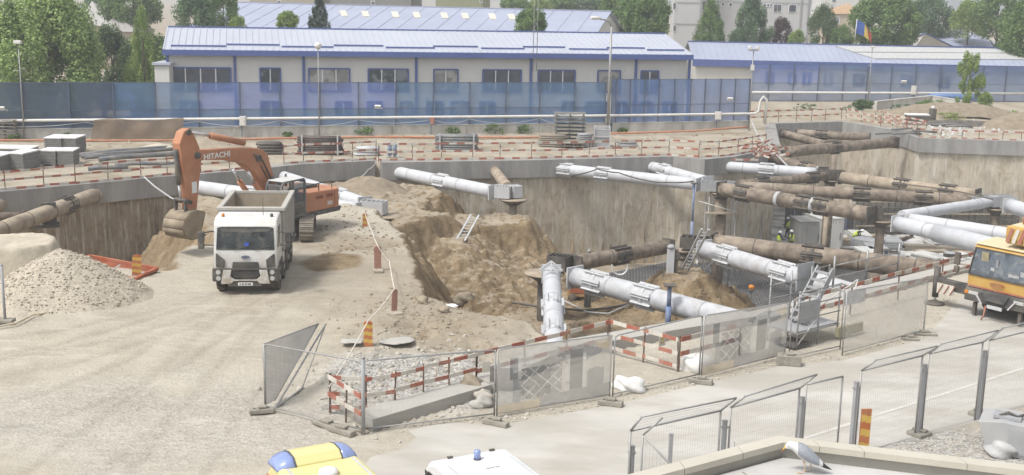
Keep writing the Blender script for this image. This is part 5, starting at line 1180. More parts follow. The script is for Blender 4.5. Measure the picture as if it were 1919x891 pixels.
    mb.box((x0-.098,0,(z0+z1)/2),(.006,2*h-2*th-.04,z1-z0-.1)).box((x1+.098,0,(z0+z1)/2),(.006,2*h-2*th-.04,z1-z0-.1)).build('inner_lining',M_bedin,b,local=True)
    mb=MB(); mb.sheet((x0-.12,-h+.12,z0+.12),(x1+.12,-h+.12,z0+.12),(x1+.12,h-.12,z0+.12),(x0-.12,h-.12,z0+.12),20,10,lambda p,u,v:p+Vector((0,0,.28*math.sin(math.pi*v)*math.sin(math.pi*u)+random.uniform(0,.1))),sm=True); mb.build('soil_residue',M_bedin,b,local=True,fix=False)
    MB().box((-6.3,0,.75),(.15,2.3,.15)).build('rear_bumper',M_vgrey,t,local=True)
    for s in(-1,1):
        mb=MB(); mb.prism([Vector((-3.9,s*1.12,1.1)),Vector((-6.3,s*1.12,1.1)),Vector((-6.3,s*1.12,1.22)),Vector((-5.9,s*1.12,1.28)),Vector((-4.1,s*1.12,1.28))],Vector((0,s*.25,0))); mb.build('rear_mudguard',M_vgrey,t,local=True)
truck()
M_exo=mat('digger_orange',(.40,.165,.085),.55,var=.14,scale=1.2,dirt=(.36,.27,.18),dirt_amt=.4,dscale=1.6,c2=(.50,.20,.10),c2t=(.5,.7),c2scale=.8)
M_exd=mat('digger_dark',(.06,.06,.06),.65,var=.25,scale=3,dirt=DUST,dirt_amt=.4)
M_buck=mat('bucket_earth',(.29,.24,.175),.8,var=.25,scale=2,dirt=(.20,.15,.10),dirt_amt=.6,dscale=2.5)
M_chrome=mat('cylinder_rod',(.62,.62,.62),.25,metal=.6)
def excavator():
    C=Vector((-11.2,55.8,0)); t=thing('crawler_excavator','orange crawler excavator with raised arm reaching over the white lorry','excavator',C,R(240))
    P=lambda mb,poly,y0,y1,mi=0:mb.prism(*ext(poly,y0,y1),mi)
    # undercarriage in world coordinates
    ang=R(-82); F_=Vector((math.cos(ang),math.sin(ang),0)); S_=Vector((-F_.y,F_.x,0)); Z=Vector((0,0,1))
    for s in(-1,1):
        c=C+S_*s*1.28+Z*.5; mb=MB(); L_=1.85; r=.44; pts=[]
        n=54; per=4*L_+2*math.pi*r
        def loop(d):
            d%=per
            if d<2*L_: return F_*(-L_+d)+Z*r,F_,Z
            d-=2*L_
            if d<math.pi*r: a=d/r; return F_*(L_+r*math.sin(a))+Z*r*math.cos(a),F_*math.cos(a)-Z*math.sin(a),F_*math.sin(a)+Z*math.cos(a)
            d-=math.pi*r
            if d<2*L_: return F_*(L_-d)-Z*r,-F_,-Z
            d-=2*L_; a=d/r; return F_*(-L_-r*math.sin(a))-Z*r*math.cos(a),-F_*math.cos(a)+Z*math.sin(a),-F_*math.sin(a)-Z*math.cos(a)
        for i in range(n):
            p,tg,nn=loop(per*i/n); mb.bar(c+p-tg*.085,c+p+tg*.085,.66,.05,up=nn); mb.bar(c+p-tg*.02+nn*.04,c+p+tg*.02+nn*.04,.66,.06,up=nn)
        mb.build('track',mat('track_shoes',(.20,.18,.155),.7,var=.3,scale=5,dirt=(.36,.30,.22),dirt_amt=.6,dscale=2),t)
        mb=MB(); mb.bar(c-F_*L_,c+F_*L_,.36,.5); 
        for e in(-1,1): mb.cyl(c+F_*L_*e-S_*.18,c+F_*L_*e+S_*.18,.40,18)
        mb.build('track_frame',M_exd,t)
    MB().bar(C+Z*.62-S_*1.2,C+Z*.62+S_*1.2,1.2,.4).lathe(C+Z*.8,[(.75,0),(.75,.3)],24).build('undercarriage',M_exd,t)
    # house
    hz=-.18; _b=MB.build
    def lowb(self,name,m,par=None,**k):
        self.v=[v+Vector((0,0,hz)) for v in self.v]; return _b(self,name,m,par,**k)
    MB.build=lowb
    mb=MB(); P(mb,[(1.75,1.08),(1.75,1.28),(-2.9,1.28),(-2.75,1.06)],-1.42,1.42); mb.build('deck',M_exd,t,local=True,bevel=.03)
    mb=MB(); P(mb,[(-.15,1.29),(-2.35,1.29),(-2.35,2.2),(-.15,2.28)],.42,1.42); e1=mb.build('engine_cover',M_exo,t,local=True,bevel=.05)
    mb=MB(); P(mb,[(.9,1.29),(-2.35,1.29),(-2.35,2.15),(-.2,2.25),(.9,1.9)],-1.42,-.45); mb.build('tank_cover',M_exo,t,local=True,bevel=.05)
    mb=MB(); P(mb,[(-.2,1.29),(-2.3,1.29),(-2.3,2.35),(-.5,2.35)],-.44,.41); mb.build('engine_hood',M_exd,t,local=True,bevel=.04)
    # counterweight, rounded in plan
    mb=MB(); pl=[(-2.37,-1.42),(-2.37,1.42),(-2.75,1.36),(-3.0,1.05),(-3.1,.5),(-3.1,-.5),(-3.0,-1.05),(-2.75,-1.36)]; mb.prism([Vector((x,y,1.05)) for x,y in pl],Vector((0,0,1.15))); mb.build('counterweight',M_exo,t,local=True,bevel=.06)
    for k in range(2): MB().box((-1.2-.75*k,1.43,1.95),(.5,.02,.17)).build('louvre',mat('louvre_red',(.22,.075,.04),.7),e1,local=True)
    o=text_mesh('number_lettering','350',.26,M_mull,None,frame(Vector((-1.95,1.43,1.38)),(-1,0,0),(0,0,1)),.004,font_bold=True); o.parent=e1
    MB().cyl((-1.2,-.7,2.2),(-1.2,-.7,2.75),.07,10).build('exhaust',M_exd,t,local=True)
    mb=MB()
    for x in(-.2,-1.2,-2.2): mb.bar((x,1.36,2.25),(x,1.36,2.62),.04)
    mb.bar((-.2,1.36,2.62),(-2.2,1.36,2.62),.04).build('guard_rail',M_exd,t,local=True)
    # cab
    prof=[(1.72,1.3),(1.80,1.75),(1.62,2.85),(1.45,3.0),(.12,3.02),(.02,2.9),(.02,1.3)]
    mb=MB(); y0,y1=.58,1.55
    for y in(y0,y1-.07):
        for i in range(len(prof)): a=prof[i];b=prof[(i+1)%len(prof)]; mb.bar(Vector((a[0],y+.035,a[1])),Vector((b[0],y+.035,b[1])),.09,.09)
        mb.bar(Vector((.85,y+.035,1.3)),Vector((.85,y+.035,2.98)),.08,.1); mb.bar(Vector((.02,y+.035,1.9)),Vector((.85,y+.035,1.9)),.07,.07)
    for a in prof: mb.bar(Vector((a[0],y0,a[1])),Vector((a[0],y1,a[1])),.08,.08)
    cb=mb.build('cab_frame',mat('cab_grey',(.12,.125,.13),.6,var=.15,scale=3,dirt=DUST,dirt_amt=.3),t,local=True)
    M_cg=mat('cab_glass',(.10,.12,.13),.08,var=.3,scale=2,spec=.7,alpha=(.45,.55))
    mb=MB(); mb.add([Vector((1.79,y0+.06,1.75)),Vector((1.79,y1-.06,1.75)),Vector((1.63,y1-.06,2.83)),Vector((1.63,y0+.06,2.83))],[(0,1,2,3)]); mb.build('front_window',M_cg,cb,local=True)
    mb=MB(); mb.add([Vector((.05,y1-.03,1.95)),Vector((.8,y1-.03,1.95)),Vector((.8,y1-.03,2.92)),Vector((.08,y1-.03,2.92))],[(0,1,2,3)]); mb.build('side_window',M_cg,cb,local=True)
    MB().box((.45,y1-.04,1.6),(.8,.05,.55)).build('door_panel',M_exd,cb,local=True)
    MB().box((.8,1.06,3.04),(1.5,.95,.05)).build('cab_roof',M_vwhite,cb,local=True,bevel=.02)
    mb=MB(); mb.box((.55,1.05,1.75),(.55,.5,.16)).box((.28,1.05,2.15),(.16,.5,.75)); mb.build('driver_seat',M_exd,cb,local=True)
    for x in(.3,1.2): MB().cyl((x,.6,3.05),(x,.6,3.2),.05,8).build('roof_lamp',M_exd,cb,local=True)
    MB().box((.9,-.8,1.75),(1.0,.9,.9)).build('tool_box',M_exo,t,local=True,bevel=.04)
    MB.build=_b
    # boom
    dyb=-.2
    def shy(self,name,m,par=None,**k):
        self.v=[v+Vector((0,dyb,0)) for v in self.v]; return _b(self,name,m,par,**k)
    MB.build=shy
    bp=[(.05,1.75),(.55,3.05),(.85,3.95),(1.25,4.25),(1.9,4.38),(3.6,4.50),(5.35,4.62),(5.52,4.42),(5.42,4.18),(3.8,4.02),(2.55,3.72),(1.75,3.15),(1.1,2.25),(.5,1.35),(.15,1.4)]
    mb=MB(); P(mb,bp,-.30,.22); bo=mb.build('boom',M_exo,t,local=True,bevel=.035)
    o=text_mesh('boom_lettering','HITACHI',.34,M_mull,None,frame(Vector((4.2,.026,4.26)),(-1,-.0,-.0),(-.06,0,1)),.004,1.25,True); o.parent=bo
    MB().cyl((1.55,-.36,3.85),(1.55,.34,3.85),.16,14).build('pivot_pin',M_exd,bo,local=True); MB().cyl((5.4,-.38,4.4),(5.4,.30,4.4),.15,14).build('pivot_pin',M_exd,bo,local=True)
    mb=MB(); mb.tube([Vector((.6,.26,2.6)),Vector((1.25,.26,3.7)),Vector((1.9,.26,4.1))],.035,6).tube([Vector((.75,.26,2.5)),Vector((1.4,.26,3.5))],.03,6); mb.build('hydraulic_hose',M_exd,bo,local=True)
    # arm
    ap=[(5.78,5.62),(6.12,5.50),(6.38,5.0),(6.30,4.2),(6.10,3.2),(5.92,1.95),(5.74,1.78),(5.52,1.9),(5.30,3.2),(5.10,4.25),(5.22,4.75),(5.52,5.35)]
    mb=MB(); P(mb,ap,-.27,.19); ar=mb.build('arm',M_exo,t,local=True,bevel=.035)
    MB().box((5.62,.20,3.0),(.3,.01,.5)).build('sticker',M_mull,ar,local=True)
    MB().cyl((5.85,-.34,5.45),(5.85,.26,5.45),.13,12).build('pivot_pin',M_exd,ar,local=True)
    mb=MB(); mb.cyl((2.2,-.04,4.62),(4.35,-.04,5.15),.15,14); mb.build('arm_cylinder',M_exo,t,local=True); MB().cyl((4.3,-.04,5.14),(5.85,-.04,5.47),.075,10).build('cylinder_rod',M_chrome,t,local=True)
    for y in(-.5,.42):
        MB().cyl((.95,y,1.4),(2.05,y,2.75),.13,12).build('boom_cylinder',M_exo,t,local=True); MB().cyl((2.05,y,2.75),(2.45,y,3.35),.07,10).build('cylinder_rod',M_chrome,t,local=True)
    MB().cyl((6.42,-.04,4.75),(6.30,-.04,3.2),.11,12).build('bucket_cylinder',M_exd,t,local=True); MB().cyl((6.3,-.04,3.25),(6.22,-.04,2.5),.06,10).build('cylinder_rod',M_chrome,t,local=True)
    mb=MB()
    for y in(-.34,.24): mb.bar(Vector((6.22,y,2.5)),Vector((5.86,y,2.35)),.07,.16); mb.bar(Vector((6.22,y,2.5)),Vector((6.22,y,1.85)),.07,.16)
    mb.cyl((6.22,-.4,2.5),(6.22,.32,2.5),.08,10).build('bucket_link',M_exd,t,local=True)
    # bucket: curved shell with side plates
    bk=[(5.38,1.86),(5.75,2.0),(6.25,1.98),(6.62,1.70),(6.74,1.32),(6.58,.98),(6.2,.82),(5.75,.84)]
    mb=MB(); y0,y1=-.64,.56
    for i in range(len(bk)-1):
        a=bk[i];b=bk[i+1]; mb.add([Vector((a[0],y0,a[1])),Vector((a[0],y1,a[1])),Vector((b[0],y1,b[1])),Vector((b[0],y0,b[1]))],[(0,1,2,3)],0,True)
    bu=mb.build('bucket',M_buck,t,local=True,solid=.05,fix=False)
    for y in(y0,y1): MB().prism([Vector((x,y-.025,z)) for x,z in bk],Vector((0,.05,0))).build('side_plate',M_buck,bu,local=True)
    for k in range(5): MB().prism([Vector((5.80,y0+.12+k*.28-.05,.80)),Vector((5.80,y0+.12+k*.28+.05,.80)),Vector((5.42,y0+.12+k*.28,.84))],Vector((0,0,.09))).build('tooth',M_exd,bu,local=True)
    MB.build=_b
excavator()
M_cry=mat('crane_yellow',(.50,.30,.065),.45,var=.08,scale=1.5,dirt=DUST,dirt_amt=.3,spec=.4)
M_crc=mat('crane_cream',(.60,.52,.33),.5,var=.06,scale=1.5,dirt=DUST,dirt_amt=.3)
def crane():
    p=W(1852,606,-.4); t=thing('mobile_crane','yellow mobile crane with wide windscreen, cut by the right picture edge','crane',(p.x+.35,p.y+.25,-.4),math.atan2(-.60,-.80))
    H=1.34
    prof=[(-.02,1.16),(.0,1.62),(-.28,2.72),(-.42,2.80),(-1.7,2.86),(-1.75,1.16)]
    mb=MB(); mb.prism(*ext(prof,-H,H)); c=mb.build('cab',M_cry,t,bevel=.06,local=True)
    mb=MB(); mb.prism([Vector((-.30,-H+.02,2.80)),Vector((-.30,H-.02,2.80)),Vector((-1.7,H-.02,2.88)),Vector((-1.7,-H+.02,2.88))],Vector((0,0,.07))); mb.build('roof',M_crc,c,bevel=.03,local=True)
    sl=lambda y,z,o:Vector((-.28*(z-1.62)/1.1+o,y,z))
    M_cw=mat('crane_glass',(.085,.098,.115),.15,var=.6,scale=1.6,spec=.4,c2=(.17,.18,.18),c2t=(.54,.62),c2scale=1.8)
    mb=MB(); mb.prism([sl(-H+.1,1.68,.012),sl(H-.1,1.68,.012),sl(H-.14,2.66,.012),sl(-H+.14,2.66,.012)],Vector((.02,0,.004))); w_=mb.build('windscreen',M_cw,t,local=True)
    mb=MB()
    for q in ((-H+.05,1.66,-H+.1,2.68),(H-.05,1.66,H-.1,2.68),(-H+.05,1.66,H-.05,1.66),(-H+.1,2.68,H-.1,2.68)): mb.bar(sl(q[0],q[1],.03),sl(q[2],q[3],.03),.05)
    mb.build('window_seal',M_vgrey,w_,local=True)
    for q in ((-.35,1.95,.16,.22,M_mull),(.55,1.86,.42,.2,M_mull),(.9,1.95,.2,.34,M_mull),(-.75,2.25,.30,.7,M_crc),(-.2,2.1,.09,.6,M_lgrey)):
        MB().box(sl(q[0],q[1],.034),(.006,q[2],q[3])).build('cab_item',mat('behind_glass_'+q[4].name,tuple(x*.55 for x in q[4].node_tree.nodes['Mix'].inputs[6].default_value[:3]),.3,var=.3,scale=3),w_,local=True)
    for y in(-.5,.5): MB().bar(sl(y,1.66,.05),sl(y+.6,1.74,.05),.025).build('wiper',M_dark,w_,local=True)
    MB().box((.012,0,1.2),(.02,2*H-.1,.06)).build('red_stripe',M_red,c,local=True)
    # red oval emblem with script strokes
    k=[(.0,.30*math.cos(a)-.05,1.43+.085*math.sin(a)) for a in [i*2*math.pi/28 for i in range(28)]]
    mb=MB(); mb.tube([Vector((.035,y,z)) for _,y,z in k]+[Vector((.035,k[0][1],k[0][2]))],.014,6,caps=False); 
    mb.tube([Vector((.035,-.26+.04*i,1.43+.035*math.sin(i*1.9))) for i in range(12)],.013,6); mb.build('emblem',M_red,c,local=True)
    # chassis front
    mb=MB(); mb.prism(*ext([(.10,.62),(.12,1.05),(.0,1.14),(-2.2,1.14),(-2.2,.5),(-.4,.5)],-H,H)); b=mb.build('chassis',M_vgrey,t,bevel=.03,local=True)
    for y in(-.95,.95): MB().box((.12,y,.95),(.04,.42,.14)).build('headlight',M_lampl,t,local=True,bevel=.02); 
    for y in(-1.25,1.25): MB().box((.12,y,.95),(.05,.16,.14)).build('indicator',M_lampo,t,local=True,bevel=.02)
    mb=MB(); mb.prism([Vector((.13,-.55,1.10)),Vector((.13,.55,1.10)),Vector((.2,.4,.78)),Vector((.2,-.4,.78))],Vector((-.08,0,0))); mb.build('front_flap',M_vgrey,t,local=True)
    MB().box((.22,.05,.58),(.05,.62,.13)).build('number_plate',M_lgrey,t,local=True); MB().tube([Vector((.25,-.3,.6)),Vector((.3,-.32,.2)),Vector((.3,-.4,.02))],.03,6).build('tow_strap',M_red,t,local=True)
    for s in(-1,1): MB().bar((.15,s*.55,.6),(.15,s*.85,1.0),.05).build('brace',M_lgrey,t,local=True)
    for s in(-1,1): MB().box((-.1,s*.95,.3),(.14,.12,.5)).build('tow_bracket',M_dark,t,local=True)
    for x in(-1.5,-3.4,-5.0): 
        for s in(-1,1): wheel(t,(x,s*1.05,.55),.56,.42,(0,s,0))
    MB().box((-5.0,0,.95),(6.5,2.4,.45)).build('carrier',M_vgrey,t,local=True); MB().box((-4.2,0,1.35),(4.5,2.5,.4)).build('deck',M_cry,t,local=True)
    # mirrors
    mb=MB(); mb.tube([Vector((-.15,-H,2.3)),Vector((.2,-H-.35,2.35)),Vector((.2,-H-.35,1.6))],.025,6); m_=mb.build('mirror_arm',M_dark,t,local=True); MB().box((.2,-H-.38,2.2),(.12,.24,.5)).build('mirror',M_dark,m_,bevel=.04,local=True); MB().box((.2,-H-.38,1.78),(.12,.22,.24)).build('mirror',M_dark,m_,bevel=.04,local=True)
    # boom resting over the cab
    mb=MB(); mb.prism(*ext([(-.45,3.02),(-.35,3.25),(-.35,3.72),(-9,4.05),(-9,3.25)],-.15,.95)); bo=mb.build('jib',M_cry,t,bevel=.04,local=True)
    mb=MB(); mb.box((-4.5,.4,3.98-.09),(8.0,.9,.03),ry=R(2.2)); mb.build('jib_top',M_crc,bo,local=True)
    for k in range(4): MB().bar((-.33,-.05+.25*k,3.1),(-.33,.12+.25*k,3.65),.03,.14,mi=0).build('hazard_stripe',(M_red,M_wht)[k%2],bo,local=True)
    mb=MB(); mb.tube([Vector((-1.0,.2,3.8)),Vector((-1.1,.2,4.15))],.09,8).box((-1.6,.3,3.95),(.9,.3,.16)); mb.build('hook_block',mat('hook_orange',(.45,.16,.05),.6),bo,local=True)
    MB().box((-2.0,.96,3.4),(1.2,.02,.12)).build('name_strip',M_lgrey,bo,local=True)
    # front outrigger
    MB().box((-.35,-2.05,.92),(.34,1.5,.40)).build('outrigger_beam',M_vgrey,t,local=True,bevel=.02)
    mb=MB(); mb.box((-.16,-2.35,.75),(.03,.75,.42)); hz=mb.build('hazard_plate',M_wht,t,local=True)
    for k in range(3): MB().bar((-.142,-2.65+.27*k,.56),(-.142,-2.45+.27*k,.94),.012,.12,up=(1,0,0)).build('hazard_stripe',M_red,hz,local=True)
    MB().cyl((-.35,-2.9,.3),(-.35,-2.9,1.55),.13,14).build('jack_cylinder',M_vgrey,t,local=True); MB().cyl((-.35,-2.9,.06),(-.35,-2.9,.5),.06,10).build('jack_rod',M_chrome,t,local=True); MB().lathe((-.35,-2.9,.0),[(.42,0),(.36,.07),(.1,.16)],16).build('jack_foot',M_dark,t,local=True)
crane()
# ambulances seen from above
M_amy=mat('ambulance_yellow',(.64,.58,.26),.35,var=.03,scale=1,spec=.5,dirt=(.45,.42,.30),dirt_amt=.15)
M_vanw=mat('van_white',(.74,.74,.75),.35,var=.02,scale=1,spec=.5,dirt=(.5,.49,.46),dirt_amt=.2)
M_bl=mat('beacon_blue',(.22,.28,.50),.15,var=.15,spec=.8)
def van(label,loc,yaw,bm_,kind):
    t=thing('ambulance',label,'ambulance',loc,yaw); H=.88; zr=2.38
    prof=[(-4.3,.35),(-4.35,1.2),(-4.15,2.2),(-4.0,zr),(-.1,zr),(.25,2.25),(1.0,1.35),(1.75,1.15),(1.95,.95),(1.95,.35)]
    mb=MB(); mb.prism(*ext(prof,-H,H)); b=mb.build('body',bm_,t,bevel=.10,local=True)
    mb=MB(); mb.prism([Vector((.32,-.76,2.16)),Vector((.32,.76,2.16)),Vector((.98,.80,1.40)),Vector((.98,-.80,1.40))],Vector((.02,0,.03))); mb.build('windscreen',M_wind,t,local=True)
    for s in(-1,1):
        mb=MB(); mb.prism([Vector((.2,s*(H+.002),2.05)),Vector((.75,s*(H+.002),1.4)),Vector((-.7,s*(H+.002),1.4)),Vector((-.7,s*(H+.002),2.05))],Vector((0,s*.01,0))); mb.build('side_window',M_wind,b,local=True)
        MB().box((-1.7,s*(H+.006),1.85),(4.2,.012,.34)).build('side_stripe',mat('stripe_orange',(.45,.12,.06),.5,dirt=DUST,dirt_amt=.2) if kind=='y' else M_vgrey,b,local=True)
        MB().box((1.93,s*.65,.95),(.06,.3,.22)).build('headlight',M_lampl,t,local=True); MB().box((.75,s*(H+.14),1.45),(.12,.2,.28)).build('mirror',M_vgrey,t,local=True,bevel=.03)
        for x in(1.1,-3.1): wheel(t,(x,s*.76,.33),.33,.22,(0,s,0))
        mb=MB(); mb.bar((-3.9,s*.72,zr+.012),(-.48,s*.72,zr+.012),.05,.02).build('roof_rail',M_lgrey,b,local=True)
    if kind=='y':
        # full-width moulded light bar: yellow centre, blue corner domes
        pr=[(.44,zr-.15),(.44,zr-.01),(.30,zr+.12),(.05,zr+.18),(-.26,zr+.165),(-.42,zr+.03),(-.42,zr-.03)]
        mb=MB(); mb.prism(*ext(pr,-.52,.52)); lb=mb.build('light_bar',bm_,t,bevel=.03,local=True)
        for s in(-1,1):
            MB().prism([Vector((x*1.01,s*.50,zr-.1+(z-zr+.1)*1.02)) for x,z in pr],Vector((0,s*.028,0))).build('seal',M_vgrey,lb,local=True)
            mb=MB(); n=6; rows=[]
            for i in range(n+1):
                a=i/n; sc=math.sqrt(max(0,1-(a*.93)**2)); y=s*(.525+.37*a); rows.append([Vector((x*(.55+.45*sc),y,zr-.1+(z-zr+.1)*sc)) for x,z in pr])
            m_=len(pr); vs=[p for r_ in rows for p in r_]; fs=[]
            for i in range(n):
                for j in range(m_): fs.append((i*m_+j,i*m_+(j+1)%m_,(i+1)*m_+(j+1)%m_,(i+1)*m_+j))
            fs+=[tuple(range(m_)),tuple(n*m_+j for j in range(m_))]; mb.add(vs,fs,0,True); mb.build('blue_dome',M_bl,lb,local=True)
        MB().lathe((-1.05,.05,zr),[(.20,0),(.20,.05),(.19,.10),(.12,.13),(.02,.14)],20).build('roof_vent',M_vanw,t,local=True)
        for y in(-.4,-.2,.2,.4): MB().bar((-.6,y,zr+.004),(-3.8,y,zr+.004),.02,.012).build('roof_bead',bm_,b,local=True)
        MB().cyl((-1.6,-.1,zr),(-1.6,-.1,zr+.15),.015,6).build('aerial',M_dark,t,local=True)
    else:
        MB().lathe((-.35,.0,zr),[(.085,0),(.085,.02)],14).build('lamp_socket',M_dark,t,local=True); MB().lathe((-.35,.0,zr+.02),[(.075,0),(.075,.16),(.06,.19),(.02,.2)],16).build('blue_beacon',M_bl,t,local=True)
        MB().box((-.75,-.08,zr+.03),(.34,.34,.06)).build('roof_hatch',M_vanw,t,local=True,bevel=.025)
        for y in(-.6,-.45,-.3,-.15,.15,.3,.45,.6): MB().bar((-.25,y,zr+.004),(-3.8,y,zr+.004),.03,.014).build('roof_bead',bm_,b,local=True)
        for y in(-.5,.5): MB().box((-.05,y,zr+.02),(.06,.12,.04)).build('roof_clip',M_dark,t,local=True)
yw=math.atan2(.87,-.5)
q=W(581,857,1.9); van('yellow ambulance roof with blue-cornered light bar at the bottom edge',(q.x+.05,q.y+.05,-.48),yw,M_amy,'y')
q=(W(805,862,1.9)+W(955,838,1.9))/2; van('white ambulance roof with single blue beacon at the bottom edge',(q.x,q.y-.02,-.48),math.atan2(1.51,-.79),M_vanw,'w')
# ================================================================== mounds, rubble, site clutter, people, gull
M_gravel=mat('pile_gravel',(.41,.365,.29),.95,var=.22,scale=9,bump=.9,bscale=7,c2=(.33,.29,.235),c2t=(.5,.75),c2scale=2.5)
M_earth=mat('pale_earth',(.45,.405,.32),.95,var=.15,scale=2,bump=.7,bscale=5,c2=(.36,.31,.24),c2t=(.45,.7),c2scale=1.2)
M_brownearth=mat('brown_earth',(.245,.20,.145),.95,var=.22,scale=2,bump=.7,bscale=5)
MOUNDS=[]
def mz(k,x,y):
    c,rx,ry,rz,Z,n=MOUNDS[k]; dx,dy=x-c.x,y-c.y; u=(dx*math.cos(rz)+dy*math.sin(rz))/(rx*1.15); v=(-dx*math.sin(rz)+dy*math.cos(rz))/(ry*1.15)
    i=int((u+1)/2*n+.5); j=int((v+1)/2*n+.5)
    return max(zat(x,y),float(Z[j,i])) if 0<=i<=n and 0<=j<=n else zat(x,y)
def mound(name,label,cat,c,rx,ry,h,m,rz=0,pow_=1.6,seed=0,amp=.18,flat=None,z0=None):
    c=Vector(c); o_z=zat(c.x,c.y) if z0 is None else z0
    n=64; mb=MB(); k=30
    U,V=np.meshgrid(np.linspace(-1,1,n+1),np.linspace(-1,1,n+1)); r=np.hypot(U,V)
    nz=fbm(U*3+seed*7,V*3+seed,5,.6); ang=np.arctan2(V,U); rr=r*(1+.25*fbm(np.cos(ang)*1.5+seed+5,np.sin(ang)*1.5+9,2))
    Z=h*np.clip(1-rr**pow_,-.35,1)**1.0+nz*amp*2
    if flat: Z=np.minimum(Z,h*flat+nz*amp)
    for j in range(n+1):
        for i in range(n+1):
            x,y=U[j,i]*rx*1.15,V[j,i]*ry*1.15; X=c.x+x*math.cos(rz)-y*math.sin(rz); Y=c.y+x*math.sin(rz)+y*math.cos(rz)
            mb.v.append(Vector((X,Y,o_z-.12+Z[j,i])))
    for j in range(n):
        for i in range(n): a=j*(n+1)+i; mb.f.append([a,a+1,a+n+2,a+n+1]); mb.m.append(0); mb.sm.append(True)
    MOUNDS.append((c,rx,ry,rz,o_z-.12+Z,n)); me_=mb.build(name,m,fix=False); tag(me_,label,cat); return me_
def rockgeo(rg):
    g=1.618; B=[(-1,g,0),(1,g,0),(-1,-g,0),(1,-g,0),(0,-1,g),(0,1,g),(0,-1,-g),(0,1,-g),(g,0,-1),(g,0,1),(-g,0,-1),(-g,0,1)]
    ax,ay,az=rg.uniform(.6,1.15),rg.uniform(.5,1.0),rg.uniform(.4,.8)
    v=[Vector((x*ax,y*ay,z*az))*.52*rg.uniform(.72,1.18) for x,y,z in B]
    return v,[(0,11,5),(0,5,1),(0,1,7),(0,7,10),(0,10,11),(1,5,9),(5,11,4),(11,10,2),(10,7,6),(7,1,8),(3,9,4),(3,4,2),(3,2,6),(3,6,8),(3,8,9),(4,9,5),(2,4,11),(6,2,10),(8,6,7),(9,8,1)]
def rocks(name,label_kind,gen,n,s0,s1,m,zf=None,seed=1):
    rg=random.Random(seed); mb=MB(); 
    for i in range(n):
        p=gen(rg)
        if p is None: continue
        x,y=p[0],p[1]; z=zat(x,y) if zf is None else zf(x,y)
        if z is None: continue
        s=s0*(s1/s0)**(rg.random()**2.2); v,f=rockgeo(rg); E_=Matrix.Rotation(rg.uniform(0,6.28),3,'Z')@Matrix.Rotation(rg.uniform(-.6,.6),3,'X')
        mb.add([Vector((x,y,z+s*.05))+E_@(q*s*.7) for q in v],f)
    o=mb.build(name,m,fix=False); tag(o,kind='stuff'); return o
M_stone=mat('rubble_stone',(.42,.39,.34),.95,var=.25,scale=1.2,dirt=(.30,.26,.20),dirt_amt=.6,dscale=.9)
M_clod=mat('soil_clod',(.27,.222,.16),.95,var=.28,scale=1.1,dirt=(.36,.32,.25),dirt_amt=.6,dscale=.8,bump=.6,bscale=7)
M_clodb=mat('brown_clod',(.20,.15,.095),.95,var=.3,scale=1.1,dirt=(.31,.26,.185),dirt_amt=.7,dscale=.8)
p=W(112,558,0); mound('gravel_pile','pale grey-beige gravel pile in front of the left pit, left of the lorry','gravel pile',(p.x,p.y+.3,0),3.0,2.6,1.95,M_gravel,.2,1.25,3,.06)
gp=(p.x,p.y+.3)
def ongp(rg):
    a=rg.uniform(0,6.28); r=math.sqrt(rg.random()); return gp[0]+3.1*r*math.cos(a),gp[1]+2.7*r*math.sin(a)
def zgp(x,y):
    return mz(0,x,y)
rocks('gravel_stones','',ongp,3200,.035,.12,M_gravel,zgp,5)
p=W(0,548,0); mound('earth_block','large pale flat-topped lump of earth at the left edge, behind the gravel pile','earth mound',(p.x-.2,p.y+1.3,0),2.05,1.7,2.6,M_earth,.15,5,4,.2,.72)
p=W(1010,290,0); 
mound('soil_heap','low pale soil heap behind the black pipes, left of the excavator arm','soil heap',W(300,283,0),2.2,1.0,.7,M_earth,0,1.5,7,.08)
mound('soil_heap','rounded grassy-brown soil heap on the berm behind the grey box',"soil heap",W(690,352,-1.0),2.4,1.5,1.0,M_brownearth,0,1.6,9,.15)
mound('soil_heap','brown heap at the far right edge beyond the bright beam','soil heap',W(1915,240,0),4.0,2.0,1.6,M_brownearth,0,1.5,12,.15)
mound('soil_heap','overgrown brown bank under the young tree','soil heap',W(1790,226,0),6,2.0,1.1,M_brownearth,0,2.2,13,.2)
# rubble near the slab
c0=Vector((-2.6,35.2,0))
def gen1(rg):
    x,y=rg.gauss(c0.x,2.0),rg.gauss(c0.y,1.9)
    return (x,y) if sdist(road_poly,np.array([x]),np.array([y]))[0]<-.25 else None
rocks('rubble','',gen1,1500,.04,.22,M_stone,None,6)
rp=[road_poly[i] for i in range(4,13)]
def gen2(rg):
    i=rg.randrange(len(rp)-1); p=lerp(rp[i],rp[i+1],rg.random()); n=(rp[i+1]-rp[i]).normalized(); s=abs(rg.gauss(0,.35)); return p.x-n.y*(s+.05)*1,p.y+n.x*(s+.05)
rocks('verge_rubble','',gen2,800,.035,.13,M_stone,None,8)
def gen3(rg):
    q=W(rg.gauss(800,85),rg.gauss(598,24),-.3); return (q.x,q.y)
rocks('soil_clods','',gen3,900,.03,.18,M_clod,None,9)
def gen4(rg):
    q=W(rg.uniform(600,1030),rg.uniform(350,560),-2.0); return (q.x,q.y) if zat(q.x,q.y)>-6 else None
rocks('pit_clods','',gen4,2600,.03,.17,M_clodb,None,10)
def gen5(rg):
    q=W(rg.uniform(1040,1390),rg.uniform(500,610),-3.2); return (q.x,q.y) if zat(q.x,q.y)>-6 else None
rocks('bench_clods','',gen5,1200,.03,.16,M_clodb,None,12)
def gen6(rg):
    q=W(rg.gauss(360,170),rg.gauss(740,60),-.2); return (q.x,q.y)
rocks('loose_gravel','',gen6,900,.02,.06,M_stone,None,13)
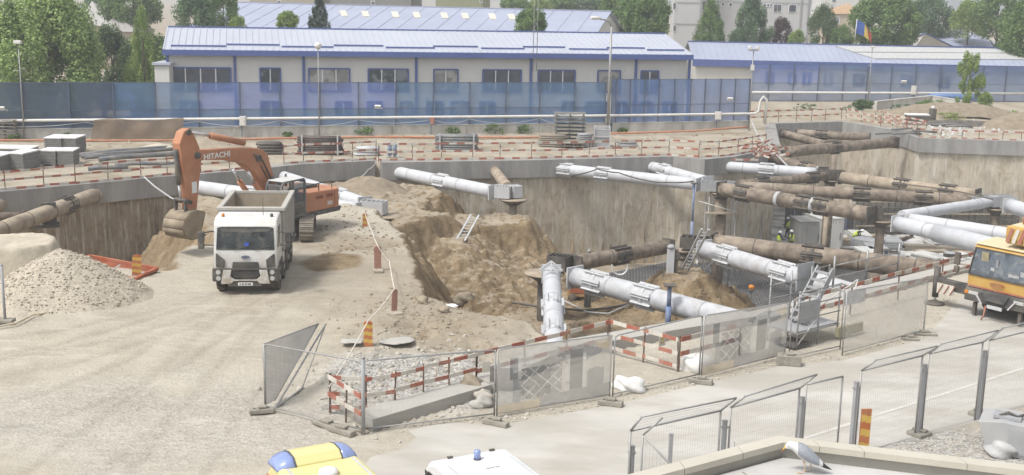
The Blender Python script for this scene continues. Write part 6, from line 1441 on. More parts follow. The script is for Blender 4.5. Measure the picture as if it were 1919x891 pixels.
def gen7(rg):
    q=W(rg.uniform(1640,1919),rg.uniform(770,870),-.5); 
    return (q.x,q.y) if sdist(road_poly,np.array([q.x]),np.array([q.y]))[0]<-.1 else None
rocks('verge_gravel','',gen7,2200,.03,.09,M_stone,None,14)
def gen8(rg):
    x,y=rg.uniform(-36,40),rg.uniform(78,106); return (x,y) if sdist(pit,np.array([x]),np.array([y]))[0]<-1.5 else None
rocks('far_stones','',gen8,1200,.08,.3,M_clod,None,15)
# boulders named one by one
M_bould=mat('boulder',(.42,.38,.31),.95,var=.2,scale=2.5,bump=.6,bscale=6)
def boulder(label,px,z,s,m=M_bould,seed=0,flat=.75,name='boulder',cat='boulder'):
    p=W(*px,z); rg=random.Random(seed); bm=bmesh.new(); bmesh.ops.create_icosphere(bm,subdivisions=3,radius=1)
    for v in bm.verts:
        q=v.co; k=1+.30*math.sin(q.x*2.3+seed)*math.cos(q.y*2.9+seed*2)+.16*math.sin(q.z*5+q.x*4+seed)+rg.uniform(-.07,.07)*(.3 if 'sack' in name or 'sheet' in name else 1); v.co=Vector((q.x*k*s,q.y*k*s*.85,q.z*k*s*flat))
    me=bpy.data.meshes.new(name); bm.to_mesh(me); bm.free(); me.materials.append(m); me.polygons.foreach_set('use_smooth',[True]*len(me.polygons)); o=bpy.data.objects.new(name,me); col.objects.link(o); o.location=(p.x,p.y,zat(p.x,p.y)+s*.3); tag(o,label,cat); return o
boulder('round brown clod on the platform edge, right of the marker boards',(790,567),-.1,.27,M_clod,1); boulder('smaller round clod near the platform edge',(830,582),-.1,.2,M_clod,2)
boulder('pale stone among the rubble, left of the first printed panel',(908,745),-.3,.28,M_stone,3); boulder('white broken block in the rubble under the notice',(903,757),-.3,.3,M_conc2,4); boulder('mossy lump in the rubble before the notice',(885,730),-.3,.4,M_clod,5)
boulder('big clod on the sliding slope below the ladder',(868,527),-3.2,.5,M_clod,6)
M_bag=mat('white_sacking',(.68,.67,.64),.8,var=.06,scale=4,bump=.4,bscale=9)
boulder('crumpled white sack lying behind the open wire panel',(1180,730),-.4,.48,M_bag,7,.55,'white_sack','sack'); boulder('white sack slumped at the left of the right printed panel',(1303,690),-.35,.48,M_bag,8,.85,'white_sack','sack')
boulder('small white sheet scrap on the dusty platform',(848,573),-.1,.22,M_bag,9,.25,'white_scrap','scrap')
boulder('dirty white sheet lying flat beside the striped board',(745,648),-.2,.5,M_conc2,10,.05,'white_sheet','sheet')
boulder('second dirty white sheet lying at left of the striped board',(660,655),-.2,.4,M_conc2,11,.05,'white_sheet','sheet')
# orange skip behind gravel pile
def skip():
    p=W(236,516,0); t=thing('orange_skip','orange-red open skip half hidden by the gravel pile','skip',(p.x-.45,p.y+.1,-.84),R(-10))
    m=mat('skip_red',(.36,.09,.04),.6,var=.2,scale=2,dirt=DUST,dirt_amt=.35)
    o=[(-1.3,-.85,0),(.8,-.85,0),(1.35,-.95,.95),(-1.65,-.95,1.3)]; i_=[(x,-y,z) for x,y,z in o]
    mb=MB(); mb.add(o,[(0,1,2,3)]); mb.add(i_,[(3,2,1,0)]); mb.add([o[0],i_[0],i_[3],o[3]],[(0,1,2,3)]); mb.add([o[1],i_[1],i_[2],o[2]],[(3,2,1,0)]); mb.add([o[0],o[1],i_[1],i_[0]],[(0,1,2,3)]); mb.build('skip_body',m,t,local=True,solid=.06,fix=False)
    for a,b in ((o[3],o[2]),(i_[3],i_[2]),(o[3],i_[3]),(o[2],i_[2])): MB().bar(a,b,.14,.12).build('rim',m,t,local=True)
    for x in(-.9,-.1,.6): MB().bar((x,-.9,.05),(x,-.97,1.0),.12,.1).build('rib',m,t,local=True)
    mb=MB(); mb.bar((-.5,-1.0,.75),(.75,-.98,1.5),.07); mb.build('lifting_bar',mat('skip_bar',(.5,.46,.42),.7),t,local=True)
    mb=MB(); mb.sheet((-1.35,-.8,.55),(.95,-.8,.5),(.95,.8,.5),(-1.35,.8,.6),12,6,lambda q,u,v:q+Vector((0,0,random.uniform(-.1,.15)))); mb.build('waste_fill',M_brownearth,t,local=True,fix=False)
skip()
p=W(110,575,0); t=thing('rusty_pot','small rusty round pot on the ground in front of the gravel pile','pot',p); MB().lathe(p,[(.13,0),(.15,.02),(.15,.2),(.17,.22)],14).build('body',M_rust,t); MB().lathe(p,[(.17,.222),(.15,.24),(.05,.25)],14).build('lid',M_rust,t)
p=W(10,604,0); q=WH(4,498,p); t=thing('marker_post','thin grey post on a foot at the left picture edge','post',p); MB().cyl(p,q,.05,8).build('tube',M_grey,t); MB().box(p+Vector((0,0,.06)),(.6,.4,.12)).build('foot',M_foot,t,bevel=.02); MB().lathe(q,[(.055,0),(.05,.03),(.02,.05)],8).build('cap',M_galv,t)
rope('pale hose curving over the dusty ground before the gravel pile',[W(-20,615,.05),W(30,606,.05),W(62,590,.05),W(140,578,.04),W(190,556,.06),W(235,545,.06),W(252,530,.05)],.035,mat('hose_cream',(.50,.44,.32),.7),0,'water_hose','hose')
rope('black hose lying on the brown earth under the near struts',[W(960,567,-3.2),W(1010,575,-3.2),W(1090,582,-3.2),W(1140,578,-3.2),W(1180,570,-3.2)],.06,M_dark,0,'black_hose','hose'); rope('pale cable curving on the brown earth under the near struts',[W(1050,560,-3.2),W(1100,585,-3.2),W(1140,588,-3.2),W(1190,566,-3.2)],.035,M_lgrey,0,'pale_cable','cable')
rope('black cable draped along the longest white strut',[W(1040,328,-.45),W(1075,329,-.25),W(1120,317,-.2),W(1160,324,-.2),W(1210,338,-.25),W(1250,342,-.2),W(1300,340,-.2)],.045,M_dark,.05,'black_cable','cable')
rope('grey hose hanging over the left beam toward the bucket',[W(270,332,.3),W(290,350,-.2),W(320,371,-.8),W(345,381,-.9)],.05,M_lgrey,0,'hanging_hose','hose')
rope('pale cable hanging over the beam left of the white strut',[W(706,304,.2),W(690,318,-.5),W(675,332,-1.0)],.04,M_lgrey,.1,'hanging_cable','cable')
rope('grey cable bundle drooping round the corner of the middle wall',[W(1408,226,.9),W(1420,255,.3),W(1436,270,.2),W(1450,285,-.1),W(1480,316,-.5)],.06,M_lgrey,0,'cable_bundle','cable')
rope('thin black cable along the top of the pale dusty strut',[W(1690,345,-.25),W(1740,351,-.2),W(1800,360,-.2),W(1860,374,-.2)],.04,M_dark,0,'black_cable','cable')
rope('orange hose running along the foot of the low white wall',[W(-20,263,.12),W(200,264,.12),W(380,263,.12),W(560,259,.12),W(700,257,.2),W(830,258,.12),W(1000,258,.12),W(1140,251,.12),W(1300,246,.3),W(1400,238,.5)],.09,mat('orange_hose',(.42,.17,.09),.7,var=.15,scale=2,dirt=DUST,dirt_amt=.4),0,'orange_hose','hose')
# brown net hung over the fence
t=None
A,B=onfence(180,FA,FB)+Vector((0,-.6,0)),onfence(348,FA,FB)+Vector((0,-.6,0))
mb=MB(); mb.sheet(A+Vector((0,-.9,.05)),B+Vector((0,-.9,.05)),B+Vector((0,0,1.45)),A+Vector((0,0,1.45)),28,8,lambda q,u,v:q+Vector((0,.15*math.sin(u*19)*math.sin(v*3),.12*math.sin(u*8)*v)),sm=True); o=mb.build('brown_netting',mat('brown_net',(.16,.115,.075),.95,var=.2,scale=.8,alpha=(.68,.92)),fix=False); tag(o,'brown dusty netting hung over the fence foot behind the excavator arm','netting')
# black pipes on the ground
for i,(a,b,r) in enumerate((((148,291),(345,275),.16),((152,294),(340,279),.13),((185,299),(345,288),.17),((158,297),(250,289),.11),((165,317),(240,314),.15),((215,309),(335,307),.13))):
    a=W(*a,.25);b=W(*b,.25); mb=MB(); mb.tube([a,lerp(a,b,.3)+Vector((0,0,.06)),lerp(a,b,.7)+Vector((0,0,.03)),b],r,12); o=mb.build('plastic_pipe',mat('pipe_dark',(.10,.11,.125),.5,var=.2,scale=2,dirt=DUST,dirt_amt=.45)); tag(o,'dark grey plastic pipe lying behind the barrier, left of the excavator arm','pipe','dark pipes behind the left barrier')
# block stacks with white lids
M_blk=mat('block_dark',(.17,.17,.165),.85,var=.3,scale=4,dirt=DUST,dirt_amt=.25,stretch=(1,1,4))
def stack(label,px,w_,d,h,rz=0):
    p=W(*px,0); t=thing('panel_stack',label,'stack',p,group='white-topped stacks behind the left barrier'); n=7
    Mz=Matrix.Rotation(rz,3,'Z')
    for k in range(n): MB().box(p+Vector((random.uniform(-.02,.02),d/2,.1+(h-.18)*(k+.5)/n)),(w_*(.97+.03*(k%2)),d,(h-.18)/n*.86),rz).build('layer',M_blk,t)
    MB().box(p+Vector((0,d/2,h-.04)),(w_*1.03,d*1.03,.08),rz).build('white_lid',M_mull,t,bevel=.01)
    for s in(-.35,.35): MB().box(p+Vector((s*w_,d/2,.05)),(.12,d,.1),rz).build('bearer',M_foot,t)
stack('white-topped stack, back left of the four beside the black pipes',(100,289),1.2,1.9,1.15); stack('white-topped stack, back right of the four beside the black pipes',(128,289),1.2,1.9,1.15); stack('white-topped stack, front left of the four beside the black pipes',(90,312),1.05,1.5,1.05); stack('white-topped stack, front right of the four beside the black pipes',(121,312),1.05,1.5,1.05,.1)
stack('white-topped stack near the left edge, standing alone in front',(34,321),1.1,2.0,1.15,-.15); stack('long low white-topped stack at the left edge, behind the others',(14,306),3.0,1.6,1.0); stack('white-topped stack cut by the left picture edge',(-14,325),1.2,2.0,1.1,-.1)
M_timber=mat('weathered_timber',(.27,.235,.19),.9,var=.25,scale=3,dirt=(.13,.11,.09),dirt_amt=.6,dscale=3,stretch=(1,4,4))
def pallets(label,px,n,w_=2.2,d=1.1,gap=.25,m=M_timber,grp=None):
    p=W(*px,0); t=thing('pallet_stack',label,'pallet stack',p,group=grp)
    for k in range(n):
        mb=MB(); z=.08+k*gap
        for j in range(5): mb.box(p+Vector((0,d*(j/4),z+.12)),(w_+random.uniform(-.1,.1),.13,.035))
        for j in range(3): mb.box(p+Vector((w_*(j-1)*.42,d/2,z+.04)),(.12,d,.11))
        mb.build('pallet',m,t)
pallets('stack of grey pallets at the left picture edge below the blue fence',(8,262),6,1.9,1.2,.26)
pallets('tall stack of frames with gaps before the blue fence, left of the street lamp',(1067,274),9,2.5,1.3,.29,mat('frame_steel',(.20,.20,.19),.7,var=.3,scale=3,dirt=DUST,dirt_amt=.35))
pallets('low stack of grey boards in front of the frame stack',(1075,279),3,1.6,.8,.2)
def bundle(label,px,L_,n,r,m,rz=0,name='rebar_bundle',cat='bundle',rows=6,posts=True):
    p=W(*px,0); t=thing(name,label,cat,p); a=Vector((math.cos(rz),math.sin(rz),0)); b=Vector((-a.y,a.x,0)); 
    for k in range(rows):
        mb=MB()
        for j in range(n): c=p+b*(j*r*2.3)+Vector((0,0,.12+k*r*2.1)); mb.tube([c-a*(L_/2+random.uniform(-.15,.15)),c+a*(L_/2+random.uniform(-.15,.15))],r,6)
        mb.build('bar_layer',m,t)
    if posts:
        for s in(-.42,.42): MB().bar(p+a*L_*s-b*.15,p+a*L_*s-b*.15+Vector((0,0,.2+rows*r*2.1)),.09).build('strap_post',M_lgrey,t); MB().bar(p+a*L_*s-b*.2+Vector((0,0,.04)),p+a*L_*s+b*(n*r*2.4)+Vector((0,0,.04)),.12,.08).build('bearer',M_foot,t)
bundle('dark brown rebar bundle behind the barrier, right of the excavator boom',(600,291),3.0,6,.075,mat('rebar_dark',(.085,.075,.07),.8,var=.4,scale=3,dirt=(.2,.15,.12),dirt_amt=.5),.06,rows=8)
bundle('grey rack of stacked panels behind the long barrier, middle',(856,283),3.0,6,.09,mat('panel_greyblue',(.17,.18,.19),.7,var=.2,scale=3,dirt=DUST,dirt_amt=.3),.05,'panel_rack','rack',6)
bundle('heap of dark bent timber left of the frame stack',(1033,277),1.9,6,.075,M_timber,-.15,'timber_heap','timber heap',6,False)
bundle('small grey scrap heap between frame stack and wire cage',(1098,277),1.0,5,.07,M_grey,.3,'scrap_heap','scrap heap',7,False)
bundle('low grey pipe pile half hidden behind the barrier near the excavator',(688,293),1.6,4,.1,M_lgrey,.05,'pipe_pile','pipe pile',3,False)
bundle('low dark pipe pile at the wall side near the barrier, right of the wire cage',(1176,276),1.4,3,.12,M_grey,.1,'pipe_pile','pipe pile',2,False)
bundle('dark heap of bundled hoses behind the excavator cab',(505,290),1.6,5,.1,M_dark,.1,'hose_heap','hose heap',4,False)
p=W(1128,276,0); t=thing('wire_cage','grey wire mesh cage box beside the frame stack','cage',p)
for (x,y) in ((-.6,0),(.6,0),(-.6,.9),(.6,.9)): MB().bar(p+Vector((x,y,0)),p+Vector((x,y,1.55)),.07).build('corner_post',M_lgrey,t)
for z in(.05,.8,1.55):
    mb=MB(); mb.bar(p+Vector((-.6,0,z)),p+Vector((.6,0,z)),.06).bar(p+Vector((-.6,.9,z)),p+Vector((.6,.9,z)),.06).bar(p+Vector((-.6,0,z)),p+Vector((-.6,.9,z)),.06).bar(p+Vector((.6,0,z)),p+Vector((.6,.9,z)),.06); mb.build('frame_ring',M_lgrey,t)
MB().box(p+Vector((0,.45,.7)),(1.1,.8,1.3)).build('contents',M_grey,t)
p=W(735,296,0); t=thing('gas_bottle_rack','white rack holding two blue-grey gas bottles behind the barrier','gas rack',p)
for s in(-.3,.3): MB().lathe(p+Vector((s*.6,.1,.1)),[(.16,0),(.16,.75),(.1,.9),(.05,1.0)],12).build('gas_bottle',mat('bottle_blue',(.2,.25,.33),.5),t)
for s in(-.45,.45): MB().bar(p+Vector((s,0,0)),p+Vector((s,0,1.15)),.07).build('side_bar',M_pipew,t)
MB().bar(p+Vector((-.45,0,.12)),p+Vector((.45,0,.12)),.07).build('base_bar',M_pipew,t); MB().bar(p+Vector((-.45,0,.7)),p+Vector((.45,0,.7)),.05).build('middle_bar',M_pipew,t)
# far right clutter
p=W(1720,232,0); t=thing('site_trailer','dark low machine with white flat top among the far rubble','machine',p); MB().box(p+Vector((0,0,.45)),(2.3,1.2,.7)).build('body',M_dark,t,bevel=.05); MB().box(p+Vector((-.15,0,.88)),(2.2,1.1,.14)).build('white_top',M_mull,t,bevel=.03); MB().box(p+Vector((1.35,0,.85)),(.5,.8,1.3)).build('engine',M_dark,t,bevel=.06)
for s in(-.8,.8): MB().cyl(p+Vector((s,-.62,.28)),p+Vector((s,-.45,.28)),.28,14).build('wheel',M_rub,t)
MB().lathe(p+Vector((1.3,-.1,1.5)),[(.15,0),(.18,.1),(.1,.25)],10).build('filter',M_mull,t)
mound('black_sheeting','long wrinkled black sheeting spread beyond the bright beam, right','sheeting',W(1800,236,0),5.5,1.0,.55,M_dark,.0,2.2,21,.10)
def gen9(rg): q=W(rg.gauss(1790,45),rg.gauss(244,5),0); return (q.x,q.y)
rocks('white_rubble','',gen9,420,.08,.36,mat('pale_rubble',(.47,.465,.455),.9,var=.25,scale=2),None,16)
for i in range(7):
    a=W(1650+random.uniform(0,150),random.uniform(226,256),.15); d=Vector((random.uniform(1.2,2.6),random.uniform(-.5,.5),0)); o=MB().tube([a-d,a+d*.2+Vector((0,0,.1)),a+d],.10,8).build('plastic_pipe',MATS['pipe_dark']); tag(o,'black pipe lying tangled among the barriers beyond the far block','pipe','black pipes beyond the far block')
lw=thing('low_concrete_wall','broken low concrete wall on the bank before the distant fence','low wall',W(1640,205,.2)); a,b,c_=W(1640,206,.2),W(1745,198,.2),W(1818,205,.2); MB().bar(a+Vector((0,0,.4)),b+Vector((0,0,.6)),.3,.9).bar(b+Vector((0,0,.6)),c_+Vector((0,0,.3)),.3,.9).build('wall',M_lowwall,lw); MB().bar(a+Vector((0,0,.88)),b+Vector((0,0,1.08)),.4,.08).bar(b+Vector((0,0,1.08)),c_+Vector((0,0,.78)),.4,.08).build('coping',M_lowwall,lw)
p=W(1785,190,.3); o=MB().tube([p+Vector((-2.8,0,.5)),p+Vector((-.5,.2,.55)),p+Vector((3,0,.45))],.35,12).build('blue_tube',mat('tube_blue',(.12,.20,.38),.6)); tag(o,'blue rolled tube lying at the foot of the distant fence','tube')
# ------------------------------------------------------------------ pit floor
M_cont=mat('container_white',(.55,.55,.53),.6,var=.05,scale=1,dirt=(.35,.32,.28),dirt_amt=.4,dscale=1)
M_contg=mat('container_grey',(.27,.275,.27),.6,var=.08,scale=1,dirt=DUST,dirt_amt=.3)
def container(label,px,w_,d,h,m,rz=0,z=-8):
    p=W(*px,z); t=thing('site_container',label,'container',p,rz); mb=MB(); mb.box((0,d/2,h/2),(w_,d,h)); 
    for k in range(int(w_/.28)): mb.box((-w_/2+.15+k*.28,-.03,h/2),(.12,.05,h-.2))
    for k in range(int(d/.28)): mb.box((w_/2+.03,.15+k*.28,h/2),(.05,.12,h-.2))
    mb.build('shell',m,t,local=True); MB().box((0,d/2,h+.04),(w_+.1,d+.1,.08)).build('roof',m,t,local=True); MB().box((w_*.2,-.07,h*.45),(.9,.03,h*.8)).build('door',m,t,local=True); MB().box((w_*.2+.3,-.1,h*.45),(.05,.04,.6)).build('handle',M_dark,t,local=True)
    return t
container('grey ribbed container half on the pit floor, beside the corner of the wall',(1516,470),1.75,2.4,2.3,M_contg,.12); container('white ribbed container on the pit floor, right of the grey one',(1556,470),2.1,2.6,2.55,M_cont,.25)
p=W(1556,466,-8); o=None
node('thin pale post standing before the white container',(1549,400),-3.2,-8.0,disc=False,post=.16,pm=M_dusty)
# formwork wall
A=W(1602,440,-8);B=W(1905,440,-8); t=thing('formwork_wall','lattice formwork wall with pale panels standing at the back of the pit floor','formwork',A); d=(B-A).normalized(); L_=(B-A).length; up=Vector((0,0,1)); n_=Vector((-d.y,d.x,0))
MB().bar(A+up*1.45+n_*.3,B+up*1.45+n_*.3,.1,2.9).build('panel',mat('form_panel',(.26,.25,.22),.9,var=.25,scale=1.5,dirt=(.12,.11,.1),dirt_amt=.5),t)
for k in range(27): MB().bar(A+d*(L_*k/26),A+d*(L_*k/26)+up*random.uniform(2.7,3.3),.09).build('upright',M_dark,t)
for k in range(6): MB().bar(A+up*(.25+.52*k)-n_*.06,B+up*(.25+.52*k)-n_*.06,.10).build('waler',M_dusty if k%2 else M_dark,t)
A2=W(1470,428,-8); B2=W(1600,432,-8); t=thing('formwork_wall','dark formwork frames behind the containers on the pit floor','formwork',A2); d=(B2-A2).normalized(); L_=(B2-A2).length
MB().bar(A2+up*1.1,B2+up*1.1,.12,2.2).build('panel',mat('form_dark',(.12,.12,.12),.9,var=.4,scale=1.2),t)
for k in range(9): MB().bar(A2+d*(L_*k/8)-Vector((0,.15,0)),A2+d*(L_*k/8)-Vector((0,.15,0))+up*2.4,.1).build('upright',(M_dark,M_blue,M_grey)[k%3],t)
# rebar mat
c=W(1450,535,-7.95); t=thing('rebar_mat','grey reinforcement mesh laid on the pit floor right of the brown mound','rebar mesh',c); mb=MB(); ax=Vector((.77,.64,0)); bx=Vector((-.64,.77,0)); mr=mat('rebar_grey',(.13,.125,.12),.8)
for k in range(60): o_=(k-30)*.30; mb.bar(c+ax*o_-bx*9+up*.1,c+ax*o_+bx*9+up*.1,.03); mb.bar(c+bx*o_-ax*9+up*.14,c+bx*o_+ax*9+up*.14,.03)
mb.build('bars',mr,t,fix=False)
MB().add([c+ax*9.2-bx*9.2+up*.06,c+ax*9.2+bx*9.2+up*.06,c-ax*9.2+bx*9.2+up*.06,c-ax*9.2-bx*9.2+up*.06],[(0,1,2,3)]).build('membrane',mat('membrane_grey',(.24,.235,.23),.95,var=.25,scale=.8),t)
mb=MB()
for k in range(22): o_=(k-11)*.6; mb.bar(c+ax*o_+bx*3+up*.1,c+ax*o_+bx*3+up*1.0,.035); 
mb.bar(c-ax*6.6+bx*3+up*1.0,c+ax*6.6+bx*3+up*1.0,.04).build('starter_bars',mr,t,fix=False)
# things lying about on the floor
rg=random.Random(4)
for i in range(34):
    q=W(rg.uniform(1575,1830),rg.uniform(446,505),-8); k=i%4; rz=rg.uniform(-.2,.9)
    if k==0: 
        t=thing('timber_stack','stack of pale timbers lying on the pit floor','timber stack',q,rz,'timber stacks on the pit floor')
        for r_ in range(3): 
            mb=MB()
            for j in range(4): mb.box((0,j*.2,.1+.16*r_),(2.6+rg.uniform(-.3,.3),.16,.13))
            mb.build('timber_layer',M_timber if i%8 else M_dusty,t,local=True)
    elif k==1:
        t=thing('formwork_panel_stack','pale formwork panels stacked flat on the pit floor','formwork stack',q,rz,'formwork stacks on the pit floor')
        for r_ in range(4): MB().box((rg.uniform(-.1,.1),rg.uniform(-.1,.1),.1+.17*r_),(1.5,2.4,.13)).build('form_board',M_cont if i%3 else M_grey,t,local=True)
    elif k==2:
        mb=MB(); mb.box((0,0,.06),(rg.uniform(2,4),.3,.1)); o=mb.build('plank',M_dusty); o.location=q; o.rotation_euler=(0,0,rz); tag(o,'single plank lying on the pale pit floor','plank','planks on the pit floor')
    else:
        t=thing('rebar_bundle','dark bundle of steel bars on the pit floor','bundle',q,rz,'steel bundles on the pit floor'); mb=MB()
        for j in range(9): mb.tube([Vector((-1.6-rg.random()*.3,(j%3)*.09,.06+(j//3)*.08)),Vector((1.6,(j%3)*.09,.06+(j//3)*.08))],.04,5)
        mb.build('bars',M_dark,t,local=True); MB().box((-.7,.09,.15),(.06,.36,.3)).build('tie',M_rust,t,local=True); MB().box((.7,.09,.15),(.06,.36,.3)).build('tie',M_rust,t,local=True)
p=W(1780,478,-7.2); t=thing('dark_bin','dark round bin on the pit floor left of the crane','bin',(p.x,p.y,-8)); MB().lathe((p.x,p.y,-8),[(.4,0),(.48,.9),(.52,.95)],16).build('body',M_dark,t); MB().lathe((p.x,p.y,-8),[(.5,.955),(.45,1.0),(.1,1.05)],16).build('lid',M_grey,t)
p=W(1408,541,-4.4); t=thing('hanging_lamp','small orange and black warning lamp above the reinforcement mesh','lamp',p); MB().lathe(p,[(.05,-.22),(.16,-.15),(.19,0)],12).build('socket',M_dark,t); MB().lathe(p,[(.19,.0),(.17,.14),(.06,.22)],12).build('lens',M_lampo,t); MB().cyl(p+Vector((0,0,-.2)),Vector((p.x,p.y,-7.9)),.03,6).build('stake',M_dark,t)
# compressor and small gear on the bench
p=W(1085,556,-3.3); p.z=zat(p.x,p.y); t=thing('compressor','yellow-brown compressor box with red grille under the big white strut','compressor',p); MB().box(p+Vector((0,0,.62)),(1.2,.8,.85)).build('housing',mat('comp_ochre',(.36,.22,.09),.6,dirt=DUST,dirt_amt=.4),t,bevel=.04); MB().box(p+Vector((-.1,-.41,.62)),(.75,.02,.42)).build('grille',mat('comp_red',(.36,.12,.06),.6),t); MB().box(p+Vector((0,0,.14)),(1.1,.6,.14)).build('skid',M_dark,t); 
for s in(-.35,.7): MB().cyl(p+Vector((s,-.5,.2)),p+Vector((s,-.38,.2)),.2,14).build('wheel',M_rub,t)
p=W(1103,508,-1.4); t=thing('gas_bottle','grey gas bottle with cap standing behind the near bracket box','gas bottle',(p.x,p.y,-3.2)); MB().lathe((p.x,p.y,-3.2),[(.17,0),(.17,2.3),(.08,2.55),(.06,2.7)],14).build('cylinder',M_grey,t); MB().lathe((p.x,p.y,-.5),[(.07,0),(.09,.08),(.03,.18)],10).build('valve',M_galv,t)
p=W(1161,518,-2.9); t=thing('hose_coil','pale coil of hose standing behind the big white strut','hose coil',p); 
for k in range(3): MB().tube([p+Vector((.42*math.cos(a),.08*k+.1*math.sin(a),.5+.42*math.sin(a))) for a in [i*2*math.pi/20 for i in range(21)]],.035,6,caps=False).build('loop',M_lgrey,t)
# stair tower and railing near the fence
def tower():
    A=W(1492,655,-.38); ux=Vector((.78,.62,0)); uy=Vector((-.62,.78,0)); t=thing('access_stair_tower','galvanised scaffold stair tower behind the open panel, right of the printed mesh','scaffold tower',A); P=lambda a,b,z:A+ux*a+uy*b+Vector((0,0,z))
    for a in(0,1.15,2.3):
        for b in(0,1.3): MB().cyl(P(a,b,0),P(a,b,2.1+.35*(b>0)),.03,8).build('upright',M_galv,t)
    for z in(.55,1.05,1.55,2.05):
        for b in(0,1.3): MB().cyl(P(-.05,b,z),P(2.4,b,z),.025,8).build('ledger',M_galv,t)
    for a in(0,1.15,2.3): MB().cyl(P(a,-.05,.55),P(a,1.35,.55),.025,8).build('transom',M_galv,t)
    MB().box(P(1.15,.65,.6),(2.4,1.25,.05),math.atan2(ux.y,ux.x)).build('platform',M_grey,t); MB().box(P(.6,.0,1.3),(1.1,.03,.75),math.atan2(ux.y,ux.x)).build('panel',M_grey,t); MB().box(P(.3,.4,.1),(1.0,.9,.05),math.atan2(ux.y,ux.x)).build('lower_deck',M_dark,t)
    for b in(.35,1.0): MB().bar(P(.9,b,.7),P(2.3,b,2.5),.06,.22).build('stringer',M_grey,t)
    for k in range(7): MB().box(P(.9+.2*k,.67,.8+.26*k),(.24,.62,.04),math.atan2(ux.y,ux.x)).build('tread',M_grey,t)
    MB().box(P(2.0,1.36,2.1),(.95,.03,1.0),math.atan2(ux.y,ux.x)).build('panel',mat('tower_panel',(.36,.37,.38),.6),t)
    for (a,b) in ((P(0,0,.1),P(1.15,0,1.05)),(P(2.3,1.3,.6),P(3.6,.2,2.0)),(P(2.5,0,.2),P(3.9,.4,1.9)),(P(2.4,.3,1.9),P(3.7,.1,1.1))): MB().cyl(a,b,.022,8).build('brace',M_pipew,t)
    q=P(3.15,-.05,1.45); s=thing('blank_notice','pale grey blank board on the netted panel next to the stair tower','board',q); MB().box(q,(1.25,.03,.5),math.atan2(ux.y,ux.x)).build('sheet',mat('notice_grey',(.5,.5,.51),.7),s); 
    q=P(2.9,-.1,.28); s=thing('wooden_beam','mossy pale timber leaning at the foot of the netted panel','timber',q); MB().box(q,(1.5,.12,.35),math.atan2(ux.y,ux.x)).build('timber',mat('mossy_wood',(.36,.33,.22),.9),s)
tower()
pts=[(1570,548),(1632,534),(1692,520)]; t=thing('guard_rail','galvanised guard rail on the pit edge behind the stair tower','guard rail',W(1570,548,-.25))
G_=[W(*q,-.25)+Vector((0,.8,0)) for q in pts]
for g in G_: MB().cyl(g,g+Vector((0,0,1.35)),.045,8).build('post',M_galv,t)
for z in(.45,.95): MB().tube([g+Vector((0,0,z)) for g in G_],.03,8).build('rail',M_galv,t)
t=thing('guard_rail','thin white guard rail above the reinforcement mesh left of the stair tower','guard rail',W(1500,562,-.25)); G_=[W(*q,-.25)+Vector((0,.9,0)) for q in ((1500,568),(1530,561),(1562,554))]
for g in G_: MB().cyl(g,g+Vector((0,0,1.1)),.03,8).build('post',M_galv,t)
for z in(.55,1.05): MB().tube([g+Vector((0,0,z)) for g in G_],.025,8).build('rail',M_galv,t)
# scaffold around the middle post
c=W(1350,445,-1.1); c=W(1352,361,-1.1); t=thing('post_scaffold','rusty scaffold platform with hanging planks round the middle brown post','scaffold',(c.x,c.y,-8)); 
for (x,y) in ((-.9,-.7),(.9,-.7),(-.9,.7),(.9,.7)): MB().cyl(Vector((c.x+x,c.y+y,-8)),Vector((c.x+x,c.y+y,-1.3)),.035,6).build('pole',M_grey,t)
for z in(-4.0,-2.4): MB().box((c.x,c.y-.6,z),(2.2,.5,.06)).build('plank',M_dusty,t)
MB().cyl((c.x-1.6,c.y-.7,-1.6),(c.x+1.0,c.y-.7,-2.3),.03,6).build('brace',M_pipew,t); MB().cyl((c.x-.9,c.y-.7,-6.2),(c.x+.9,c.y-.7,-4.2),.03,6).build('brace',M_grey,t)
# drain opening
p=W(918,720,-.2); t=thing('corrugated_culvert','black corrugated half pipe sticking out beside the slab under the notice','culvert',p); mb=MB()
for k in range(9): 
    x=k*.09
    ring=[p+Vector((x,.2,0))+Vector((0,.42*math.cos(a),.42*math.sin(a)+.0))*(1+.06*(k%2)) for a in [math.pi*i/10 for i in range(11)]]
    mb.v+=ring
for k in range(8):
    for i in range(10): a=k*11+i; mb.f.append([a,a+1,a+12,a+11]); mb.m.append(0); mb.sm.append(False)
mb.build('shell',M_dark,t,solid=.02,fix=False); MB().box(p+Vector((.1,.2,.02)),(.3,.8,.04)).build('base',M_dark,t)
# grey hood at lower right
p=W(1885,862,-.5); t=thing('sheet_metal_hood','slanted grey sheet-metal box lying on the gravel, bottom right','metal box',(p.x,p.y,-.5),R(-28)); 
mb=MB(); mb.prism([Vector((-.55,0,.25)),Vector((-.8,0,.95)),Vector((-.2,0,1.05)),Vector((1.6,0,.98)),Vector((1.6,0,.1)),Vector((-.2,0,.1))],Vector((0,1.2,0))); mb.build('body',mat('hood_grey',(.36,.365,.37),.55,var=.1,scale=1.5,dirt=DUST,dirt_amt=.35),t,local=True,bevel=.02)
MB().box((.75,-.02,.55),(1.5,.03,.7)).build('side_panel',M_grey,t,local=True); MB().box((-.1,.5,1.09),(.7,.5,.08)).build('top_plate',M_grey,t,local=True); mb=MB(); mb.tube([Vector((-.3,.3,1.12)),Vector((-.1,.45,1.2)),Vector((.15,.4,1.13)),Vector((.3,.55,1.17))],.04,6); mb.build('cable_stub',M_dark,t,local=True)
boulder('pale grey sack lying against the metal box, bottom right',(1880,855),-.5,.55,mat('grey_sack',(.42,.42,.41),.85,bump=.3),31,.45,'grey_sack','sack')
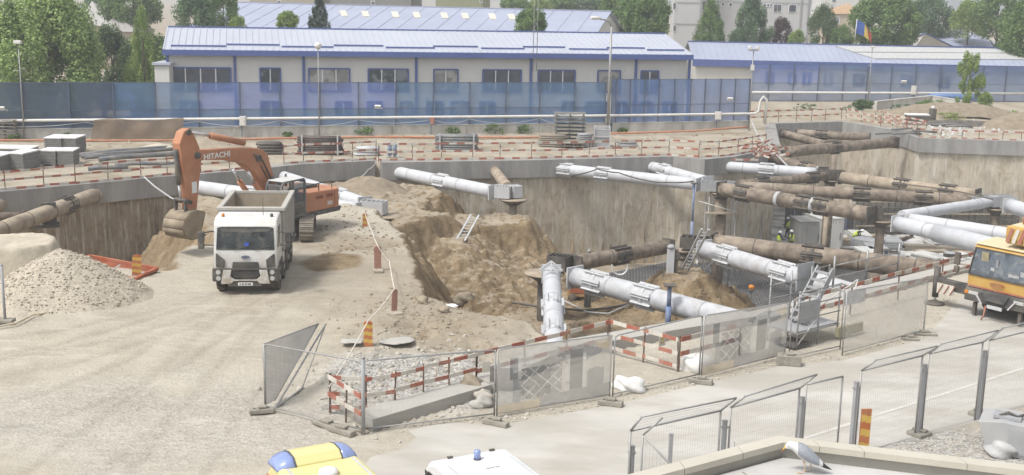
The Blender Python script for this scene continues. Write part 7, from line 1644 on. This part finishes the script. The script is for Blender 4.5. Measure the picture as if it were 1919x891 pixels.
# ------------------------------------------------------------------ people in the pit
M_skin=mat('skin',(.42,.27,.2),.6,var=.05); M_hiv=mat('hi_vis',(.50,.60,.06),.7,var=.1,scale=9); M_trs=mat('dark_trousers',(.05,.055,.07),.9,var=.2); M_helm=mat('helmet_white',(.70,.70,.68),.4); M_strip=mat('reflective',(.6,.6,.58),.4); M_hivo=mat('hi_vis_orange',(.55,.22,.05),.7)
def person(label,px,z,yaw,pose,vest=M_hiv):
    p=W(*px,z); t=thing('person',label,'person',p,yaw)
    bend=pose=='bend'; st_=.22 if pose!='bend' else .3
    J={'pel':(0,0,.92 if not bend else .62),'ch':(.04,0,1.3) if not bend else (.38,0,.92),'nk':(.05,0,1.48) if not bend else (.55,0,1.02),'hd':(.06,0,1.62) if not bend else (.68,0,1.10),'ht':(.06,0,1.72) if not bend else (.76,0,1.16)}
    V=[];E_=[];Rr=[]
    def ad(c,r,par=None): V.append(c); Rr.append(r); 
    def v(c,r,par):
        V.append(c); Rr.append(r); i=len(V)-1
        if par is not None: E_.append((par,i))
        return i
    pel=v(J['pel'],.15,None); ch=v(J['ch'],.17,pel); nk=v(J['nk'],.06,ch); hd=v(J['hd'],.10,nk); v(J['ht'],.085,hd)
    for s in(-1,1):
        k=v((J['pel'][0]+.10+(.22 if bend else 0),s*.13,J['pel'][2]*.54),.075,v((J['pel'][0],s*.1,J['pel'][2]-.06),.10,pel)); a=v((.02+s*st_*.4,s*.13,.09),.05,k); v((.18+s*st_*.4,s*.14,.05),.045,a)
        sh=v((J['ch'][0]+.01,s*.2,J['ch'][2]+.1),.07,ch); el=v((J['ch'][0]+.12,s*.27,J['ch'][2]-.17),.05,sh); w_=v((J['ch'][0]+.34,s*.2,J['ch'][2]-.22 if not bend else J['ch'][2]-.5),.036,el); v((J['ch'][0]+.44,s*.19,J['ch'][2]-.22 if not bend else J['ch'][2]-.62),.03,w_)
    me=bpy.data.meshes.new('body'); me.from_pydata(V,E_,[]); o=bpy.data.objects.new('body',me); col.objects.link(o); o.parent=t
    md=o.modifiers.new('skin','SKIN'); 
    for i,r in enumerate(Rr): me.skin_vertices[0].data[i].radius=(r,r)
    me.skin_vertices[0].data[0].use_root=True; s_=o.modifiers.new('sub','SUBSURF'); s_.levels=1; s_.render_levels=1
    me.materials.append(M_trs)
    c=Vector(J['ch']); q=Vector(J['pel']); mb=MB(); mb.tube([lerp(q,c,-.05),lerp(q,c,.4),lerp(q,c,.9),lerp(c,Vector(J['nk']),.55)],[.185,.19,.21,.13],12); ve=mb.build('vest',vest,t,local=True); mb=MB(); mb.tube([lerp(q,c,.3),lerp(q,c,.42)],.197,12); mb.build('reflective_band',M_strip,ve,local=True)
    h=Vector(J['hd']); MB().lathe(h+Vector((.02,0,.02)),[(.17,.0),(.135,.01),(.13,.06),(.09,.12),(.02,.14)],14).build('helmet',M_helm,t,local=True); MB().lathe(h+Vector((.02,0,-.1)),[(.06,0),(.098,.05),(.098,.11)],12).build('face',M_skin,t,local=True)
person('worker in yellow vest and white helmet at the back between dark frames',(1476,446),-8,2.4,'stand'); person('worker in yellow vest half hidden by the corner of the middle wall',(1458,474),-8,.3,'stand'); person('worker in yellow vest standing left of the grey container',(1483,472),-8,3.0,'stand'); person('worker in yellow-orange vest bending over right of the white container',(1598,456),-8,-.5,'bend',M_hiv)
# ------------------------------------------------------------------ roof corner with gull
def roof():
    Cn=W(1459,818,6.9); L1=W(1190,888,6.9); R1=W(1919,872,6.9); dl=(L1-Cn).normalized(); dr=(R1-Cn).normalized()
    Lf=Cn+dl*7; Rf=Cn+dr*9; t=thing('flat_roof_building','flat roof corner with cream metal parapet in the foreground, bottom right','building',(Cn.x,Cn.y,-.5))
    inn=(dl+dr).normalized(); nl=Vector((-dl.y,dl.x,0)); nl=nl if nl.dot(inn)>0 else -nl; nr=Vector((-dr.y,dr.x,0)); nr=nr if nr.dot(inn)>0 else -nr
    far=Lf+dr*9; zf=6.715
    Q=[Cn,Rf,Rf+dl*7,Lf]; mb=MB(); lo=[Vector((p.x,p.y,-.5)) for p in Q]; hi=[Vector((p.x,p.y,6.55)) for p in Q]; mb.add(lo+hi,[(0,1,5,4),(1,2,6,5),(2,3,7,6),(3,0,4,7),(4,5,6,7)]); mb.build('wall',M_cream,t)
    k=.13
    def ix(o): # inner corner offset o from both faces
        # solve Cn + a*dl + b*dr with distance o to both edges
        s=abs(dl.cross(dr).z); return Cn+(dl+dr)*(o/s)
    mroof=mat('roof_felt',(.40,.395,.38),.85,var=.12,scale=1.5,c2=(.50,.495,.485),c2t=(.45,.62),c2scale=.8,dirt=(.33,.30,.25),dirt_amt=.6,dscale=1.3)
    I=ix(k+.02); mb=MB(); P=[I,I+dr*9,I+dr*9+dl*7,I+dl*7]; mb.add([Vector((p.x,p.y,zf)) for p in P],[(0,1,2,3)]); mb.add([Vector((p.x,p.y,6.70)) for p in P],[(0,1,2,3)]); mb.build('roof_felt',mroof,t)
    a=I+dl*.75+dr*.1; MB().bar(Vector((a.x,a.y,zf+.006)),Vector((a.x,a.y,zf+.006))+(dr*.9+dl*.75),.012,.004).build('felt_seam',M_foot,t)
    o=ix(.03); i_=ix(k-.02)
    for d_ in (dl,dr):
        L_=7 if d_ is dl else 9; mb=MB(); P=[o,i_,i_+d_*L_,o+d_*L_]; mb.add([Vector((p.x,p.y,6.53)) for p in P]+[Vector((p.x,p.y,6.85)) for p in P],[(0,1,2,3),(7,6,5,4),(0,4,5,1),(1,5,6,2),(2,6,7,3),(3,7,4,0)]); mb.build('parapet',mat('parapet_grey',(.36,.345,.30),.85,var=.1,scale=2,dirt=(.25,.23,.19),dirt_amt=.5),t)
        A=ix(-.02); B=ix(k+.03); segs=[0,.62,1.45,2.6,4,6.9] if d_ is dl else [0,.38,.85,1.9,3.2,5,8.8]
        for j in range(len(segs)-1):
            s0,s1=segs[j]+(.004 if j else 0),segs[j+1]-.004; mb=MB(); P=[A+d_*s0,B+d_*s0,B+d_*s1,A+d_*s1] if j else [A,B,B+d_*s1,A+d_*s1]
            zt=6.90; mb.add([Vector((p.x,p.y,6.83)) for p in P]+[Vector((p.x,p.y,zt)) for p in P],[(0,1,2,3),(7,6,5,4),(0,4,5,1),(1,5,6,2),(2,6,7,3),(3,7,4,0)]); mb.build('coping',mat('coping_cream',(.47,.44,.37),.5,var=.05,scale=2,dirt=(.42,.38,.3),dirt_amt=.35),t)
    return zf
zf=roof()
def gull(zf):
    p=W(1508,886,zf); t=thing('seagull','grey-backed white seagull standing on the flat roof, facing left with lowered bill','seagull',p,R(172)); t.scale=(.92,.92,.92)
    # spine stations (x forward, z up): x, z, half width, half height
    S=[(-.245,.085,.006,.004),(-.225,.095,.024,.010),(-.19,.115,.038,.020),(-.145,.142,.052,.040),(-.085,.180,.074,.066),(-.015,.222,.090,.088),(.055,.262,.090,.088),(.105,.290,.074,.074),(.140,.310,.055,.058),(.165,.322,.047,.050),(.195,.326,.045,.047),(.222,.316,.036,.038),(.240,.302,.018,.020),(.250,.288,.012,.013),(.268,.262,.010,.011),(.276,.246,.007,.009),(.279,.238,.002,.003)]
    n=18; mb=MB()
    M_w=mat('gull_white',(.60,.60,.59),.7,var=.03,scale=20); M_g=mat('gull_grey',(.27,.285,.31),.75,var=.14,scale=22,stretch=(1,2,2)); M_k=mat('gull_black',(.035,.035,.04),.7); M_y=mat('gull_bill',(.62,.42,.07),.4); M_p=mat('gull_leg',(.50,.38,.28),.6); M_red_=mat('gull_red',(.5,.07,.03),.5)
    for (x,z,w_,h) in S:
        for j in range(n):
            a=2*math.pi*j/n; mb.v.append(Vector((x,w_*math.cos(a),z+h*math.sin(a)*(1.0 if math.sin(a)>0 else 1.08))))
    for i in range(len(S)-1):
        for j in range(n):
            a=i*n+j;b=i*n+(j+1)%n; mb.f.append([a,b,b+n,a+n]); up=math.sin(2*math.pi*(j+.5)/n)
            mi=0
            if i<2: mi=2
            elif i>=12: mi=3 if i!=14 else 4
            elif 3<=i<=6 and up>-.1: mi=1
            mb.m.append(mi); mb.sm.append(True)
    mb.f.append(list(range(n))[::-1]); mb.m.append(2); mb.sm.append(False); k=(len(S)-1)*n; mb.f.append([k+j for j in range(n)]); mb.m.append(3); mb.sm.append(False)
    # legs and webbed feet in the same skin
    for s,dx in((1,.03),(-1,-.045)):
        mb.tube([Vector((-.0+dx,s*.035,.19)),Vector((dx-.012,s*.038,.13)),Vector((dx-.03,s*.04,.085)),Vector((dx-.005,s*.04,.012))],[.022,.010,.0065,.006],8,5)
        f=Vector((dx-.005,s*.04,.006)); toes=[f+Vector((.06,.028,0)),f+Vector((.072,0,0)),f+Vector((.06,-.028,0))]
        for q in toes: mb.tube([f,lerp(f,q,.5)+Vector((0,0,.004)),q],[.005,.0045,.003],6,5)
        mb.add([f+Vector((0,0,.003)),toes[0],toes[1],toes[2]],[(0,1,2),(0,2,3)],5); mb.tube([f,f+Vector((-.018,0,.004))],.004,5,5)
    b=mb.build('body',[M_w,M_g,M_k,M_y,M_red_,M_p],t,local=True,fix=False)
    sb=b.modifiers.new('sub','SUBSURF'); sb.levels=1; sb.render_levels=2
    # folded wings: layered plates along the flank, black tips crossing over the tail
    for s in(-1,1):
        mb=MB(); st=[(.100,.292,.070,.066),(.055,.268,.096,.090),(-.02,.228,.098,.090),(-.09,.184,.082,.068),(-.15,.145,.060,.042),(-.195,.118,.040,.024)]
        m_=9
        for (x,z,w_,h) in st:
            for j in range(m_):
                a=-.75+ (math.pi/2+.62)*j/(m_-1); mb.v.append(Vector((x,s*(w_*math.cos(a)+.004),z+h*math.sin(a)+.004)))
        for i in range(len(st)-1):
            for j in range(m_-1): a=i*m_+j; mb.f.append([a,a+1,a+m_+1,a+m_]); mb.m.append(1 if (i==len(st)-2 ) else 0); mb.sm.append(True)
        w_=mb.build('wing',[M_g,M_w],t,local=True,fix=False,solid=.008); sb=w_.modifiers.new('sub','SUBSURF'); sb.levels=1; sb.render_levels=2
        mb=MB(); mb.tube([Vector((-.18,s*.03,.122)),Vector((-.24,s*.014,.088)),Vector((-.30,s*.004,.062))],[.022,.015,.003],8); mb.build('wing_tip',M_k,w_,local=True)
        MB().lathe((0,0,0),[(.0005,-.006),(.006,0),(.0005,.006)],10)
        e=MB(); c=Vector((.212,s*.040,.328)); e.lathe(c,[(.001,-.006),(.0045,-.004),(.006,0),(.0045,.004),(.001,.006)],10); e.build('eye',M_k,t,local=True)
gull(zf)
# ================================================================== camera, light, world
cam=bpy.data.cameras.new('camera'); co=bpy.data.objects.new('camera',cam); col.objects.link(co)
cam.sensor_fit='HORIZONTAL'; cam.sensor_width=36; cam.lens=36*FPX/1919; cam.clip_start=.1; cam.clip_end=6000
Mx=Matrix.Identity(4)
for i in range(3): Mx[i][0]=_r[i]; Mx[i][1]=_u[i]; Mx[i][2]=-_f[i]; Mx[i][3]=CAM[i]
co.matrix_world=Mx; scene.camera=co
w=bpy.data.worlds.new('World'); scene.world=w; w.use_nodes=True; nt=w.node_tree; N=nt.nodes; L=nt.links
bg=N['Background']; sky=N.new('ShaderNodeTexSky'); sky.sky_type='NISHITA'; sky.sun_disc=False
EL,AZ=R(58),R(-125)      # azimuth of the light measured from +Y towards +X
sky.sun_elevation=EL; sky.sun_rotation=AZ; sky.air_density=1.0; sky.dust_density=3.0; sky.ozone_density=1.0
hs=N.new('ShaderNodeHueSaturation'); hs.inputs['Saturation'].default_value=.22; L.new(sky.outputs[0],hs.inputs['Color']); L.new(hs.outputs[0],bg.inputs['Color']); bg.inputs['Strength'].default_value=.14
su=bpy.data.lights.new('sun','SUN'); su.energy=1.75; su.angle=R(10); su.color=(1,.975,.94); so=bpy.data.objects.new('sun',su); col.objects.link(so)
dirv=Vector((math.sin(AZ)*math.cos(EL),math.cos(AZ)*math.cos(EL),math.sin(EL))); so.rotation_euler=dirv.to_track_quat('Z','Y').to_euler(); so.location=(0,0,60)
scene.view_settings.view_transform='Standard'; scene.view_settings.look='None'; scene.view_settings.gamma=1; scene.view_settings.exposure=.72
scene.render.engine='CYCLES'; scene.cycles.max_bounces=6; scene.cycles.transparent_max_bounces=16; scene.cycles.diffuse_bounces=3
scene.render.resolution_x=1024; scene.render.resolution_y=475

# the air: one even pale haze round camera and scene
def haze():
    mb=MB(); mb.box((0,770,11),(3060,1780,42)); o=mb.build('haze',[]); o.data.materials.clear()
    m=bpy.data.materials.new('haze_air'); m.use_nodes=True; nt=m.node_tree; nt.nodes.remove(nt.nodes['Principled BSDF']); v=nt.nodes.new('ShaderNodeVolumePrincipled'); v.inputs['Color'].default_value=(.93,.95,.97,1); v.inputs['Density'].default_value=.0010; v.inputs['Anisotropy'].default_value=.2; nt.links.new(v.outputs[0],nt.nodes['Material Output'].inputs['Volume']); o.data.materials.append(m); tag(o,kind='stuff')
haze()
